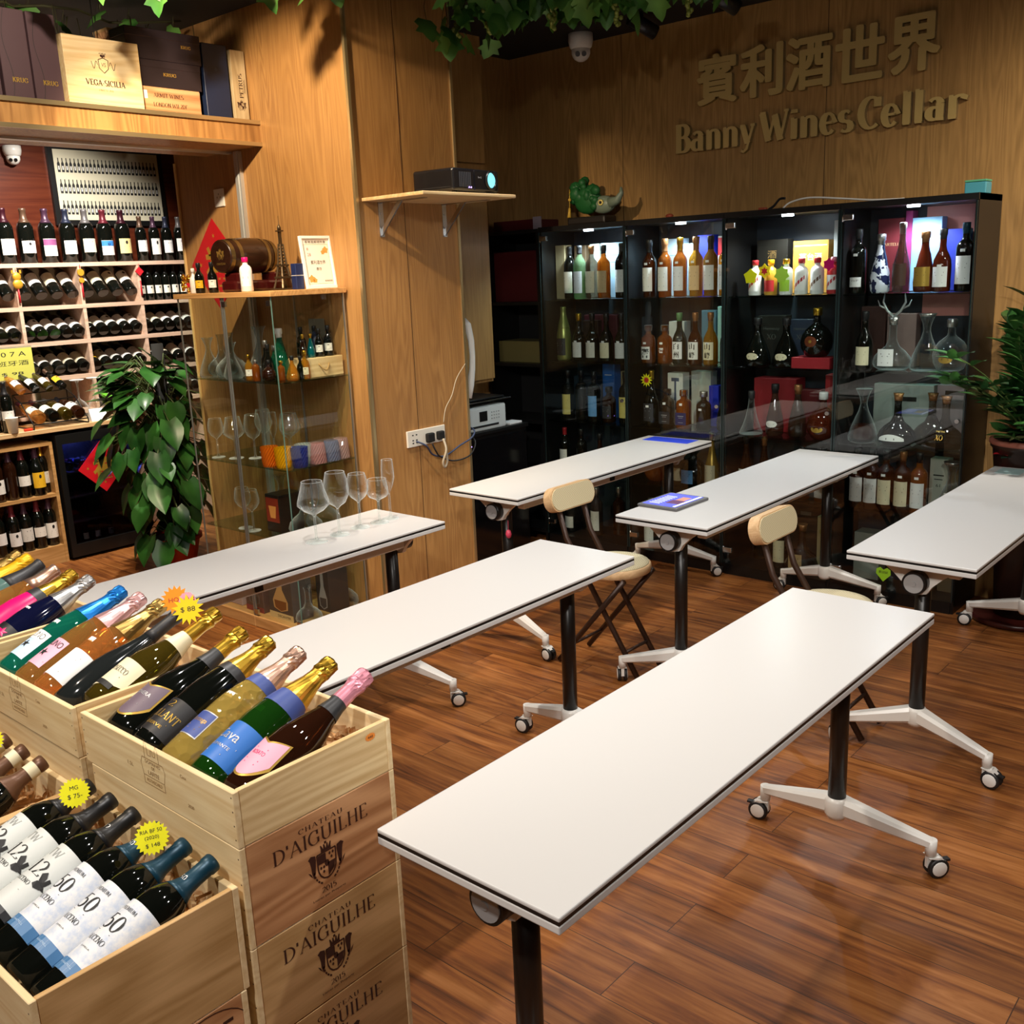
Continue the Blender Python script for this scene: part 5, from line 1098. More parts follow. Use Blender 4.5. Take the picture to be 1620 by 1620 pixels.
# shelf one: a wooden box with rope, miniature bottles on and before it
t = thing('wooden_gift_box', 'small wooden box with rope handle on the upper glass shelf', 'box', (2.935, 3.79, S1z))
ob('case', MB().rbox(-.115, -.06, 0, .115, .06, .09, .002, seg=1), [PINE_X], t)
ob('handle', MB().tube([(-.03 + .06 * k / 10, -.062 - .012 * math.sin(PI * k / 10), .06 - .03 * math.sin(PI * k / 10)) for k in range(11)], .0035, 6), [mat('rope', '#b8935c', .8)], t)
GREENB = glass('emerald_glass', '#2fa06a', .9, 1.5, density=('#0f5a40', .6)); TEALB = glass('turquoise_glass', '#2fb0b0', .9, 1.5, density=('#0e6a70', .6))
mini = [(2.85, 3.765, S1z + .0905, 'gourd', .45, BROWNG, None, FG, 'brown onion-shaped'), (2.895, 3.765, S1z + .0905, 'gourd', .45, TEALB, None, FG, 'turquoise onion-shaped'), (2.945, 3.765, S1z + .0905, 'mini', 1.1, DARKGL, WL[0], FK, 'dark white-labelled'), (3.0, 3.765, S1z + .0905, 'mini', 1.2, DARKGL, WL[0], FK, 'slim dark white-labelled'),
        (2.88, 3.815, S1z + .0905, 'mini', 1.2, DARKGL, None, FK, 'dark rear'), (2.96, 3.815, S1z + .0905, 'mini', 1.2, NAVYB, None, FK, 'navy rear'),
        (2.79, 3.86, S1z, 'gourd', .95, GREENB, None, WHITEGL, 'tall green white-capped'), (2.72, 3.86, S1z, 'cognac', .6, DARKGL, WL[3], FK, 'dark cognac-shaped'), (2.745, 3.91, S1z, 'cognac', .65, DARKGL, WL[3], FS, 'silver-capped dark'), (2.80, 3.92, S1z, 'mini', 1.3, GREENB, None, FS, 'small emerald'),
        (2.69, 3.975, S1z, 'mini', 1.0, AMBERL, WL[0], FG, 'pale amber'), (2.675, 3.90, S1z, 'moutai', .5, AMBER, None, FS, 'squat amber'), (2.70, 3.835, S1z, 'round', .42, BROWNG, None, FK, 'round brown'), (2.735, 3.79, S1z, 'stout', .42, AMBER, None, FG, 'stout amber'), (2.765, 3.745, S1z, 'bell', .5, AMBERL, None, FK, 'bell-shaped amber'), (2.80, 3.73, S1z, 'mini', .9, DARKGL, None, FK, 'tiny dark'), (2.82, 3.722, S1z, 'mini', 1.1, AMBERL, LCR, FG, 'gold-topped amber')]
for (x, y, z, k, s, gl, lb, cp, nm) in mini:
    bottle(k, 'miniature %s bottle on the upper shelf of the glass display case' % nm, gl, standing(x, y, z, 'cam'), cp, PROF[k][-1][1] * .82, plain_label('mini', .016, .02, .05, lb, .019, 2, 1) if lb and k == 'mini' else None, 'bottle', 'miniature bottles in the display case', 'miniature_bottle', 16, sc=s)
ob('price_card', MB().box(-.001, -.06, 0, .001, .06, .12), [mat('grey_card', '#7d7868', .6)], loc=(3.045, 3.90, 1.36), label='grey card leaning high inside the display case behind the green miniature', cat='card')
# crystal ware on the left half of the shelf
ordn2 = ('nearest', 'second', 'third', 'fourth', 'fifth', 'sixth', 'seventh')
for i, (x, y, k, s) in enumerate(((2.70, 4.12, 'carafe', .62), (2.76, 4.22, 'decant', .9), (2.69, 4.30, 'carafe', .7), (2.80, 4.36, 'decant', .85), (2.87, 4.13, 'carafe', .85))):
    ob('crystal_decanter', bmesh_of(('cd', k), lambda: MB().lathe(PROF[k], 18, close=False).mesh('crystal_decanter', [CRYSTAL])), None, label='clear crystal decanter on the upper display shelf, %s from the door joint' % ordn2[i], cat='decanter', group='crystal decanters in the display case', M=Matrix.Translation((x, y, S1z)) @ Matrix.Scale(s, 4))
# shelf two: wine glasses and coloured tumblers
for i, (x, y, k) in enumerate(((2.70, 4.33, 'white_glass'), (2.73, 4.22, 'burgundy_glass'), (2.78, 4.13, 'bordeaux_glass'), (2.84, 4.05, 'flute'), (2.88, 3.98, 'bordeaux_glass'), (2.95, 4.06, 'burgundy_glass'), (2.92, 4.24, 'bordeaux_glass'))):
    stem_glass(k, 'wine glass on the middle shelf of the display case, %s from the plant' % ordn[i], (x, y, S2z), 'wine glasses in the display case', sc=.95)
def tumbler(label, x, y, z, col, body, inv=False):
    m = glass('tumbler_' + col.strip('#'), col, .9, 1.5, density=(body, .55))
    def mk():
        mb = MB(); n = 18; prof = [(.030, 0), (.036, .02), (.039, .05), (.040, .095)]; vs = []
        R = 9
        for j in range(R + 1):
            z_ = .095 * j / R; r0 = .031 + .009 * (z_ / .095) ** .5
            for i in range(n * 2): r = r0 + (.0016 if (i % 2) ^ (j % 2) else -.0006); a = PI * i / n; vs.append((r * math.cos(a), r * math.sin(a), z_))
        mb.add(vs, [[j * 36 + i, j * 36 + (i + 1) % 36, (j + 1) * 36 + (i + 1) % 36, (j + 1) * 36 + i] for j in range(R) for i in range(36)], 0, False)
        mb.cyl((0, 0, 0), (0, 0, .006), .03, n=18); return mb.mesh('tumbler', [m])
    M = Matrix.Translation((x, y, z)) @ (Matrix.Translation((0, 0, .095)) @ Matrix.Rotation(PI, 4, 'X') if inv else Matrix())
    return ob('tumbler', bmesh_of(('tb', col), mk), label=label, cat='tumbler', group='coloured tumblers in the display case', M=M)
for lb, x, y, z, c, b, inv in (('orange studded tumbler on the middle display shelf', 2.685, 3.875, S2z, '#f0a040', '#d8701a', False), ('yellow studded tumbler on the middle display shelf', 2.70, 3.79, S2z, '#f5d030', '#e0aa10', False), ('navy studded tumbler at the glass corner of the display case', 2.745, 3.725, S2z, '#5068c0', '#2c3a80', False),
                            ('clear tumbler between the navy and pink ones', 2.81, 3.78, S2z, '#e8f0ec', '#b8c0b8', False), ('upturned pink tumbler under an orange one', 2.86, 3.74, S2z, '#f0c0c0', '#c89090', True), ('upturned violet-grey tumbler at the display side pane', 2.94, 3.735, S2z, '#c0c0e0', '#8088a8', True), ('upturned pale pink tumbler near the wall in the display case', 3.01, 3.75, S2z, '#f0d0d0', '#c8a8a8', True)):
    tumbler(lb, x, y, z, c, b, inv)
# shelf three: glasses, a boxed carafe and decanters
for i, (x, y, k) in enumerate(((2.70, 4.16, 'white_glass'), (2.69, 4.075, 'white_glass'))): stem_glass(k, 'wine glass on the lower display shelf, %s from the plant' % ordn[i], (x, y, S3z), 'wine glasses in the display case', sc=1.0)
t = thing('glassware_box', 'black glassware carton with amber picture on the lower display shelf', 'box', (2.80, 3.96, S3z))
mb = MB().rbox(-.07, -.055, 0, .07, .055, .185, .002, seg=1); F = frame((-.0706, 0, .10), (0, -1, 0), (0, 0, 1)); put(mb, ([(-.05, -.05, 0), (.05, -.05, 0), (.05, .07, 0), (-.05, .07, 0)], [[0, 1, 2, 3]]), F, 1)
put(mb, ([(-.02, -.03, .0004), (.02, -.03, .0004), (.03, .03, .0004), (-.03, .03, .0004)], [[0, 1, 2, 3]]), F, 2)
ob('carton', mb, [BLACK, mat('box_red_print', '#8a2a18', .5), mat('box_amber_print', '#e89a50', .5)], t)
for i, (x, y, k, s) in enumerate(((2.80, 3.80, 'decant', .95), (2.93, 3.83, 'decant', 1.0), (2.96, 4.2, 'carafe', .8))):
    ob('crystal_decanter', bmesh_of(('cd', k), lambda: MB().lathe(PROF[k], 18, close=False).mesh('crystal_decanter', [CRYSTAL])), None, label='clear glass decanter on the lower display shelf, %s from the glass corner' % ordn2[i], cat='decanter', group='decanters on the lower display shelf', M=Matrix.Translation((x, y, S3z)) @ Matrix.Scale(s, 4))
# floor of the case: boxed decanters
def decbox(label, x, y, m, art, txt, w=.19, h=.24):
    t = thing('decanter_box', label, 'box', (x, y, S0z)); mb = MB().rbox(-.06, -w / 2, 0, .06, w / 2, h, .002, seg=1); F = frame((-.0606, 0, h * .52), (0, -1, 0), (0, 0, 1))
    out = [(-.02, .1), (.02, .1), (.022, .03), (.06, -.03), (.055, -.07), (.0, -.085), (-.055, -.07), (-.06, -.03), (-.022, .03)]
    put(mb, ([(a * w / .19, b * h / .24, 0) for a, b in out], [list(range(len(out)))]), F, 1)
    put(mb, ([(a * .8 * w / .19, min(b, -.03) * .95 * h / .24, .0004) for a, b in out], [list(range(len(out)))]), F, 2)
    put(mb, ([(-w / 2, -.125 * h / .24, 0), (w / 2, -.125 * h / .24, 0), (w / 2, -.092 * h / .24, 0), (-w / 2, -.092 * h / .24, 0)], [[0, 1, 2, 3]]), F, 3); put(mb, text_fit(txt, w * .55, .012), F @ Matrix.Translation((w * .12, -.108 * h / .24, .0006)), 4)
    ob('carton', mb, [m] + list(art) + [INK], t)
decbox('black decanter carton printed with an amber decanter at the case floor', 2.74, 3.90, mat('grey_carton', '#48423f', .5), [mat('art_tan', '#c79a62', .5), mat('art_brown', '#7c4a26', .5), mat('art_cream', '#d9bd86', .5)], 'DECANTER')
decbox('red-edged glassware carton with an outlined decanter at the case floor', 2.74, 4.12, mat('maroon_carton', '#5a4540', .5), [mat('art_grey', '#6d6560', .5), mat('art_grey2', '#57504c', .5), mat('art_red', '#8f3a3c', .5)], 'DESIGN GLASS', .15, .2)
decbox('dark decanter carton with a clear decanter picture by the glass corner', 2.88, 3.745, mat('black_carton', '#2a2826', .5), [mat('art_clear', '#8d8a86', .5), mat('art_dark', '#3a3836', .5), mat('art_label', '#b79a62', .5)], 'DECANTER', .10, .25)
t = thing('speckled_box', 'pale speckled pink box at the far end of the case floor', 'box', (2.76, 4.33, S0z)); ob('carton', MB().rbox(-.07, -.08, 0, .07, .08, .1, .003), [mat('pink_speckle', '#b59a96', .7)], t)
ob('crystal_decanter', bmesh_of(('cd', 'decant'), None), None, label='clear decanter standing on the case floor near the wall', cat='decanter', M=Matrix.Translation((2.985, 3.80, S0z)) @ Matrix.Scale(.9, 4))
ob('crystal_decanter', bmesh_of(('cd', 'decant'), None), None, label='clear decanter in front of the dark decanter carton', cat='decanter', M=Matrix.Translation((2.735, 3.755, S0z)) @ Matrix.Scale(.75, 4))
# on top of the case
BARW = wood('barrel_wood', '#2f190f', '#1c0d07', 'X', 1.5, .3, .2, coat=.4)
t = thing('wine_barrel', 'small dark wooden barrel with metal hoops lying on a carved stand', 'barrel', (2.79, 4.06, 1.70), .12); M = Matrix.Translation((0, 0, .083)) @ Matrix.Rotation(PI / 2, 4, 'Y')
pr = [(.066, -.145), (.072, -.14), (.078, -.09), (.0825, -.03), (.0825, .03), (.078, .09), (.072, .14), (.066, .145)]
ob('body', MB().lathe(pr, 28, 0, M), [BARW], t)
for z0 in (-.14, -.095, .07, .115): ob('hoop', MB().lathe(slice_prof(pr, z0, z0 + .02, .0016), 28, 0, M, close=False), [mat('barrel_hoop', '#8a7a52', .3, .9)], t)
mb = MB(); put(mb, crest(.05), Matrix.Translation((-.1456, 0, .09)) @ frame((0, 0, 0), (0, -1, 0), (0, 0, 1)), 0); put(mb, serif_fit('CHATEAU', .06, .009), frame((-.1456, 0, .05), (0, -1, 0), (0, 0, 1)), 0)
ob('gilt_mark', mb, [mat('gilt', '#9c7c3c', .4, .5)], t)
t = thing('barrel_stand', 'carved dark red stand under the small barrel', 'stand', (2.80, 4.03, TOPz), .12)
ob('carving', MB().rbox(-.15, -.05, 0, .15, .05, .05, .012).rbox(-.13, -.045, .03, -.09, .045, .085, .008).rbox(.09, -.045, .03, .13, .045, .085, .008), [mat('rosewood', '#3a0d0c', .2, coat=.5)], t)
def eiffel():
    mb = MB(); w = lambda z: .030 * math.exp(-z * 2.3 / .26) + .003; H = .30
    for sx in (-1, 1):
        for sy in (-1, 1):
            for k in range(12):
                z0, z1 = .0 + .2 * k / 12, .2 * (k + 1) / 12; a, b = w(z0), w(z1); mb.beam((sx * a, sy * a, z0), (sx * b, sy * b, z1), .010 - .0004 * k, .010 - .0004 * k, .010 - .0004 * k, .0096 - .0004 * k)
    for k in range(14):
        z0, z1 = .2 * k / 14, .2 * (k + 1) / 14; a, b = w(z0), w(z1)
        for q in range(4):
            R = Matrix.Rotation(q * PI / 2, 4, 'Z')
            if k > 2: mb.beam(R @ Vector((-a, -a, z0)), R @ Vector((b, -b, z1)), .0028, .0028, .0026, .0026); mb.beam(R @ Vector((a, -a, z0)), R @ Vector((-b, -b, z1)), .0028, .0028, .0026, .0026)
    for z, h in ((.045, .008), (.1, .007), (.255, .006)): a = w(z) + .007; mb.box(-a, -a, z, a, a, z + h)
    mb.box(-.006, -.006, .19, .006, .006, .27); mb.lathe([(.008, .262), (.009, .275), (.004, .285), (.0012, .29), (.0008, .325)], 8); return mb
t = thing('tower_model', 'bronze iron-lattice tower model on top of the glass case', 'ornament', (2.90, 3.93, TOPz)); ob('tower', eiffel(), [mat('bronze', '#5a4a34', .4, .7)], t); ob('base', MB().rbox(-.045, -.045, 0, .045, .045, .008, .002), [mat('bronze', '')], t)
for ch in t.children:
    if ch.name.startswith('tower'): ch.location.z = .008
t = thing('certificate', 'white framed certificate leaning on top of the glass case', 'certificate', (2.985, 3.755, TOPz)); M = Matrix.Rotation(-.13, 4, 'X')
ob('frame', MB().box(-.088, -.006, 0, .088, .008, .012, 0, M).box(-.088, -.006, .226, .088, .008, .238, 0, M).box(-.088, -.006, .012, -.078, .008, .226, 0, M).box(.078, -.006, .012, .088, .008, .226, 0, M).box(-.08, .002, .01, .08, .006, .23, 0, M), [mat('white_frame', '#f2efe6', .3)], t)
mb = MB(); F = M @ frame((0, .0015, .119), (1, 0, 0), (0, 0, 1)); put(mb, ([(-.078, -.107, 0), (.078, -.107, 0), (.078, .107, 0), (-.078, .107, 0)], [[0, 1, 2, 3]]), F, 0)
for a, b, c, d in ((-.07, .08, .07, .0815), (-.07, -.098, .07, -.0965), (-.07, -.098, -.0685, .08), (.0685, -.098, .07, .08)): put(mb, ([(a, b, .0003), (c, b, .0003), (c, d, .0003), (a, d, .0003)], [[0, 1, 2, 3]]), F, 2)
for tx, w, h, u, v, mi in (('\u9999\u6e2f\u9152\u696d\u7e3d\u5546\u6703', .12, .012, 0, .092, 1), ('\u8cd3\u5229\u9152\u4e16\u754c', .085, .018, 0, .0, 1), ('\u60e0\u5b58', .03, .014, 0, -.03, 1), ('8', .01, .012, -.05, .06, 3), ('28', .02, .014, -.045, .035, 3), ('\u9999\u6e2f\u9152\u696d', .045, .008, .045, -.085, 1)): put(mb, text_fit(tx, w, h), F @ Matrix.Translation((u, v, .0006)), mi)
for u, v, r in ((.052, .055, .018), (.035, .045, .012), (-.05, -.075, .02), (-.032, -.082, .013)): put(mb, star_poly(5, r, r * .7), F @ Matrix.Translation((u, v, .0004)), 4)
ob('print', mb, [mat('cert_paper', '#f4eedd', .5), mat('cert_ink', '#5a4630', .6), mat('cert_border', '#bfae7c', .5), mat('cert_red', '#d07a70', .6), mat('cert_orange', '#e0a050', .5)], t)
ob('slim_box', MB().rbox(-.022, -.018, 0, .022, .018, .115, .002, seg=1).box(-.0225, -.0185, .06, .0225, .0185, .064, 1), [mat('royal_navy', '#15244f', .4), SLV], loc=(2.875, 3.79, TOPz), label='slim navy box in front of the tower model', cat='box')
tiny = [(2.70, 4.375, 'mini', 1.0, WHITEGL, None, WHITEGL, 'white spray-like bottle'), (2.695, 4.315, 'mini', 1.2, DARKGL, LYE, FK, 'dark yellow-labelled bottle'), (2.69, 4.195, 'mini', 1.2, DARKGL, WL[0], FK, 'dark white-labelled bottle')]
for (x, y, k, s, gl, lb, cp, nm) in tiny:
    bottle(k, 'miniature %s on top of the glass case, left of the barrel' % nm, gl, standing(x, y, TOPz, 'cam'), cp, PROF[k][-1][1] * .82, plain_label('mini', .016, .02, .05, lb, .019, 2, 1) if lb else None, 'bottle', 'miniatures on top of the display case', 'miniature_bottle', 16, sc=s)
bottle('moutai', 'small white red-capped bottle in front of the barrel stand', WHITEGL, standing(2.685, 3.915, TOPz, 'cam'), MAG, .165, label_mesh(.036, .03, .10, .03, [LW, RED], [('', .03, .012, 0, .08, 'line'), ('', .045, .02, 0, .05, 'line')]), 'bottle', None, 'miniature_bottle', 20, sc=.78)
t = thing('gold_pineapple', 'small gold ornament at the left end of the glass case top', 'ornament', (2.69, 4.425, TOPz)); mb = MB(); rnd = random.Random(2)
for k in range(34): a = rnd.uniform(0, 6.28); z = rnd.uniform(.01, .085); mb.ball((.022 * math.cos(a) * (1 - .4 * z / .085), .022 * math.sin(a) * (1 - .4 * z / .085), z), rnd.uniform(.007, .011), 6)
ob('beads', mb, [GOLD], t); ob('ribbon', MB().box(-.012, -.024, .03, .012, -.02, .05), [RED], t)
o = fu_diamond('red paper diamond with gold characters on the oak wall behind the barrel', (3.068, 4.73, 1.765), .235, (-1, 0, 0))
# wine glasses on the table in front
for i, (k, x, y, nm) in enumerate((('burgundy_glass', 2.131, 2.838, 'widest wine glass'), ('bordeaux_glass', 2.244, 2.845, 'tall rounded wine glass'), ('white_glass', 2.359, 2.862, 'medium wine glass'), ('chardonnay', 2.452, 2.856, 'short-bowled wine glass'), ('flute', 2.519, 2.867, 'slender flute glass'))):
    stem_glass(k, '%s standing %s in the row on the white table' % (nm, ('first', 'second', 'third', 'fourth', 'last')[i]), (x, y, .7362), 'wine glasses in a row on the table', sc=(1.04, 1.04, 1.02, .98, 1.0)[i])

# ================================================================ things on the pillar and in the recess
def plate(mb, F, w, h, d=.009): mb.rbox(-w / 2, -h / 2, 0, w / 2, h / 2, d, .003, 0, F)
t = thing('wall_socket', 'white socket plate on the oak wall left of the barrel', 'socket', (3.07, 4.635, 2.095)); F = frame((0, 0, 0), (0, -1, 0), (0, 0, 1)); mb = MB(); plate(mb, F, .086, .088)
ob('plate', mb, [mat('socket_white', '#e8e5da', .35)], t); mb = MB(); [mb.box(u - .002, v - .004, .009, u + .002, v + .004, .0095, 0, F) for u, v in ((-.014, .002), (.014, .002), (0, .018))]; ob('pin_hole', mb, [INK], t)
t = thing('socket_strip', 'long white triple socket plate on the pillar with two black plugs', 'socket', (3.405, 3.57, .878)); F = frame((0, 0, 0), (1, 0, 0), (0, 0, 1)); mb = MB(); plate(mb, F, .262, .082, .011); ob('plate', mb, [mat('socket_white', '')], t)
mb = MB(); [mb.box(u - .005, v - .003, .011, u + .005, v + .003, .0115, 0, F) for u in (-.095, -.07) for v in (.018, -.008, -.022)]; ob('usb_port', mb, [INK], t)
for u, nm, sc in ((.012, 'plug', 1), (.085, 'plug', .9)):
    ob('pin_cover', MB().rbox(u - .024 * sc, -.03 * sc, .011, u + .024 * sc, .016, .035, .006, 0, F), [BLACKM], t)
CBL = mat('blue_cable', '#33405f', .5); CBK = mat('black_cable', '#111114', .5); CCL = mat('clear_cable', '#b9ae98', .4)
def cable(label, pts, r, m, name='cable'):
    P = [Vector(q) for q in pts]; P = [P[0]] + P + [P[-1]]; out = []
    for a, b, c, d in zip(P, P[1:], P[2:], P[3:]):
        for k in range(6): t = k / 6; out.append(.5 * (2 * b + (c - a) * t + (2 * a - 5 * b + 4 * c - d) * t * t + (3 * b - a - 3 * c + d) * t ** 3))
    return ob(name, MB().tube(out + [P[-1]], r, 8), [m], label=label, cat='cable')
cable('blue cable looping from the long socket plate round the pillar edge', [(3.325, 3.553, .865), (3.36, 3.52, .84), (3.42, 3.54, .785), (3.50, 3.535, .765), (3.62, 3.54, .80), (3.70, 3.53, .83), (3.75, 3.56, .86), (3.765, 3.65, .88)], .0045, CBL)
cable('black power cable hanging from the plugs round the pillar edge', [(3.417, 3.535, .84), (3.43, 3.525, .80), (3.47, 3.535, .765), (3.56, 3.53, .73), (3.68, 3.53, .74), (3.755, 3.56, .80), (3.775, 3.66, .84)], .004, CBK)
mb = [(3.49, 3.53, .855), (3.487, 3.51, .80), (3.47, 3.52, .74), (3.485, 3.525, .71), (3.50, 3.52, .74), (3.49, 3.515, .80)]
cable('bundled pale cord hanging under the right-hand plug', mb, .006, CCL); cable('thin pale wire running up the pillar from the socket to the telephone', [(3.53, 3.561, .93), (3.55, 3.560, 1.0), (3.60, 3.560, 1.06), (3.64, 3.560, 1.14), (3.70, 3.560, 1.20), (3.74, 3.575, 1.22)], .0025, CCL, 'phone_wire')
t = thing('wall_telephone', 'white telephone handset hung on the pillar side beside the cupboard', 'telephone', (3.728, 3.66, 1.24))
ob('base', MB().rbox(0, -.035, -.10, .035, .035, .10, .01), [mat('phone_white', '#e6e8e4', .35)], t)
ob('handset', MB().tube([(.055, -.035, .19), (.072, -.045, .16), (.088, -.05, .08), (.092, -.05, 0), (.086, -.05, -.07), (.070, -.045, -.15), (.060, -.04, -.22)], [.014, .02, .017, .015, .016, .021, .016], 12), [mat('phone_white', '')], t)
mb = MB().tube([(.05 + .007 * math.cos(k * 1.3), -.03 + .007 * math.sin(k * 1.3), -.01 - .0033 * k) for k in range(60)], .0025, 5); ob('coiled_cord', mb, [mat('phone_white', '')], t)
t = thing('projector_shelf', 'small pale wooden bracket shelf on the pillar under the projector', 'shelf', (3.40, 3.57, 1.996))
ob('board', MB().rbox(-.30, -.40, 0, .31, 0, .016, .004), [wood('shelf_birch', '#dcbd8c', '#b8935f', 'X', 1., .45, .2)], t)
for x in (-.19, .225): ob('bracket', MB().box(x - .014, -.004, -.155, x + .014, -.0005, -.001).box(x - .014, -.30, -.004, x + .014, -.0005, -.0005).prism([(-.004, -.15), (-.004, -.12), (-.12, -.004), (-.15, -.004)], x - .004, x + .004, 'YZ').cyl((x, -.004, -.13), (x, -.007, -.13), .005, n=8).cyl((x, -.004, -.05), (x, -.007, -.05), .005, n=8), [STEEL], t)
t = thing('projector', 'black projector with lit lens on the bracket shelf', 'projector', (3.505, 3.36, 2.0125), .10)
ob('body', MB().rbox(-.17, -.12, .012, .17, .12, .112, .012, seg=3).rbox(-.02, -.124, .018, .165, -.11, .106, .004), [mat('projector_black', '#141315', .22)], t)
ob('vent', MB().box(-.1705, -.1, .03, -.1695, .1, .032), [BLACKM], t)
mb = MB(); [mb.box(-.13 + .013 * k, -.1225, .03, -.124 + .013 * k, -.1195, .095) for k in range(7)]; ob('grille', mb, [mat('grille_grey', '#3a3a3d', .5)], t)
ob('foot', MB().cyl((-.13, -.09, 0), (-.13, -.09, .014), .012).cyl((.13, -.09, 0), (.13, -.09, .014), .012).cyl((0, .1, 0), (0, .1, .014), .012), [BLACKM], t)
l = ob('lens_barrel', MB().lathe([(.042, 0), (.043, .014), (.038, .016), (.034, .01)], 28, 0, Matrix.Translation((.105, -.118, .066)) @ Matrix.Rotation(PI / 2, 4, 'X'), close=False), [BLACK], t)
ob('lens', MB().lathe([(.036, .004), (.03, .010), (.0001, .014)], 28, 0, Matrix.Translation((.105, -.118, .066)) @ Matrix.Rotation(PI / 2, 4, 'X'), close=False), [mat('lit_lens', '#123a44', .05, emit='#7fd8e8', es=.9)], l)
mb = MB(); put(mb, text_fit('BenQ', .026, .009), frame((.02, -.1246, .075), (1, 0, 0), (0, 0, 1)), 0); ob('badge', mb, [SLV], t)
ob('indicator', MB().cyl((-.06, -.119, .03), (-.06, -.1235, .03), .003, n=8).cyl((-.045, -.119, .03), (-.045, -.1235, .03), .003, n=8), [mat('violet_led', '#a080ff', .4, emit='#a080ff', es=4)], t)
spot('projector_beam', (3.62, 3.20, 2.08), (3.95, -1.6, 2.2), 25, 24, (.7, .85, 1), .01, .2)
t = thing('printer_stand', 'black low cabinet standing in the recess under the printer', 'cabinet', (4.11, 4.04, 0))
ob('body', MB().rbox(-.37, -.22, 0, .37, .22, .76, .004), [BLACK], t); ob('top', MB().rbox(-.375, -.235, .76, .375, .22, .784, .004), [BLACK], t); ob('door', MB().rbox(-.36, -.226, .04, .36, -.2205, .74, .003), [mat('black_gloss', '#0d0d0f', .12)], t)
ob('indicator', MB().cyl((-.19, -.2262, .70), (-.19, -.2275, .70), .004, n=8).cyl((-.12, -.2262, .71), (-.12, -.2275, .71), .004, n=8), [mat('violet_led', '')], t)
t = thing('printer', 'white inkjet printer on the black cabinet, its lid raised', 'printer', (4.10, 3.965, .7845))
PW = mat('printer_white', '#cfd6d4', .4)
ob('body', MB().rbox(-.2, -.15, 0, .2, .15, .14, .012, seg=3), [PW], t); ob('screen', MB().rbox(-.03, -.153, .055, .035, -.149, .112, .002), [BLACK], t)
ob('tray_slot', MB().box(-.15, -.152, .022, .13, -.149, .034), [BLACKM], t); mb = MB(); [mb.box(.07 + .02 * k, -.152, .06 + .018 * j, .078 + .02 * k, -.149, .066 + .018 * j) for k in range(4) for j in range(3)]; put(mb, text_fit('Canon', .05, .01), frame((-.15, -.1512, .06), (1, 0, 0), (0, 0, 1)), 0); ob('button', mb, [mat('button_grey', '#8f9896', .5)], t)
ob('lid', MB().rbox(-.21, -.16, .162, .23, .15, .170, .003).rbox(-.2, -.15, .176, .19, .15, .186, .003).box(-.18, .08, .14, .18, .14, .162), [BLACK], t); ob('lid_rim', MB().box(-.21, -.1605, .168, .23, -.158, .172), [STEEL], t)
ob('paper_pad', MB().rbox(-.055, -.04, 0, .055, .04, .012, .002), [LW], loc=(4.40, 3.87, .7845), label='small white pad beside the printer', cat='pad')

# ================================================================ four black glass-fronted cabinets
SMOKE = glass('smoky_clear_glass', '#c9c4bc', .9, 1.5, density=('#3a2c22', .35)); DARKAMB = glass('dark_amber_spirit', '#8a4a1c', .9, 1.5, density=('#3a1706', .75)); REDBR = glass('red_brown_spirit', '#9a4a2a', .9, 1.5, density=('#5a2212', .7))
GREENGOLD = mat('green_gold_satin', '#a8ab62', .3, .7); COPP = mat('copper_cap', '#a8744a', .35, .6); CAPR = mat('red_cap', '#b0242c', .4); CAPG = mat('green_cap', '#5f8a5a', .4); WCAP = mat('white_cap', '#e2e2de', .3); GOLDB = mat('gold_bottle', '#b08a3c', .3, .6); GOLDC = mat('gold_ceramic', '#d8a23c', .3, .3); DARKGRN = glass('dark_green_glass', '#2c4a34', .9, 1.5, density=('#0e1f14', .7))
LTAN = mat('tan_label', '#c9a878', .5); LBLK = mat('charcoal_label', '#2a2a2e', .5); LGRN = mat('pale_gold_label', '#b8ad62', .5); LSKY = mat('sea_blue_label', '#5b8fc4', .5); LPCH = mat('peach_label', '#e8c08a', .5); LNVY = mat('navy_paper', '#25285a', .5); LBRN = mat('brown_seal', '#4a2f22', .5); LGRNY = mat('lime_tag', '#a8d040', .5); LRED = mat('red_paper', '#c02a30', .4); LSTRM = mat('brown_stripe', '#6a4a34', .5)
def camo():
    m = mat('camouflage_glass', '#dfe2e8', .15); N, L, B = nodes(m); tc = N.new('ShaderNodeTexCoord'); n = N.new('ShaderNodeTexNoise'); n.inputs['Scale'].default_value = 28; r = N.new('ShaderNodeValToRGB'); r.color_ramp.interpolation = 'CONSTANT'; e = r.color_ramp.elements
    e[0].color = lin('#20284a'); e[1].position = .5; e[1].color = lin('#d8dce6'); L.new(tc.outputs['Object'], n.inputs[0]); L.new(n.outputs[0], r.inputs[0]); L.new(r.outputs[0], B.inputs['Base Color']); return m
PATT = camo(); BRCARAFE = CRYSTAL
CABY = (3.817, 3.207, 2.597, 1.987, 1.377); FX, BX = 4.650, 4.985; CH = 1.905
SHZ = {1: 1.490, 2: 1.130, 3: .773, 4: .448, 5: .0585}
CBACK = mat('cabinet_back', '#2a3038', .4); LEDM = mat('cabinet_led', '#f2f7ff', .4, emit='#e8f1ff', es=30); DOORG = glass('door_glass', '#dfe8e6', .95, 1.5)
cn = ('leftmost', 'second', 'third', 'rightmost')
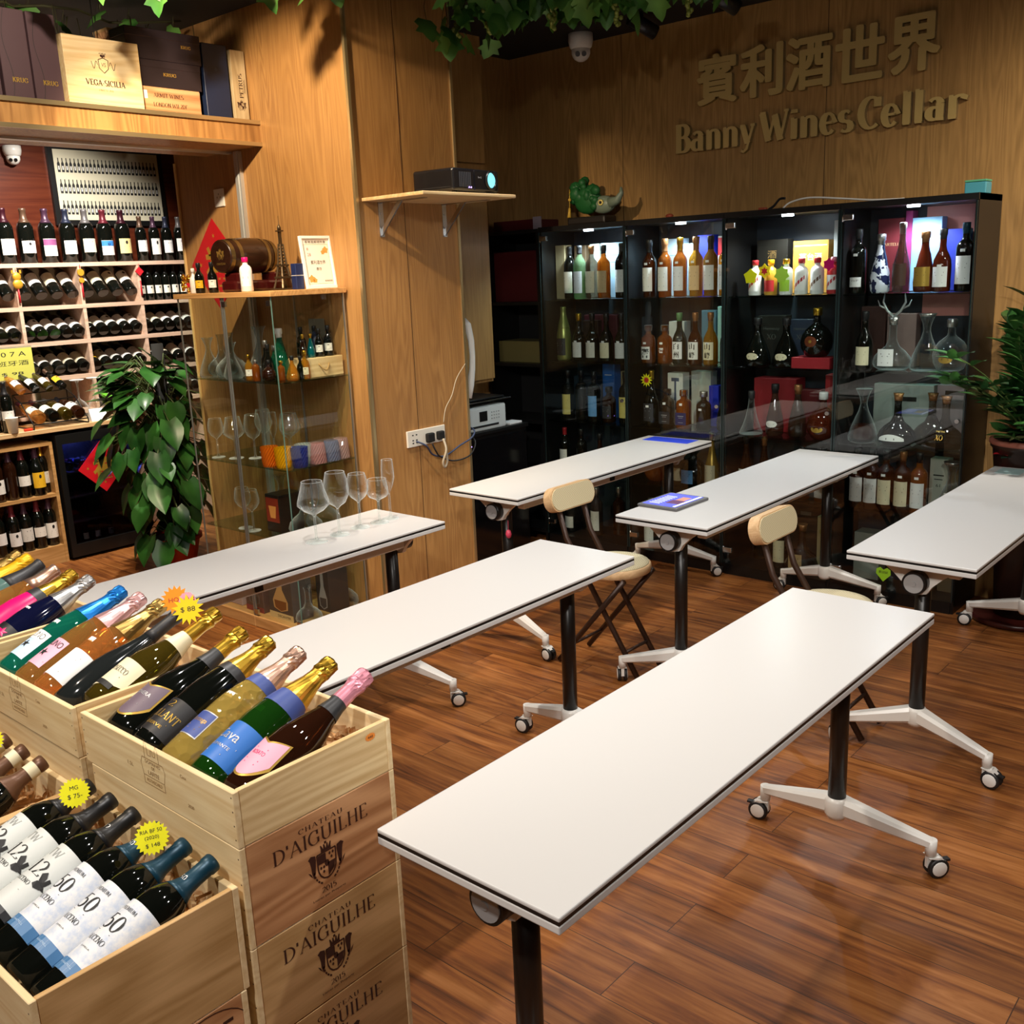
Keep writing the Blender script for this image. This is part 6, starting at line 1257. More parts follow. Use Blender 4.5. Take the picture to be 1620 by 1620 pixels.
for i in range(4):
    y1, y0 = CABY[i], CABY[i + 1]; w = y1 - y0; yc = (y0 + y1) / 2
    t = thing('display_cabinet', ('black glass-fronted cabinet at the recess end, under the green fish', 'black glass-fronted cabinet holding the row of white-labelled amber bottles', 'black glass-fronted cabinet holding the white porcelain bottles', 'black glass-fronted cabinet beside the potted plants')[i], 'display cabinet', (FX, yc, 0), 0, 'black glass-fronted cabinets')
    d = BX - FX; h = w / 2 - .001
    mb = MB().box(.012, -h, 0, d, -h + .014, CH).box(.012, h - .014, 0, d, h, CH)
    ob('side_panel', mb, [BLACK], t); ob('back_panel', MB().box(d - .008, -h + .014, .05, d, h - .014, CH - .02), [CBACK], t)
    ob('top_panel', MB().box(.0, -h, CH - .028, d, h, CH), [BLACK], t); ob('plinth', MB().box(.006, -h + .014, 0, d, h - .014, .058), [BLACK], t)
    for k in (1, 2, 3, 4): ob('glass_shelf', MB().rbox(.025, -h + .015, SHZ[k] - .009, d - .01, h - .015, SHZ[k] - .0008, .001, seg=1), [MATS['shelf_glass']], t)
    dr = ob('glass_door', MB().quad((0, h - .004, .06), (0, -h + .004, .06), (0, -h + .004, CH - .03), (0, h - .004, CH - .03)), [DOORG], t)
    ob('door_edge', MB().box(-.003, h - .008, .06, .003, h - .002, CH - .03).box(-.003, -h + .002, .06, .003, -h + .008, CH - .03), [mat('dark_edge', '#1e2a2a', .1)], dr)
    for z in (.14, 1.84): ob('hinge', MB().rbox(-.006, h - .062, z - .014, .012, h - .012, z + .014, .003).cyl((.0, h - .012, z - .02), (.0, h - .012, z + .02), .006, n=10), [STEEL], dr)
    ob('lock', MB().cyl((0, -h + .03, .92), (-.012, -h + .03, .92), .010, n=12), [STEEL], dr)
    ob('lamp', MB().cyl((.085, 0, CH - .0285), (.085, 0, CH - .036), .028, n=20), [LEDM], t)
    spot('cabinet_lamp', (FX + .085, yc, CH - .04), (FX + .13, yc, 0), (14, 12, 18, 14)[i], 150, ((.72, .88, 1), (.80, .92, 1), (.95, .97, 1), (.86, .88, 1))[i], .025, .5)
CAB = [
(1, 1, 3.703, 4.80, 'bordeaux', 'DARKGL', 'WL[0]', 'FK', 'dark white-labelled bottle behind the green one'),
(1, 1, 3.586, 4.74, 'bordeaux', 'GREENCL', 'WL[2]', 'FBK', 'pale green bottle with white label under the lamp'),
(1, 1, 3.506, 4.75, 'whisky', 'SMOKE', 'LCR', 'COPP', 'clear-necked dark bottle with copper top'),
(1, 1, 3.421, 4.75, 'whisky', 'AMBER', 'LTAN', 'FBK', 'amber bottle with tan label'),
(1, 1, 3.290, 4.74, 'bordeaux', 'DARKGL', 'WL[0]', 'FK', 'dark square-labelled bottle by the partition'),
(1, 2, 3.717, 4.74, 'champagne', 'GREENGOLD', 'LBLK', 'GREENGOLD', 'satin gold-green bottle'),
(1, 2, 3.603, 4.74, 'cognac', 'DARKGL', 'WL[0]', 'FG', 'gold-topped dark cognac bottle'),
(1, 2, 3.505, 4.74, 'cognac', 'DARKGL', 'WL[1]', 'FK', 'dark cognac bottle with small white label'),
(1, 2, 3.404, 4.74, 'cognac', 'DARKGL', 'LCR', 'FK', 'dark cognac bottle with cream label'),
(1, 2, 3.298, 4.74, 'cognac', 'DARKGL', 'WL[3]', 'FK', 'dark cognac bottle with wide white label'),
(1, 3, 3.704, 4.75, 'whisky', 'DARKGL', 'LGRN', 'FK', 'dark bottle with pale gold foot'),
(1, 3, 3.618, 4.77, 'whisky', 'DARKGL', None, 'FK', 'plain dark bottle'),
(1, 3, 3.501, 4.74, 'whisky', 'DARKGL', 'LSKY', 'FK', 'bottle with sea blue label'),
(1, 3, 3.402, 4.75, 'stout', 'BROWNG', 'LBLK', 'FK', 'stout dark red bottle'),
(1, 3, 3.291, 4.76, 'whisky', 'DARKGL', 'LGRN', 'FK', 'dark bottle by the partition'),
(1, 4, 3.733, 4.74, 'bordeaux', 'DARKGL', 'WL[0]', 'CAPR', 'dark bottle with red capsule'),
(1, 4, 3.621, 4.76, 'whisky', 'DARKGL', None, 'FK', 'plain dark bottle'),
(1, 4, 3.482, 4.76, 'cognac', 'BROWNG', 'WL[3]', 'FK', 'brown bottle'),
(1, 5, 3.728, 4.78, 'stout', 'DARKGL', 'WL[3]', 'FK', 'stout dark bottle'),
(1, 5, 3.531, 4.78, 'whisky', 'SMOKE', 'WL[3]', 'FS', 'smoky bottle'),
(2, 1, 3.104, 4.74, 'macallan', 'DARKAMB', 'WL[0]', 'FK', 'dark amber bottle with white label'),
(2, 1, 3.005, 4.74, 'macallan', 'AMBER', 'WL[0]', 'COPP', 'amber bottle, second from the left'),
(2, 1, 2.909, 4.74, 'macallan', 'AMBER', 'WL[2]', 'FG', 'gold-topped amber bottle'),
(2, 1, 2.811, 4.74, 'macallan', 'AMBERL', 'LPCH', 'COPP', 'pale amber bottle with peach label'),
(2, 1, 2.723, 4.74, 'macallan', 'AMBERL', 'WL[0]', 'FK', 'black-topped pale amber bottle'),
(2, 1, 2.633, 4.74, 'macallan', 'AMBERL', 'WL[2]', 'FS', 'pale amber bottle beside the partition'),
(2, 2, 3.116, 4.74, 'stout', 'AMBER', 'WL[0]', 'CRYSTAL', 'stout faceted bottle with white label'),
(2, 2, 3.008, 4.74, 'stout', 'AMBER', None, 'CRYSTAL', 'stout faceted bottle without paper label'),
(2, 2, 2.914, 4.74, 'cognac', 'DARKGRN', 'WL[2]', 'CAPG', 'green-topped bottle with brushed characters'),
(2, 2, 2.815, 4.74, 'cognac', 'DARKAMB', 'WL[0]', 'COPP', 'dark amber bottle with brushed characters'),
(2, 2, 2.721, 4.74, 'cognac', 'AMBERL', 'LCR', 'COPP', 'pale bottle with cream label and brushed characters'),
(2, 2, 2.619, 4.74, 'cognac', 'DARKGL', 'LBLK', 'FK', 'black bottle with black label'),
(2, 3, 3.099, 4.74, 'fat', 'DARKGL', 'LBLK', 'FG', 'black bottle wearing a flower tag'),
(2, 3, 2.994, 4.74, 'square', 'SMOKE', 'LBLK', 'FK', 'square bottle with black label'),
(2, 3, 2.887, 4.74, 'square', 'AMBER', 'LNVY', 'FS', 'square amber bottle with navy label'),
(2, 3, 2.774, 4.76, 'stout', 'DARKGL', None, 'FS', 'stout bottle with metal band'),
(2, 3, 2.641, 4.76, 'gourd', 'DARKGL', None, 'FK', 'dark gourd-shaped bottle'),
(2, 4, 2.928, 4.76, 'stout', 'BROWNG', 'LCR', 'FK', 'brown stout bottle under the table edge'),
(2, 4, 2.838, 4.76, 'round', 'DARKGL', 'LSKY', 'FS', 'round dark bottle with glowing blue oval'),
(2, 4, 2.721, 4.76, 'cone', 'GOLDB', 'LCR', 'FG', 'golden conical bottle'),
(2, 4, 3.090, 4.78, 'round', 'AMBER', None, 'FK', 'round amber bottle'),
(2, 5, 3.137, 4.78, 'cognac', 'SMOKE', 'WL[3]', 'FS', 'smoky bottle'),
(2, 5, 2.921, 4.78, 'stout', 'DARKGL', None, 'FK', 'stout dark bottle'),
(3, 1, 2.466, 4.74, 'moutai', 'WHITEGL', 'LSTR', 'CAPR', 'white porcelain bottle with yellow tag'),
(3, 1, 2.389, 4.76, 'moutai', 'GOLDC', 'LRED', 'FY', 'gold bottle with a red heart tag'),
(3, 1, 2.296, 4.74, 'moutai', 'WHITEGL', 'LGRNY', 'FG', 'white bottle with green tag under the lamp'),
(3, 1, 2.215, 4.74, 'moutai', 'WHITEGL', 'LSTR', 'CAPR', 'white bottle with red cap, middle of the row'),
(3, 1, 2.133, 4.74, 'moutai', 'WHITEGL', 'LSTRB', 'CAPR', 'white bottle with slanted brown band'),
(3, 1, 2.053, 4.75, 'moutai', 'LRED', 'LSTR', 'FP', 'red bottle with pink top'),
(3, 2, 2.446, 4.74, 'bell', 'DARKGL', 'OVAL', 'FK', 'bell-shaped dark cognac with cream oval, first'),
(3, 2, 2.287, 4.74, 'bell', 'DARKGL', 'OVAL', 'FK', 'bell-shaped dark cognac with cream oval, second'),
(3, 2, 2.125, 4.74, 'round', 'DARKGL', 'ROUNDEL', 'FG', 'round dark cognac with gold neck on the red box'),
(3, 3, 2.476, 4.74, 'flared', 'CRYSTAL', None, 'FBK', 'clear flared decanter'),
(3, 3, 2.342, 4.74, 'gourd', 'SMOKE', 'OVALW', 'FK', 'dark bottle with white oval label'),
(3, 3, 2.221, 4.75, 'gourd', 'SMOKE', None, 'COPP', 'clear-shouldered dark bottle'),
(3, 3, 2.080, 4.74, 'round', 'REDBR', 'OVALG', 'WCAP', 'round red-brown bottle with white stopper'),
(3, 4, 2.512, 4.76, 'cone', 'BROWNG', 'WL[3]', 'FK', 'dark slim bottle'),
(3, 4, 2.407, 4.76, 'cone', 'BROWNG', None, 'COPP', 'bronze-topped slim bottle'),
(3, 4, 2.192, 4.76, 'cognac', 'AMBER', 'WL[3]', 'FK', 'amber bottle with low label'),
(3, 4, 2.082, 4.76, 'cognac', 'AMBER', 'WL[3]', 'FK', 'second amber bottle with low label'),
(3, 5, 2.304, 4.76, 'whisky', 'DARKGL', 'LCR', 'FK', 'cream-labelled dark bottle'),
(3, 5, 2.190, 4.78, 'decant', 'BROWNG', 'LTAN', 'COPP', 'broad brown decanter with pale crest'),
(4, 1, 1.930, 4.74, 'whisky', 'DARKGL', 'LOWW', 'FBK', 'dark bottle with low white label'),
(4, 1, 1.823, 4.74, 'gourd', 'PATT', None, 'FS', 'blue and white camouflage bottle'),
(4, 1, 1.726, 4.74, 'cone', 'SMOKE', 'LBRN', 'CRYSTAL', 'clear teardrop decanter with dark seal'),
(4, 1, 1.622, 4.74, 'gourd', 'REDBR', 'LGD', 'COPP', 'copper-brown gourd bottle with gold print'),
(4, 1, 1.544, 4.74, 'cognac', 'REDBR', 'WL[2]', 'FBK', 'cognac bottle with white label'),
(4, 1, 1.448, 4.74, 'whisky', 'DARKGL', 'WL[2]', 'FTE', 'dark bottle with long white label by the side wall'),
(4, 2, 1.884, 4.74, 'cognac', 'DARKGL', 'LCR', 'FK', 'dark bottle with square cream label'),
(4, 2, 1.757, 4.76, 'decant', 'CRYSTAL', 'WL[2]', 'FS', 'clear decanter with antler stopper'),
(4, 2, 1.601, 4.76, 'carafe', 'CRYSTAL', None, 'FS', 'ornate clear carafe'),
(4, 2, 1.490, 4.76, 'round', 'CRYSTAL', 'OVALG', 'FS', 'large silver-stoppered round decanter'),
(4, 3, 1.883, 4.76, 'carafe', 'BRCARAFE', None, None, 'flared crystal carafe of cognac'),
(4, 3, 1.716, 4.76, 'decant', 'DARKGL', 'WIDEW', 'COPP', 'broad decanter with white crescent label'),
(4, 3, 1.576, 4.82, 'decant', 'SMOKE', None, 'COPP', 'broad clear decanter behind the lettered one'),
(4, 3, 1.485, 4.73, 'decant', 'SMOKE', 'XO', 'COPP', 'broad clear decanter lettered in gold'),
(4, 4, 1.891, 4.74, 'whisky', 'DARKAMB', 'WL[2]', 'FK', 'dark bottle with tall white label, first'),
(4, 4, 1.820, 4.74, 'whisky', 'DARKAMB', 'WL[2]', 'FK', 'dark bottle with tall white label, second'),
(4, 4, 1.751, 4.74, 'whisky', 'DARKAMB', 'LCR', 'FBK', 'brown bottle with square cream label'),
(4, 4, 1.671, 4.74, 'whisky', 'DARKAMB', 'LCR', 'COPP', 'brown bottle with low cream label'),
(4, 4, 1.593, 4.74, 'whisky', 'AMBER', 'WL[2]', 'FK', 'amber bottle with wide white label'),
(4, 4, 1.450, 4.76, 'carafe', 'CRYSTAL', None, 'FS', 'silver-stoppered clear decanter'),
]
cabname = {1: 'cabinet below the fish', 2: 'second black cabinet', 3: 'third black cabinet', 4: 'cabinet beside the plants'}
shname = {1: 'top shelf', 2: 'second shelf', 3: 'third shelf', 4: 'fourth shelf', 5: 'floor'}
SC = {'moutai': .9, 'bell': 1.12, 'stout': .98, 'square': 1.08, 'gourd': 1.1, 'carafe': .95, 'decant': 1.05, 'round': 1.05, 'macallan': .98, 'flared': 1.0}
def cab_label(key, kind):
    pr = PROF[kind]; R = max(r for r, z in pr[:5]); H = pr[-1][1]
    z0, z1 = .1 * H, .42 * H
    if kind in ('macallan', 'whisky', 'bordeaux'): z0, z1 = .11 * H, .52 * H
    if kind == 'cognac': z0, z1 = .08 * H, .40 * H
    if kind == 'stout': z0, z1 = .12 * H, .47 * H
    def mk():
        if key in ('OVAL', 'OVALW', 'OVALG'):
            zc = {'bell': .22, 'gourd': .24, 'round': .25}.get(kind, .25) * H; m = {'OVAL': LCR, 'OVALW': LW, 'OVALG': LGD}[key]; w = .030
            return label_mesh(R * .97, zc - .016, zc + .016, w, [m, INK], [('', .03, .003, 0, zc, 'line')], lambda k: .5 - .5 * math.sqrt(max(0, 1 - k * k)), lambda k: .5 + .5 * math.sqrt(max(0, 1 - k * k)))
        if key == 'ROUNDEL':
            m = mat('copper_roundel', '#7a3c22', .4, .4); return label_mesh(R, .05, .10, .03, [m, LGD], [('8', .02, .5, 0, .075, 'star')], lambda k: .5 - .5 * math.sqrt(max(0, 1 - k * k)), lambda k: .5 + .5 * math.sqrt(max(0, 1 - k * k)))
        if key == 'XO': return label_mesh(R * .93, .052, .095, .03, [SMOKE, LGD], [('XO', .034, .020, 0, .062, 'serif'), ('MARTELL', .05, .006, 0, .087)], R1=R * .62)
        if key == 'WIDEW': return label_mesh(R * 1.0, .026, .056, .062, [LW, INK], [('', .04, .008, 0, .036, 'line')], lambda k: 0, lambda k: 1 - .6 * k * k, R1=R * .93)
        if key in ('LSTR', 'LSTRB'): # porcelain bottle with a slanted band
            me = label_mesh(R, .022, .10, .032, [LW, CAPR if key == 'LSTR' else LSTRM], []); bm = bmesh.new(); bm.from_mesh(me)
            vs, fs = curved(R, ([(-.032, -.028, 0), (-.032, -.008, 0), (-.016, .008, 0), (-.016, -.012, 0), (0, .022, 0), (0, .002, 0), (.016, .036, 0), (.016, .016, 0), (.032, .048, 0), (.032, .028, 0)], [[0, 3, 2, 1], [3, 5, 4, 2], [5, 7, 6, 4], [7, 9, 8, 6]]), .0014)
            q = [bm.verts.new((v[0], v[1], v[2] + .055)) for v in vs]
            for f in fs: bm.faces.new([q[k] for k in f]).material_index = 1
            bm.to_mesh(me); bm.free(); return me
        if key == 'LOWW': return label_mesh(R, .03, .075, .03, [LW, INK], [('VSOP', .034, .008, 0, .06, 'serif'), ('', .03, .002, 0, .045, 'line')])
        m = eval(key); a = INK if key not in ('LBLK', 'LNVY') else SLV; w = min(R * .95, .036); d = [('', w * 1.1, (z1 - z0) * .05, 0, z0 + (z1 - z0) * .72, 'line'), ('', w * .8, (z1 - z0) * .03, 0, z0 + (z1 - z0) * .58, 'line'), ('', w * .9, (z1 - z0) * .03, 0, z0 + (z1 - z0) * .2, 'line')]
        return label_mesh(R, z0, z1, w, [m, a], d, flat=(kind == 'square'))
    return bmesh_of(('cab', key, kind), mk)
def word_label(txt, kind, paper, w=.034, vertical=True, bold=True):
    R = max(r for r, z in PROF[kind][:5]); H = PROF[kind][-1][1]; z0, z1 = .1 * H, .44 * H; n = len(txt); step = (z1 - z0) / n
    return label_mesh(R, z0, z1, w, [paper, INK], [(c, step * .7, step * .75, 0, z1 - step * (j + .5), 'bold') for j, c in enumerate(txt)])
cabobj = {}
for (u, s, y, x, k, g, l, c, lab) in CAB:
    tier = ', %s, %s' % (shname[s], cabname[u]); z = SHZ[s] + (.056 if (u, s, k) == (3, 2, 'round') else 0)
    lb = cab_label(l, k) if l else None
    if (u, s) == (2, 2):
        if k == 'stout' and l: lb = word_label('\u97ff', k, WL[0], .03)
        if g == 'DARKGRN': lb = word_label('\u767d\u5dde', k, WL[2])
        if g == 'DARKAMB': lb = word_label('\u5c71\u5d0e', k, WL[0])
        if g == 'AMBERL': lb = word_label('\u5c71\u5d0e', k, LCR)
        if k == 'stout' and not l: lb = bmesh_of('hib', lambda: label_mesh(.0425, .05, .1, .02, [AMBER, LW], [('\u97ff', .03, .03, 0, .075, 'bold')]))
    sy = .62 if k in ('decant',) and u == 4 else 1.
    cz = {'macallan': .245, 'stout': .181, 'moutai': .166, 'carafe': .262, 'decant': .2, 'square': .166, 'gourd': .2, 'bell': .187, 'round': .191, 'flared': .187, 'champagne': .19}.get(k, PROF[k][-1][1] * .84)
    o = bottle(k, lab + tier, eval(g), standing(x, y, z + .0005, '-X'), eval(c) if c else None, cz, lb, 'bottle', 'bottles in the black cabinets', 'spirit_bottle', 20, sq=5. if k == 'square' else 1., sc=SC.get(k, 1.) * (.9 if (u, s) == (1, 4) else 1), sy=sy, capname='stopper' if k in ('carafe', 'decant', 'stout', 'round') else 'capsule')
    cabobj[(u, s, round(y, 3))] = o
    if g == 'BRCARAFE':
        ob('cognac_fill', MB().lathe([(.050, .006), (.068, .03), (.056, .075), (.048, .09)], 18), [mat('cognac_liquid', '#3c150a', .1)], o)
    if (u, s) in ((1, 2), (2, 1), (2, 2), (3, 1), (4, 1), (4, 4), (2, 3)) and k not in ('champagne', 'gourd', 'moutai', 'cone'):
        R = max(r for r, z_ in PROF[k][:5]); zz = {'macallan': .178, 'cognac': .108, 'stout': .108, 'whisky': .172, 'bordeaux': .17, 'fat': .11, 'square': .12}.get(k, .12); ob('price_label', bmesh_of(('wst2', k), lambda: label_mesh(R + .0004, zz, zz + .012, .010, [LW], [])), None, o)
# flower tag, yellow and pink tags on the porcelain bottles
def neck_tag(key, world, r, m, pt=9, nm='neck_tag', k=.6, m2=None):
    o = cabobj[key]; c = Vector(world); M = frame(c, (0, -1, 0), (0, 0, 1)); mb = MB(); put(mb, star_poly(pt, r, r * k), M, 0, .001)
    if m2: put(mb, star_poly(pt, r * .55, r * .3), M @ Matrix.Translation((0, 0, .0014)), 1)
    t = ob(nm, mb, [m] + ([m2] if m2 else []), o); t.matrix_local = o.matrix_basis.inverted(); return t
K = {(a[0], a[1], i): a[2] for i, a in enumerate(CAB)}
def key_of(u, s, n): return [(a[0], a[1], round(a[2], 3)) for a in CAB if a[0] == u and a[1] == s][n]
def tagk(u, s, n, dz, r, m, **kw): kk = key_of(u, s, n); neck_tag(kk, (4.690, kk[2], SHZ[s] + dz), r, m, **kw)
tagk(2, 3, 0, .265, .040, YEL, pt=12, k=.55, m2=RED)
tagk(3, 1, 0, .095, .040, YEL, pt=5, k=.75); tagk(3, 1, 1, .12, .038, YELO, pt=6, k=.7, m2=RED); tagk(3, 1, 2, .10, .042, LGRNY, pt=7, k=.75); tagk(3, 1, 5, .14, .032, MAG, pt=6, k=.7)
# antler stopper of one decanter
o = cabobj[key_of(4, 2, 1)]; mb = MB()
for q in (-1, 1):
    mb.tube([(0, 0, .235), (q * .03, 0, .262), (q * .05, 0, .30), (q * .045, 0, .34)], [.007, .006, .005, .002], 8); mb.tube([(q * .036, 0, .272), (q * .065, 0, .285), (q * .075, 0, .31)], [.005, .004, .0015], 7)
ob('antlers', mb, [SLV], o)
o = cabobj[key_of(4, 1, 4)]; o2 = cabobj[key_of(4, 3, 0)]
# gift boxes behind the bottles
def cbox(label, y0, y1, z0, z1, x, m, deco=None, m2=None, d=.07):
    t = thing('gift_carton', label, 'box', (x, (y0 + y1) / 2, z0), 0, 'gift boxes in the black cabinets'); w = abs(y1 - y0) / 2; mb = MB().rbox(0, -w, 0, d, w, z1 - z0, .002, seg=1)
    if deco:
        for tx, ww, h, u, v, st in deco:
            F = frame((-.0006, 0, v), (0, -1, 0), (0, 0, 1)) @ Matrix.Translation((u, 0, 0))
            put(mb, ([(-ww / 2, -h / 2, 0), (ww / 2, -h / 2, 0), (ww / 2, h / 2, 0), (-ww / 2, h / 2, 0)], [[0, 1, 2, 3]]) if st == 'r' else (serif_fit(tx, ww, h) if st == 's' else text_fit(tx, ww, h)), F, 1)
    ob('carton', mb, [m, m2 or INK], t); return t
BM = lambda n, c, r=.5: mat('carton_' + n, c, r)
Z1, Z2, Z3, Z4, Z5 = SHZ[1] + .0005, SHZ[2] + .0005, SHZ[3] + .0005, SHZ[4] + .0005, SHZ[5] + .0005
cbox('tall beige carton at the left end of the top shelf', 3.725, 3.795, Z1, 1.80, 4.78, BM('beige', '#b3a078'))
cbox('brown upright carton behind the dark bottle, top shelf', 3.63, 3.715, Z1, 1.795, 4.86, BM('brown', '#5a4632'))
cbox('white upright carton behind the pale green bottle', 3.545, 3.615, Z1, 1.80, 4.88, BM('offwhite', '#cfd3c4'))
cbox('light blue carton behind the amber bottle with tan label', 3.36, 3.52, Z1, 1.80, 4.86, BM('ltblue', '#a9c8dc'), [('', .10, .004, 0, .24, 'r'), ('', .08, .004, 0, .2, 'r')], BM('pr', '#6d93ad'))
cbox('maroon carton lying behind the cognac bottles', 3.42, 3.66, Z2, 1.39, 4.87, BM('maroon', '#4a1220'), d=.1); cbox('dark brown carton beside the gold-green bottle', 3.53, 3.64, Z2, 1.36, 4.83, BM('choc', '#2e1a18'), d=.04)
cbox('blue carton on the third shelf behind the sea blue label', 3.455, 3.54, Z3, 1.10, 4.88, BM('blue', '#2c6cc0'), [('', .05, .004, 0, .26, 'r')], LW); cbox('kraft carton on the third shelf by the partition', 3.27, 3.40, Z3, 1.06, 4.87, BM('kraft', '#8a7a5c'))
cbox('slate carton on the third shelf at the left end', 3.60, 3.76, Z3, 1.02, 4.88, BM('slate', '#1c2c38'))
cbox('pale blue carton behind the white-labelled amber bottles', 2.98, 3.09, Z1, 1.80, 4.88, BM('palebl', '#b8d0e2'), [('', .06, .004, 0, .22, 'r')], BM('pr', '')); cbox('cobalt carton in the middle of the amber row', 2.79, 2.88, Z1, 1.81, 4.87, BM('cobalt', '#2030c0')); cbox('silver blue carton beside the cobalt one', 2.885, 2.97, Z1, 1.77, 4.86, BM('silverbl', '#9fc0d4')); cbox('white carton with red top behind the black-topped amber bottle', 2.66, 2.76, Z1, 1.80, 4.88, BM('white', '#d8d8d4'), [('', .098, .09, 0, .255, 'r')], RED)
cbox('tall white carton with blue stripe on the third shelf, second cabinet', 2.93, 3.03, Z3, 1.07, 4.80, BM('white', ''), [('', .012, .16, 0, .17, 'r'), ('', .05, .02, 0, .26, 'r')], BM('pr2', '#40506a')); cbox('tall white carton standing next to the blue-striped one', 2.80, 2.925, Z3, 1.075, 4.88, BM('grey', '#b9bcb6')); cbox('blue presentation box behind the square amber bottle', 2.74, 2.80, Z3, 1.0, 4.86, BM('cobalt', ''))
cbox('pale green carton behind the brushed-character bottles', 2.66, 2.76, Z2, 1.43, 4.88, BM('mint', '#a9cfc4')); cbox('grey-blue carton behind the dark amber brushed-character bottle', 2.77, 2.86, Z2, 1.41, 4.88, BM('greybl', '#5d8296')); cbox('white low carton behind the stout faceted bottles', 2.97, 3.07, Z2, 1.35, 4.88, BM('white', ''))
cbox('dark carton with bronze print behind the yellow-tagged bottle', 2.36, 2.53, Z1, 1.765, 4.88, BM('black', '#17150f'), [('\u9152', .05, .04, 0, .20, 't')], BM('bronze', '#7a6238')); cbox('gold carton with bright print behind the porcelain bottles', 2.14, 2.33, Z1, 1.75, 4.88, BM('goldc', '#b58a40', .35), [('\u8305\u53f0\u9152', .12, .035, 0, .18, 't'), ('', .17, .004, 0, .235, 'r')], BM('aqua', '#bfe6e0'))
cbox('tall silver carton at the back of the third cabinet', 2.05, 2.12, Z1, 1.84, 4.89, BM('silver', '#9aa0a0', .3)); cbox('black carton lettered in grey behind the first bell-shaped cognac', 2.36, 2.52, Z2, 1.38, 4.88, BM('black', ''), [('Hennessy', .09, .02, 0, .18, 't'), ('XO', .05, .025, 0, .14, 's')], BM('greyp', '#55524c')); cbox('navy carton lettered in grey behind the second bell-shaped cognac', 2.21, 2.34, Z2, 1.36, 4.88, BM('navy', '#1c2436'), [('Hennessy', .08, .018, 0, .18, 't'), ('XO', .05, .022, 0, .14, 's')], BM('greyp', ''))
cbox('flat red box under the round dark cognac', 2.03, 2.23, Z2, Z2 + .055, 4.68, BM('red', '#9a1c26'), d=.12); cbox('large red box on the third shelf behind the flared decanter', 2.28, 2.52, Z3, 1.055, 4.85, BM('red', ''), d=.11); cbox('narrow red box beside the large red one', 2.16, 2.27, Z3, 1.00, 4.88, BM('dkred', '#6e141c')); cbox('tall bright red box by the partition behind the round bottle', 2.03, 2.14, Z3, 1.08, 4.89, BM('red2', '#b4252c'))
cbox('maroon lettered carton at the left of the top shelf, last cabinet', 1.78, 1.90, Z1, 1.83, 4.89, BM('maroon2', '#6a2228'), [('MARTELL', .09, .012, 0, .22, 's')], LTAN); cbox('sky blue carton behind the gourd bottle with gold print', 1.60, 1.735, Z1, 1.825, 4.88, BM('sky', '#8fc0e6')); cbox('royal blue carton on the top shelf by the side wall', 1.48, 1.595, Z1, 1.765, 4.87, BM('royal', '#2a3aa8')); cbox('magenta tube carton between the maroon and sky cartons', 1.742, 1.775, Z1, 1.86, 4.90, BM('plum', '#a23a78'))
cbox('pale rose carton behind the antler-stoppered decanter', 1.70, 1.84, Z2, 1.385, 4.90, BM('rose', '#8a6a62')); cbox('brown carton behind the cream-labelled bottle, second shelf', 1.85, 1.97, Z2, 1.42, 4.90, BM('umber', '#3f211a'))
cbox('large silver-white carton behind the broad decanter', 1.60, 1.89, Z3, 1.045, 4.90, BM('silverw', '#a9aaa4', .35), [('', .09, .022, .02, .20, 'r')], BM('black', '')); cbox('rosy grey carton behind the gold-lettered decanter', 1.42, 1.585, Z3, 1.05, 4.90, BM('rosegrey', '#a3898c'), [('', .09, .02, 0, .24, 'r')], BM('black', ''))
cbox('white printed carton beside the five labelled bottles', 1.50, 1.585, Z4, .70, 4.86, BM('offwhite2', '#c9c7b8'), [('', .05, .006, 0, .17, 'r'), ('', .04, .004, 0, .15, 'r'), ('61', .02, .015, 0, .12, 't')]); cbox('kraft carton on the fourth shelf by the side wall', 1.40, 1.49, Z4, .68, 4.88, BM('kraft', ''))
cbox('pale grey carton at the left of the last cabinet floor', 1.79, 1.92, Z5, .30, 4.80, BM('grey2', '#8a8b80'), d=.1); cbox('cream carton on the last cabinet floor', 1.52, 1.60, Z5, .27, 4.80, BM('cream', '#c4b68c'), d=.1); cbox('navy carton on the last cabinet floor under the heart sticker', 1.63, 1.75, Z5, .26, 4.86, BM('navy', '')); cbox('kraft carton on the last cabinet floor', 1.42, 1.50, Z5, .30, 4.80, BM('kraft', ''), d=.1)
cbox('black gift box behind the broad brown decanter', 2.10, 2.34, Z5, .40, 4.88, BM('black', ''), [('', .06, .02, 0, .28, 'r')], BM('greyp', '')); cbox('cream tube carton on the third cabinet floor', 2.055, 2.11, Z5, .36, 4.78, BM('cream', ''), [('', .03, .02, 0, .22, 'r')], LGRN)
for i, (y, z) in enumerate(((2.74, Z5), (2.69, Z5))): ob('steel_tube', MB().lathe([(.04, 0), (.04, .3), (.036, .305), (.036, .34), (.0001, .342)], 20), [STEEL], loc=(4.80 - .0 * i, y + .1 * i * -0 - (0 if i == 0 else .03), z), label='tall steel canister on the second cabinet floor, %s' % ('beside the dark bottles', 'by the partition')[i], cat='canister', group='steel canisters')
for i, y in enumerate((3.66, 3.42, 2.98, 2.86, 2.47, 2.40)):
    bottle('whisky', 'dark bottle on the cabinet floor in the shade of the tables, %s from the recess' % ordn[i], (DARKGL, BROWNG)[i % 2], standing(4.86, y, Z5, '-X'), (FK, FS, COPP)[i % 3], None, None, 'bottle', 'dark bottles on the cabinet floors', 'spirit_bottle', 16)
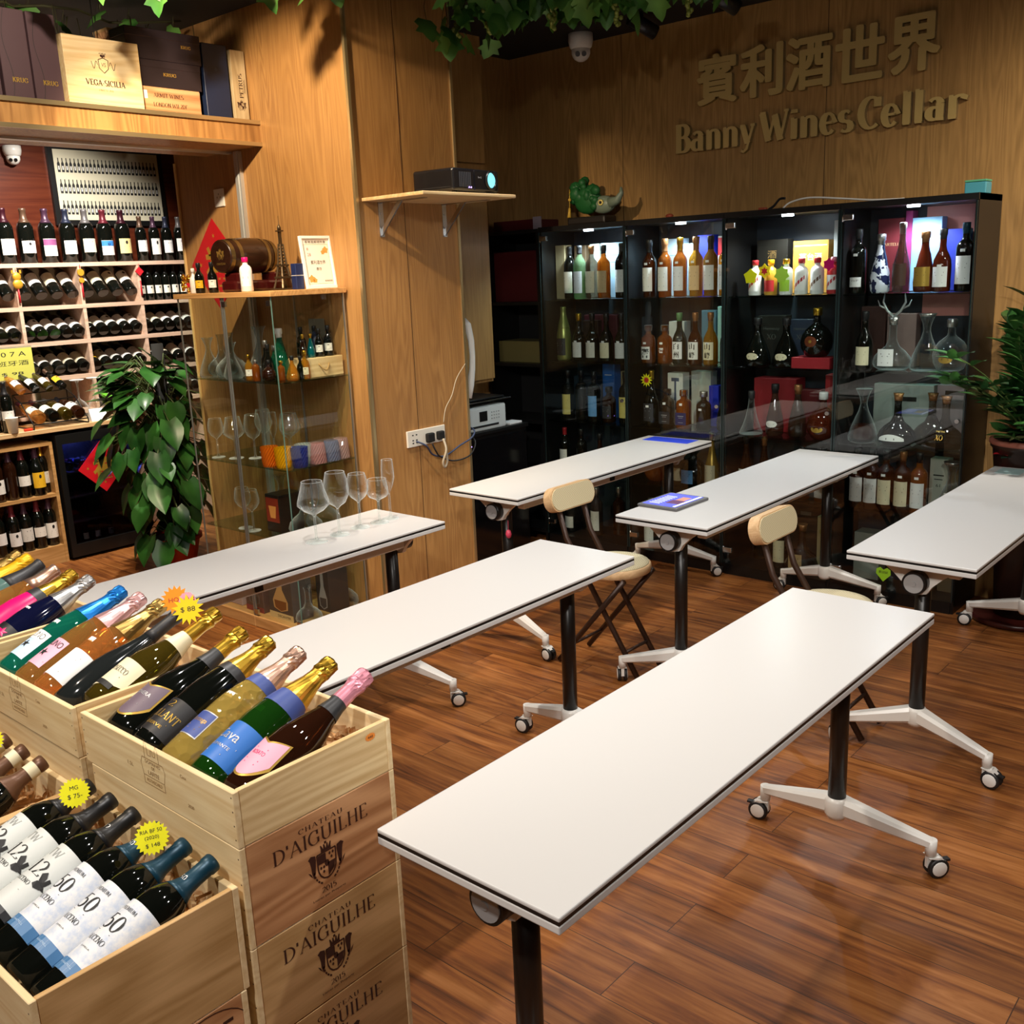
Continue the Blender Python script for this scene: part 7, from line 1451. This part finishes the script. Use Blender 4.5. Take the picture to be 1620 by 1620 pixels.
# red-and-pink poster and green note stand inside the last cabinet against its back (the code square is blank)
ob('poster', MB().box(4.968, 1.485, 1.37, 4.975, 1.70, 1.875), [mat('pink_poster', '#d98a80', .5)], label='pink poster standing at the back of the last cabinet', cat='poster')
ob('note', MB().box(4.966, 1.40, 1.50, 4.973, 1.475, 1.87).box(4.966, 1.40, 1.27, 4.973, 1.475, 1.47), [mat('green_note', '#9ec48a', .5)], label='pale green notes at the back of the last cabinet by the side wall', cat='note')
mb = MB(); h = [(.0, -.04), (.036, -.002), (.034, .022), (.016, .032), (0, .02), (-.016, .032), (-.034, .022), (-.036, -.002)]; F = frame((4.6475, 1.707, .15), (0, -1, 0), (0, 0, 1)); put(mb, (([(a, b, 0) for a, b in h]), [list(range(8))]), F, 0, .0008); put(mb, text_fit('\u6b61\u8fce\u8a66', .045, .013), F @ Matrix.Translation((0, .008, .0012)), 1)
ob('heart_sticker', mb, [mat('lime', '#a6e02a', .5), INK], label='lime green heart sticker low on the last cabinet door', cat='sticker')
# on top of the cabinets
t = thing('fish_ornament', 'green carved fish ornament with yellow eye on top of the cabinet', 'ornament', (4.80, 3.50, CH)); JADE = mat('jade_green', '#1f5c2c', .5, spec=.4); JG = mat('jade_grey', '#7c8a78', .4)
mb = MB(); mb.ball((0, .06, .14), .085, 18, 0, (.5, 1.1, .95)); rf = random.Random(4)
for k in range(46):
    a = rf.uniform(0, PI * 1.15); r = rf.uniform(.03, .105); mb.ball((rf.uniform(-.035, .035), .075 + r * math.cos(a) * 1.05, .13 + r * math.sin(a) * 1.15), rf.uniform(.018, .034), 8, 0, (.8, rf.uniform(.7, 1.5), rf.uniform(.7, 1.3)))
ob('body', mb, [JADE], t); mb = MB(); mb.ball((0, -.05, .105), .062, 16, 0, (.6, 1.3, .8)); mb.tube([(0, -.10, .11), (0, -.15, .125), (0, -.175, .16), (0, -.172, .19)], [.035, .022, .014, .006], 10); ob('head', mb, [JG], t)
ob('eye', MB().cyl((-.034, -.06, .115), (-.044, -.06, .115), .016, n=16, mi=0).cyl((-.044, -.06, .115), (-.0455, -.06, .115), .009, n=14, mi=1), [mat('eye_yellow', '#e8d27a', .4), INK], t)
ob('base', MB().rbox(-.06, -.10, 0, .06, .17, .045, .012), [mat('dark_stand', '#1c1510', .5)], t); ob('tassel', MB().cyl((-.055, .155, .045), (-.05, .155, .10), .012, .006, n=10).cyl((-.05, .155, .10), (-.045, .155, .20), .0025, n=6).ball((-.048, .155, .145), .01, 8), [mat('yellow_tassel', '#c9a23a', .6)], t)
cable('white cable lying along the cabinet tops', [(4.74, 2.32, CH + .004), (4.76, 2.29, CH + .03), (4.78, 2.2, CH + .045), (4.8, 2.05, CH + .03), (4.8, 1.9, CH + .012), (4.8, 1.75, CH + .006)], .0045, WHITEM)
cable('black cable end standing up from the third cabinet top', [(4.78, 2.42, CH + .004), (4.78, 2.39, CH + .02), (4.78, 2.36, CH + .05), (4.78, 2.33, CH + .052)], .006, CBK)
ob('red_knick_knack', MB().ball((0, 0, .012), .014, 8, 0, (1, 1.8, .9)), [mat('terracotta', '#a0452c', .5)], loc=(4.78, 3.0, CH + .0005), label='small reddish trinket on the second cabinet top', cat='ornament')
ob('connector', MB().rbox(-.012, -.02, 0, .012, .02, .016, .003), [mat('terracotta', '')], loc=(4.78, 2.45, CH + .0005), label='small red connector on the third cabinet top', cat='connector')
t = thing('tea_tin', 'small teal tin on top of the rightmost cabinet', 'tin', (4.80, 1.43, CH)); ob('body', MB().rbox(-.04, -.045, 0, .04, .045, .05, .004), [mat('teal_tin', '#4f9fae', .4)], t); ob('lid', MB().rbox(-.041, -.046, .051, .041, .046, .06, .003), [mat('green_lid', '#5fae84', .4)], t)
# open black shelf in the recess, left of the cabinets
t = thing('open_shelf', 'tall open black shelf in the dark recess, left of the glass cabinets', 'shelf', (4.67, 4.05, 0)); mb = MB()
for y in (-.215, .205): ob('upright', MB().box(0, y, 0, .30, y + .018, 1.90), [BLACK], t)
for z in (.05, .40, .74, 1.09, 1.46, 1.88): ob('shelf', MB().box(0, -.197, z, .30, .205, z + .02), [BLACK], t)
ob('back_panel', MB().box(.29, -.197, .07, .30, .205, 1.88), [BLACKM], t)
ob('carton', MB().rbox(0, -.18, 0, .2, .18, .30, .003), [mat('deep_red_carton', '#4a0f14', .5)], loc=(4.72, 4.055, 1.4805), label='dark red carton in the open black shelf', cat='box')
ob('carton', MB().rbox(0, -.17, 0, .2, .17, .13, .003), [mat('olive_carton', '#6a6238', .6)], loc=(4.72, 4.055, 1.1105 + .0), label='olive carton in the open black shelf below the dark red one', cat='box')
ob('carton', MB().rbox(0, -.15, 0, .24, .17, .06, .003), [mat('deep_red_carton', '')], loc=(4.72, 4.055, 1.9005), label='flat dark red carton on top of the open black shelf', cat='box')
ob('leaflet', MB().box(-.004, -.03, 0, .004, .03, .07), [mat('lilac_card', '#8f8590', .5)], loc=(4.70, 3.86, 1.9005), label='small pale card at the end of the open black shelf', cat='card')

# ================================================================ raised lettering on the sign wall
SIGN = mat('sign_brass', '#c2a668', .33, .2); SIGNE = mat('sign_acrylic', '#8a7448', .12, .2)
def signword(name, label, geo, y, z, d=.03):
    mb = MB(); F = frame((4.972, y, z), (0, -1, 0), (0, 0, 1)); put(mb, geo, F @ Matrix.Translation((0, 0, -.0265)), 1, .024); put(mb, geo, F, 0, .002)
    return ob(name, mb, [SIGN, SIGNE], label=label, cat='sign')
def bold_serif(txt, w, h): return serif_fit(txt, w, h, thin=.085, thick=.235, track=.05)
chars = '\u8cd3\u5229\u9152\u4e16\u754c'
for i, c in enumerate(chars):
    g = text_fit(c, .222, .238); vs = []; fs = []
    for dx, dy in ((0, 0), (-.007, -.005), (.007, -.005), (-.007, .005), (.007, .005), (.009, 0), (-.009, 0), (0, .006), (0, -.006)):
        o = len(vs); vs += [(v[0] + dx, v[1] + dy, o * 1e-7) for v in g[0]]; fs += [[o + k for k in f] for f in g[1]]
    signword('sign_character', 'raised brass character on the sign wall, %s of five from the left' % ordn[i], (vs, fs), 2.955 - .128 - .256 * i, 2.604)
for wd, y0, y1, zc, lb in (('Banny', 3.079, 2.60, 2.328, 'raised brass first word of the shop name on the sign wall'), ('Wines', 2.567, 2.078, 2.328, 'raised brass middle word of the shop name on the sign wall'), ('Cellar', 2.049, 1.564, 2.328, 'raised brass last word of the shop name on the sign wall')):
    vs, fs = bold_serif(wd, abs(y1 - y0), .138); signword('sign_word', lb, (vs, fs), (y0 + y1) / 2, zc)

# ceiling fittings and vine garlands
dome_cam('white dome camera with two lenses at the ceiling above the cabinets', (4.80, 3.585, 2.93), rz=-.93, s=1.25)
def track_spot(label, loc, d):
    t = thing('track_spotlight', label, 'spotlight', loc); d = Vector(d).normalized()
    ob('arm', MB().cyl((0, 0, 0), (0, 0, .06), .012, n=10), [BLACK], t); mb = MB().cyl(-d * .07, d * .09, .036, n=20); ob('barrel', mb, [mat('lamp_black', '#1a1c20', .35)], t); return t
track_spot('black cylinder spotlight hanging at the ceiling right of the dome camera', (4.66, 3.09, 2.87), (.75, -.45, -.42)); track_spot('black cylinder spotlight cut by the top picture edge above the sign', (4.55, 2.56, 2.87), (.75, -.45, -.42))
VINE = mat('vine_leaf', '#3f7a2e', .5); leafvar(VINE, '#28591f', '#6aa048', 5); GRAPE = mat('grape_green', '#7d8a3a', .4); VSTEM = mat('vine_stem', '#3c3a1c', .7)
def ivy(mb, p, yaw, L, tilt, roll):
    """one lobed vine leaf"""
    pts = [(0, 0), (.28, -.12), (.5, .08), (.38, .30), (.56, .52), (.30, .60), (.18, .82), (0, 1.0)]; full = pts + [(-a, b) for a, b in pts[-2:0:-1]]
    M = Matrix.Translation(p) @ Matrix.Rotation(yaw, 4, 'Z') @ Matrix.Rotation(tilt, 4, 'X') @ Matrix.Rotation(roll, 4, 'Y')
    vs = [(a * L, b * L, -abs(a) * L * .25 - b * b * L * .15) for a, b in full]; n = len(vs); c = (0, .4 * L, .03 * L); mb.add([c] + vs, [[0, 1 + i, 1 + (i + 1) % n] for i in range(n)], 0, True, M)
rnd = random.Random(21)
def garland(label, x0, y0, x1, y1, n, z0, z1, grapes=0, L=(.08, .13)):
    t = thing('vine_garland', label, 'garland', (x0, y0, 2.93), 0, 'vine garlands on the ceiling'); fo = MB(); st = MB(); gr = MB(); pts = []
    for k in range(9): pts.append(((x1 - x0) * k / 8 + rnd.uniform(-.05, .05), (y1 - y0) * k / 8 + rnd.uniform(-.05, .05), -.05 + rnd.uniform(-.02, .03)))
    st.tube(pts, .006, 6)
    for i in range(n):
        k = rnd.random(); p = Vector(((x1 - x0) * k + rnd.uniform(-.13, .13), (y1 - y0) * k + rnd.uniform(-.13, .13), rnd.uniform(z0, z1) - 2.93)); l = rnd.uniform(*L)
        ivy(fo, p, rnd.uniform(0, 2 * PI), l, -rnd.uniform(.6, 1.5), rnd.uniform(-.5, .5)); st.tube([p, p + Vector((rnd.uniform(-.02, .02), rnd.uniform(-.02, .02), .05)), Vector((p.x * .9 + (x1 - x0) * k * .1, p.y * .9 + (y1 - y0) * k * .1, -.04))], .002, 4)
    ob('leaves', fo, [VINE], t); ob('stem', st, [VSTEM], t)
    for g in range(grapes):
        c = Vector(((x1 - x0) * (g + .5) / grapes, (y1 - y0) * (g + .5) / grapes, -.14)); mb = MB()
        for q in range(16): mb.ball(c + Vector((rnd.uniform(-.025, .025) * (1 - q / 22), rnd.uniform(-.025, .025) * (1 - q / 22), -.006 * q)), .011, 7)
        ob('grapes', mb, [GRAPE], t)
garland('thick leafy vine garland on the ceiling in front of the dome camera', 3.50, 3.30, 4.02, 2.62, 80, 2.78, 2.90, 3)
garland('leafy vine garland on the ceiling toward the shop sign', 3.85, 2.70, 4.20, 2.15, 26, 2.81, 2.90, 1)
garland('vine garland hanging low beside the pillar top', 3.42, 3.34, 3.70, 3.38, 14, 2.72, 2.86, 1)
garland('sparse vine garland above the pillar face, cut by the top picture edge', 2.25, 3.56, 2.95, 3.30, 14, 2.80, 2.88, 0)
garland('sparse vine sprig hanging above the pale wooden case', 2.0, 3.95, 2.40, 3.72, 7, 2.81, 2.88, 0)
garland('dark vine garland on the ceiling behind the high shelf boxes', 2.0, 4.75, 2.9, 4.6, 30, 2.72, 2.90, 0)

# ================================================================ potted plants at the right edge
ZZ = mat('zz_leaf', '#1f4a20', .3, spec=.5); leafvar(ZZ, '#17381a', '#3f7034', 5)
t = thing('potted_zz_plant', 'tall bushy plant with small glossy leaves at the right edge by the cabinets', 'plant', (4.77, 1.13, 0)); rnd = random.Random(9)
ob('pot', MB().lathe([(.10, .03), (.12, .5), (.15, .80), (.16, .81), (.16, .84), (.148, .84), (.14, .80), (.0001, .79)], 28), [mat('dark_planter', '#2a1a14', .35)], t)
ob('rim', MB().lathe([(.161, .822), (.166, .826), (.166, .842), (.150, .846)], 28, close=False), [mat('pinkish_rim', '#9a5c4c', .4)], t); ob('saucer', MB().lathe([(.17, 0), (.2, .008), (.205, .03), (.19, .03), (.0001, .02)], 28), [mat('burgundy_saucer', '#3c1512', .3)], t)
fo = MB(); st = MB()
for k in range(64):
    a = 2 * PI * k / 64 + rnd.uniform(-.2, .2); sp = rnd.uniform(.2, .5); h = rnd.uniform(.06, .6) if k % 3 else rnd.uniform(.4, .72)
    if math.cos(a) > .0: sp *= .3
    if math.sin(a) > .25 and math.cos(a) > -.8: sp = min(sp, .10)
    pts = []
    for i in range(9): q = i / 8; pts.append(Vector((sp * math.cos(a) * q ** 1.4, sp * math.sin(a) * q ** 1.4, .79 + h * (q - .25 * q * q * sp * 2))))
    st.tube(pts, [.006 - .0005 * i for i in range(9)], 6)
    for i in (3, 5, 7, 8):
        for sd in (-1, 1):
            if pts[i].y > .12 and pts[i].x > -.21: continue
            d = (pts[i] - pts[i - 1]).normalized(); s = d.cross(Vector((0, 0, 1))); s = s.normalized() if s.length > .01 else Vector((1, 0, 0)); leaf(fo, pts[i], d * .55 + s * sd * .9 + Vector((0, 0, .15)), Vector((0, 0, 1)), rnd.uniform(.11, .16), rnd.uniform(.05, .068), False, .3, .25, n=4)
    leaf(fo, pts[8], pts[8] - pts[7], (math.sin(a), -math.cos(a), .4), .09, .04, False, .3, .2, n=4)
ob('foliage', fo, [ZZ], t); ob('stems', st, [STEMM], t)
t = thing('red_flower_sprig', 'small sprig of red flowers hanging beside the planter at the right edge', 'flower', (4.66, 1.21, .70)); fo = MB()
for dx, dy, dz in ((0, 0, .08), (-.02, .02, -.0), (.0, -.05, -.01)): [leaf(fo, (dx, dy, dz), (math.cos(a), math.sin(a), .3), (0, 0, 1), .045, .035, False, .3, .3, n=4) for a in (.4, 2.2, 3.8, 5.2)]
ob('petals', fo, [mat('flower_red', '#c4202a', .4)], t); ob('stem', MB().tube([(.04, -.05, .14), (0, 0, .06), (0, 0, -.08), (.05, -.02, -.14)], .003, 6), [STEMM], t); fo = MB(); leaf(fo, (0, 0, .06), (-.6, -.5, .4), (0, 0, 1), .07, .04, False, .3, .3, n=4); ob('sprig_leaf', fo, [mat('teal_leaf', '#1f6a55', .35)], t)

# ================================================================ tablet, cards and a painted reflection on the tables
t = thing('tablet', 'tablet in grey case with lit violet screen on the table end', 'tablet', (3.30, 2.06, .7362), -.02)
ob('case', MB().rbox(-.118, -.092, 0, .118, .092, .012, .004), [mat('grey_case', '#5c5a5a', .5)], t)
s = ob('screen', MB().box(-.102, -.076, .012, .102, .076, .0135), [mat('screen_violet', '#23204a', .1, emit='#6a72f0', es=.75)], t)
mb = MB(); F = Matrix.Translation((0, 0, .0139)) @ Matrix.Rotation(-PI / 2, 4, 'Z') ; R_ = lambda a, b, c, d, m: put(mb, ([(a, b, 0), (c, b, 0), (c, d, 0), (a, d, 0)], [[0, 1, 2, 3]]), F, m)
R_(.0, -.06, .06, .0, 1); R_(.01, .0, .05, .06, 2); [R_(-.06, -.08 + .018 * k, -.012, -.074 + .018 * k, 0) for k in range(8)]; R_(.062, -.1, .072, .1, 3)
ob('picture', mb, [mat('screen_white', '#c8ccff', .3, emit='#c8ccff', es=.7), mat('screen_photo', '#4a2a50', .3, emit='#6a3a60', es=.4), mat('screen_photo2', '#b07a60', .3, emit='#c08a78', es=.4), mat('screen_bar', '#eeeeff', .3, emit='#eeeeff', es=.8)], s)
ob('blue_reflection', MB().box(-.06, -.14, 0, .06, .14, .0015), [mat('painted_blue_cast', '#2c4ae0', .4)], loc=(4.555, 2.86, .7362), label='painted patch of blue reflected light at the far end of the farthest table', cat='paper')  # bluish reflection on the tabletop, put in as a coloured patch
ob('glass_coaster', MB().rbox(-.06, -.05, 0, .06, .05, .002, .0008), [mat('pale_teal_sheet', '#a8c4c4', .3)], loc=(4.53, 1.14, .7362), label='pale teal sheet at the far end of the right-edge table', cat='sheet')
t = thing('cane_stool', 'cane-topped stool beyond the sparkling wine crates at the left edge', 'stool', (1.65, 4.40, 0))
ob('seat', MB().lathe([(.145, .425), (.155, .43), (.158, .445), (.156, .458), (.150, .463)], 40), RIM, t); ob('cushion', MB().lathe([(.149, .462), (.147, .467), (.12, .471), (.0001, .473)], 40), CANE, t)
for a in range(4): ob('leg', MB().tube([(.1 * math.cos(a * PI / 2 + .8), .1 * math.sin(a * PI / 2 + .8), .43), (.15 * math.cos(a * PI / 2 + .8), .15 * math.sin(a * PI / 2 + .8), .012)], .0115, 8), TUBE, t)
ob('pink_charm', MB().ball((0, 0, 0), .014, 8, 0, (1, 1, 1.5)).cyl((0, 0, .018), (0, 0, .06), .0015, n=6), [mat('pink_plastic', '#c8405c', .4)], loc=(3.125, 2.79, .545), label='small pink charm hanging under the near end of the farthest table', cat='charm')
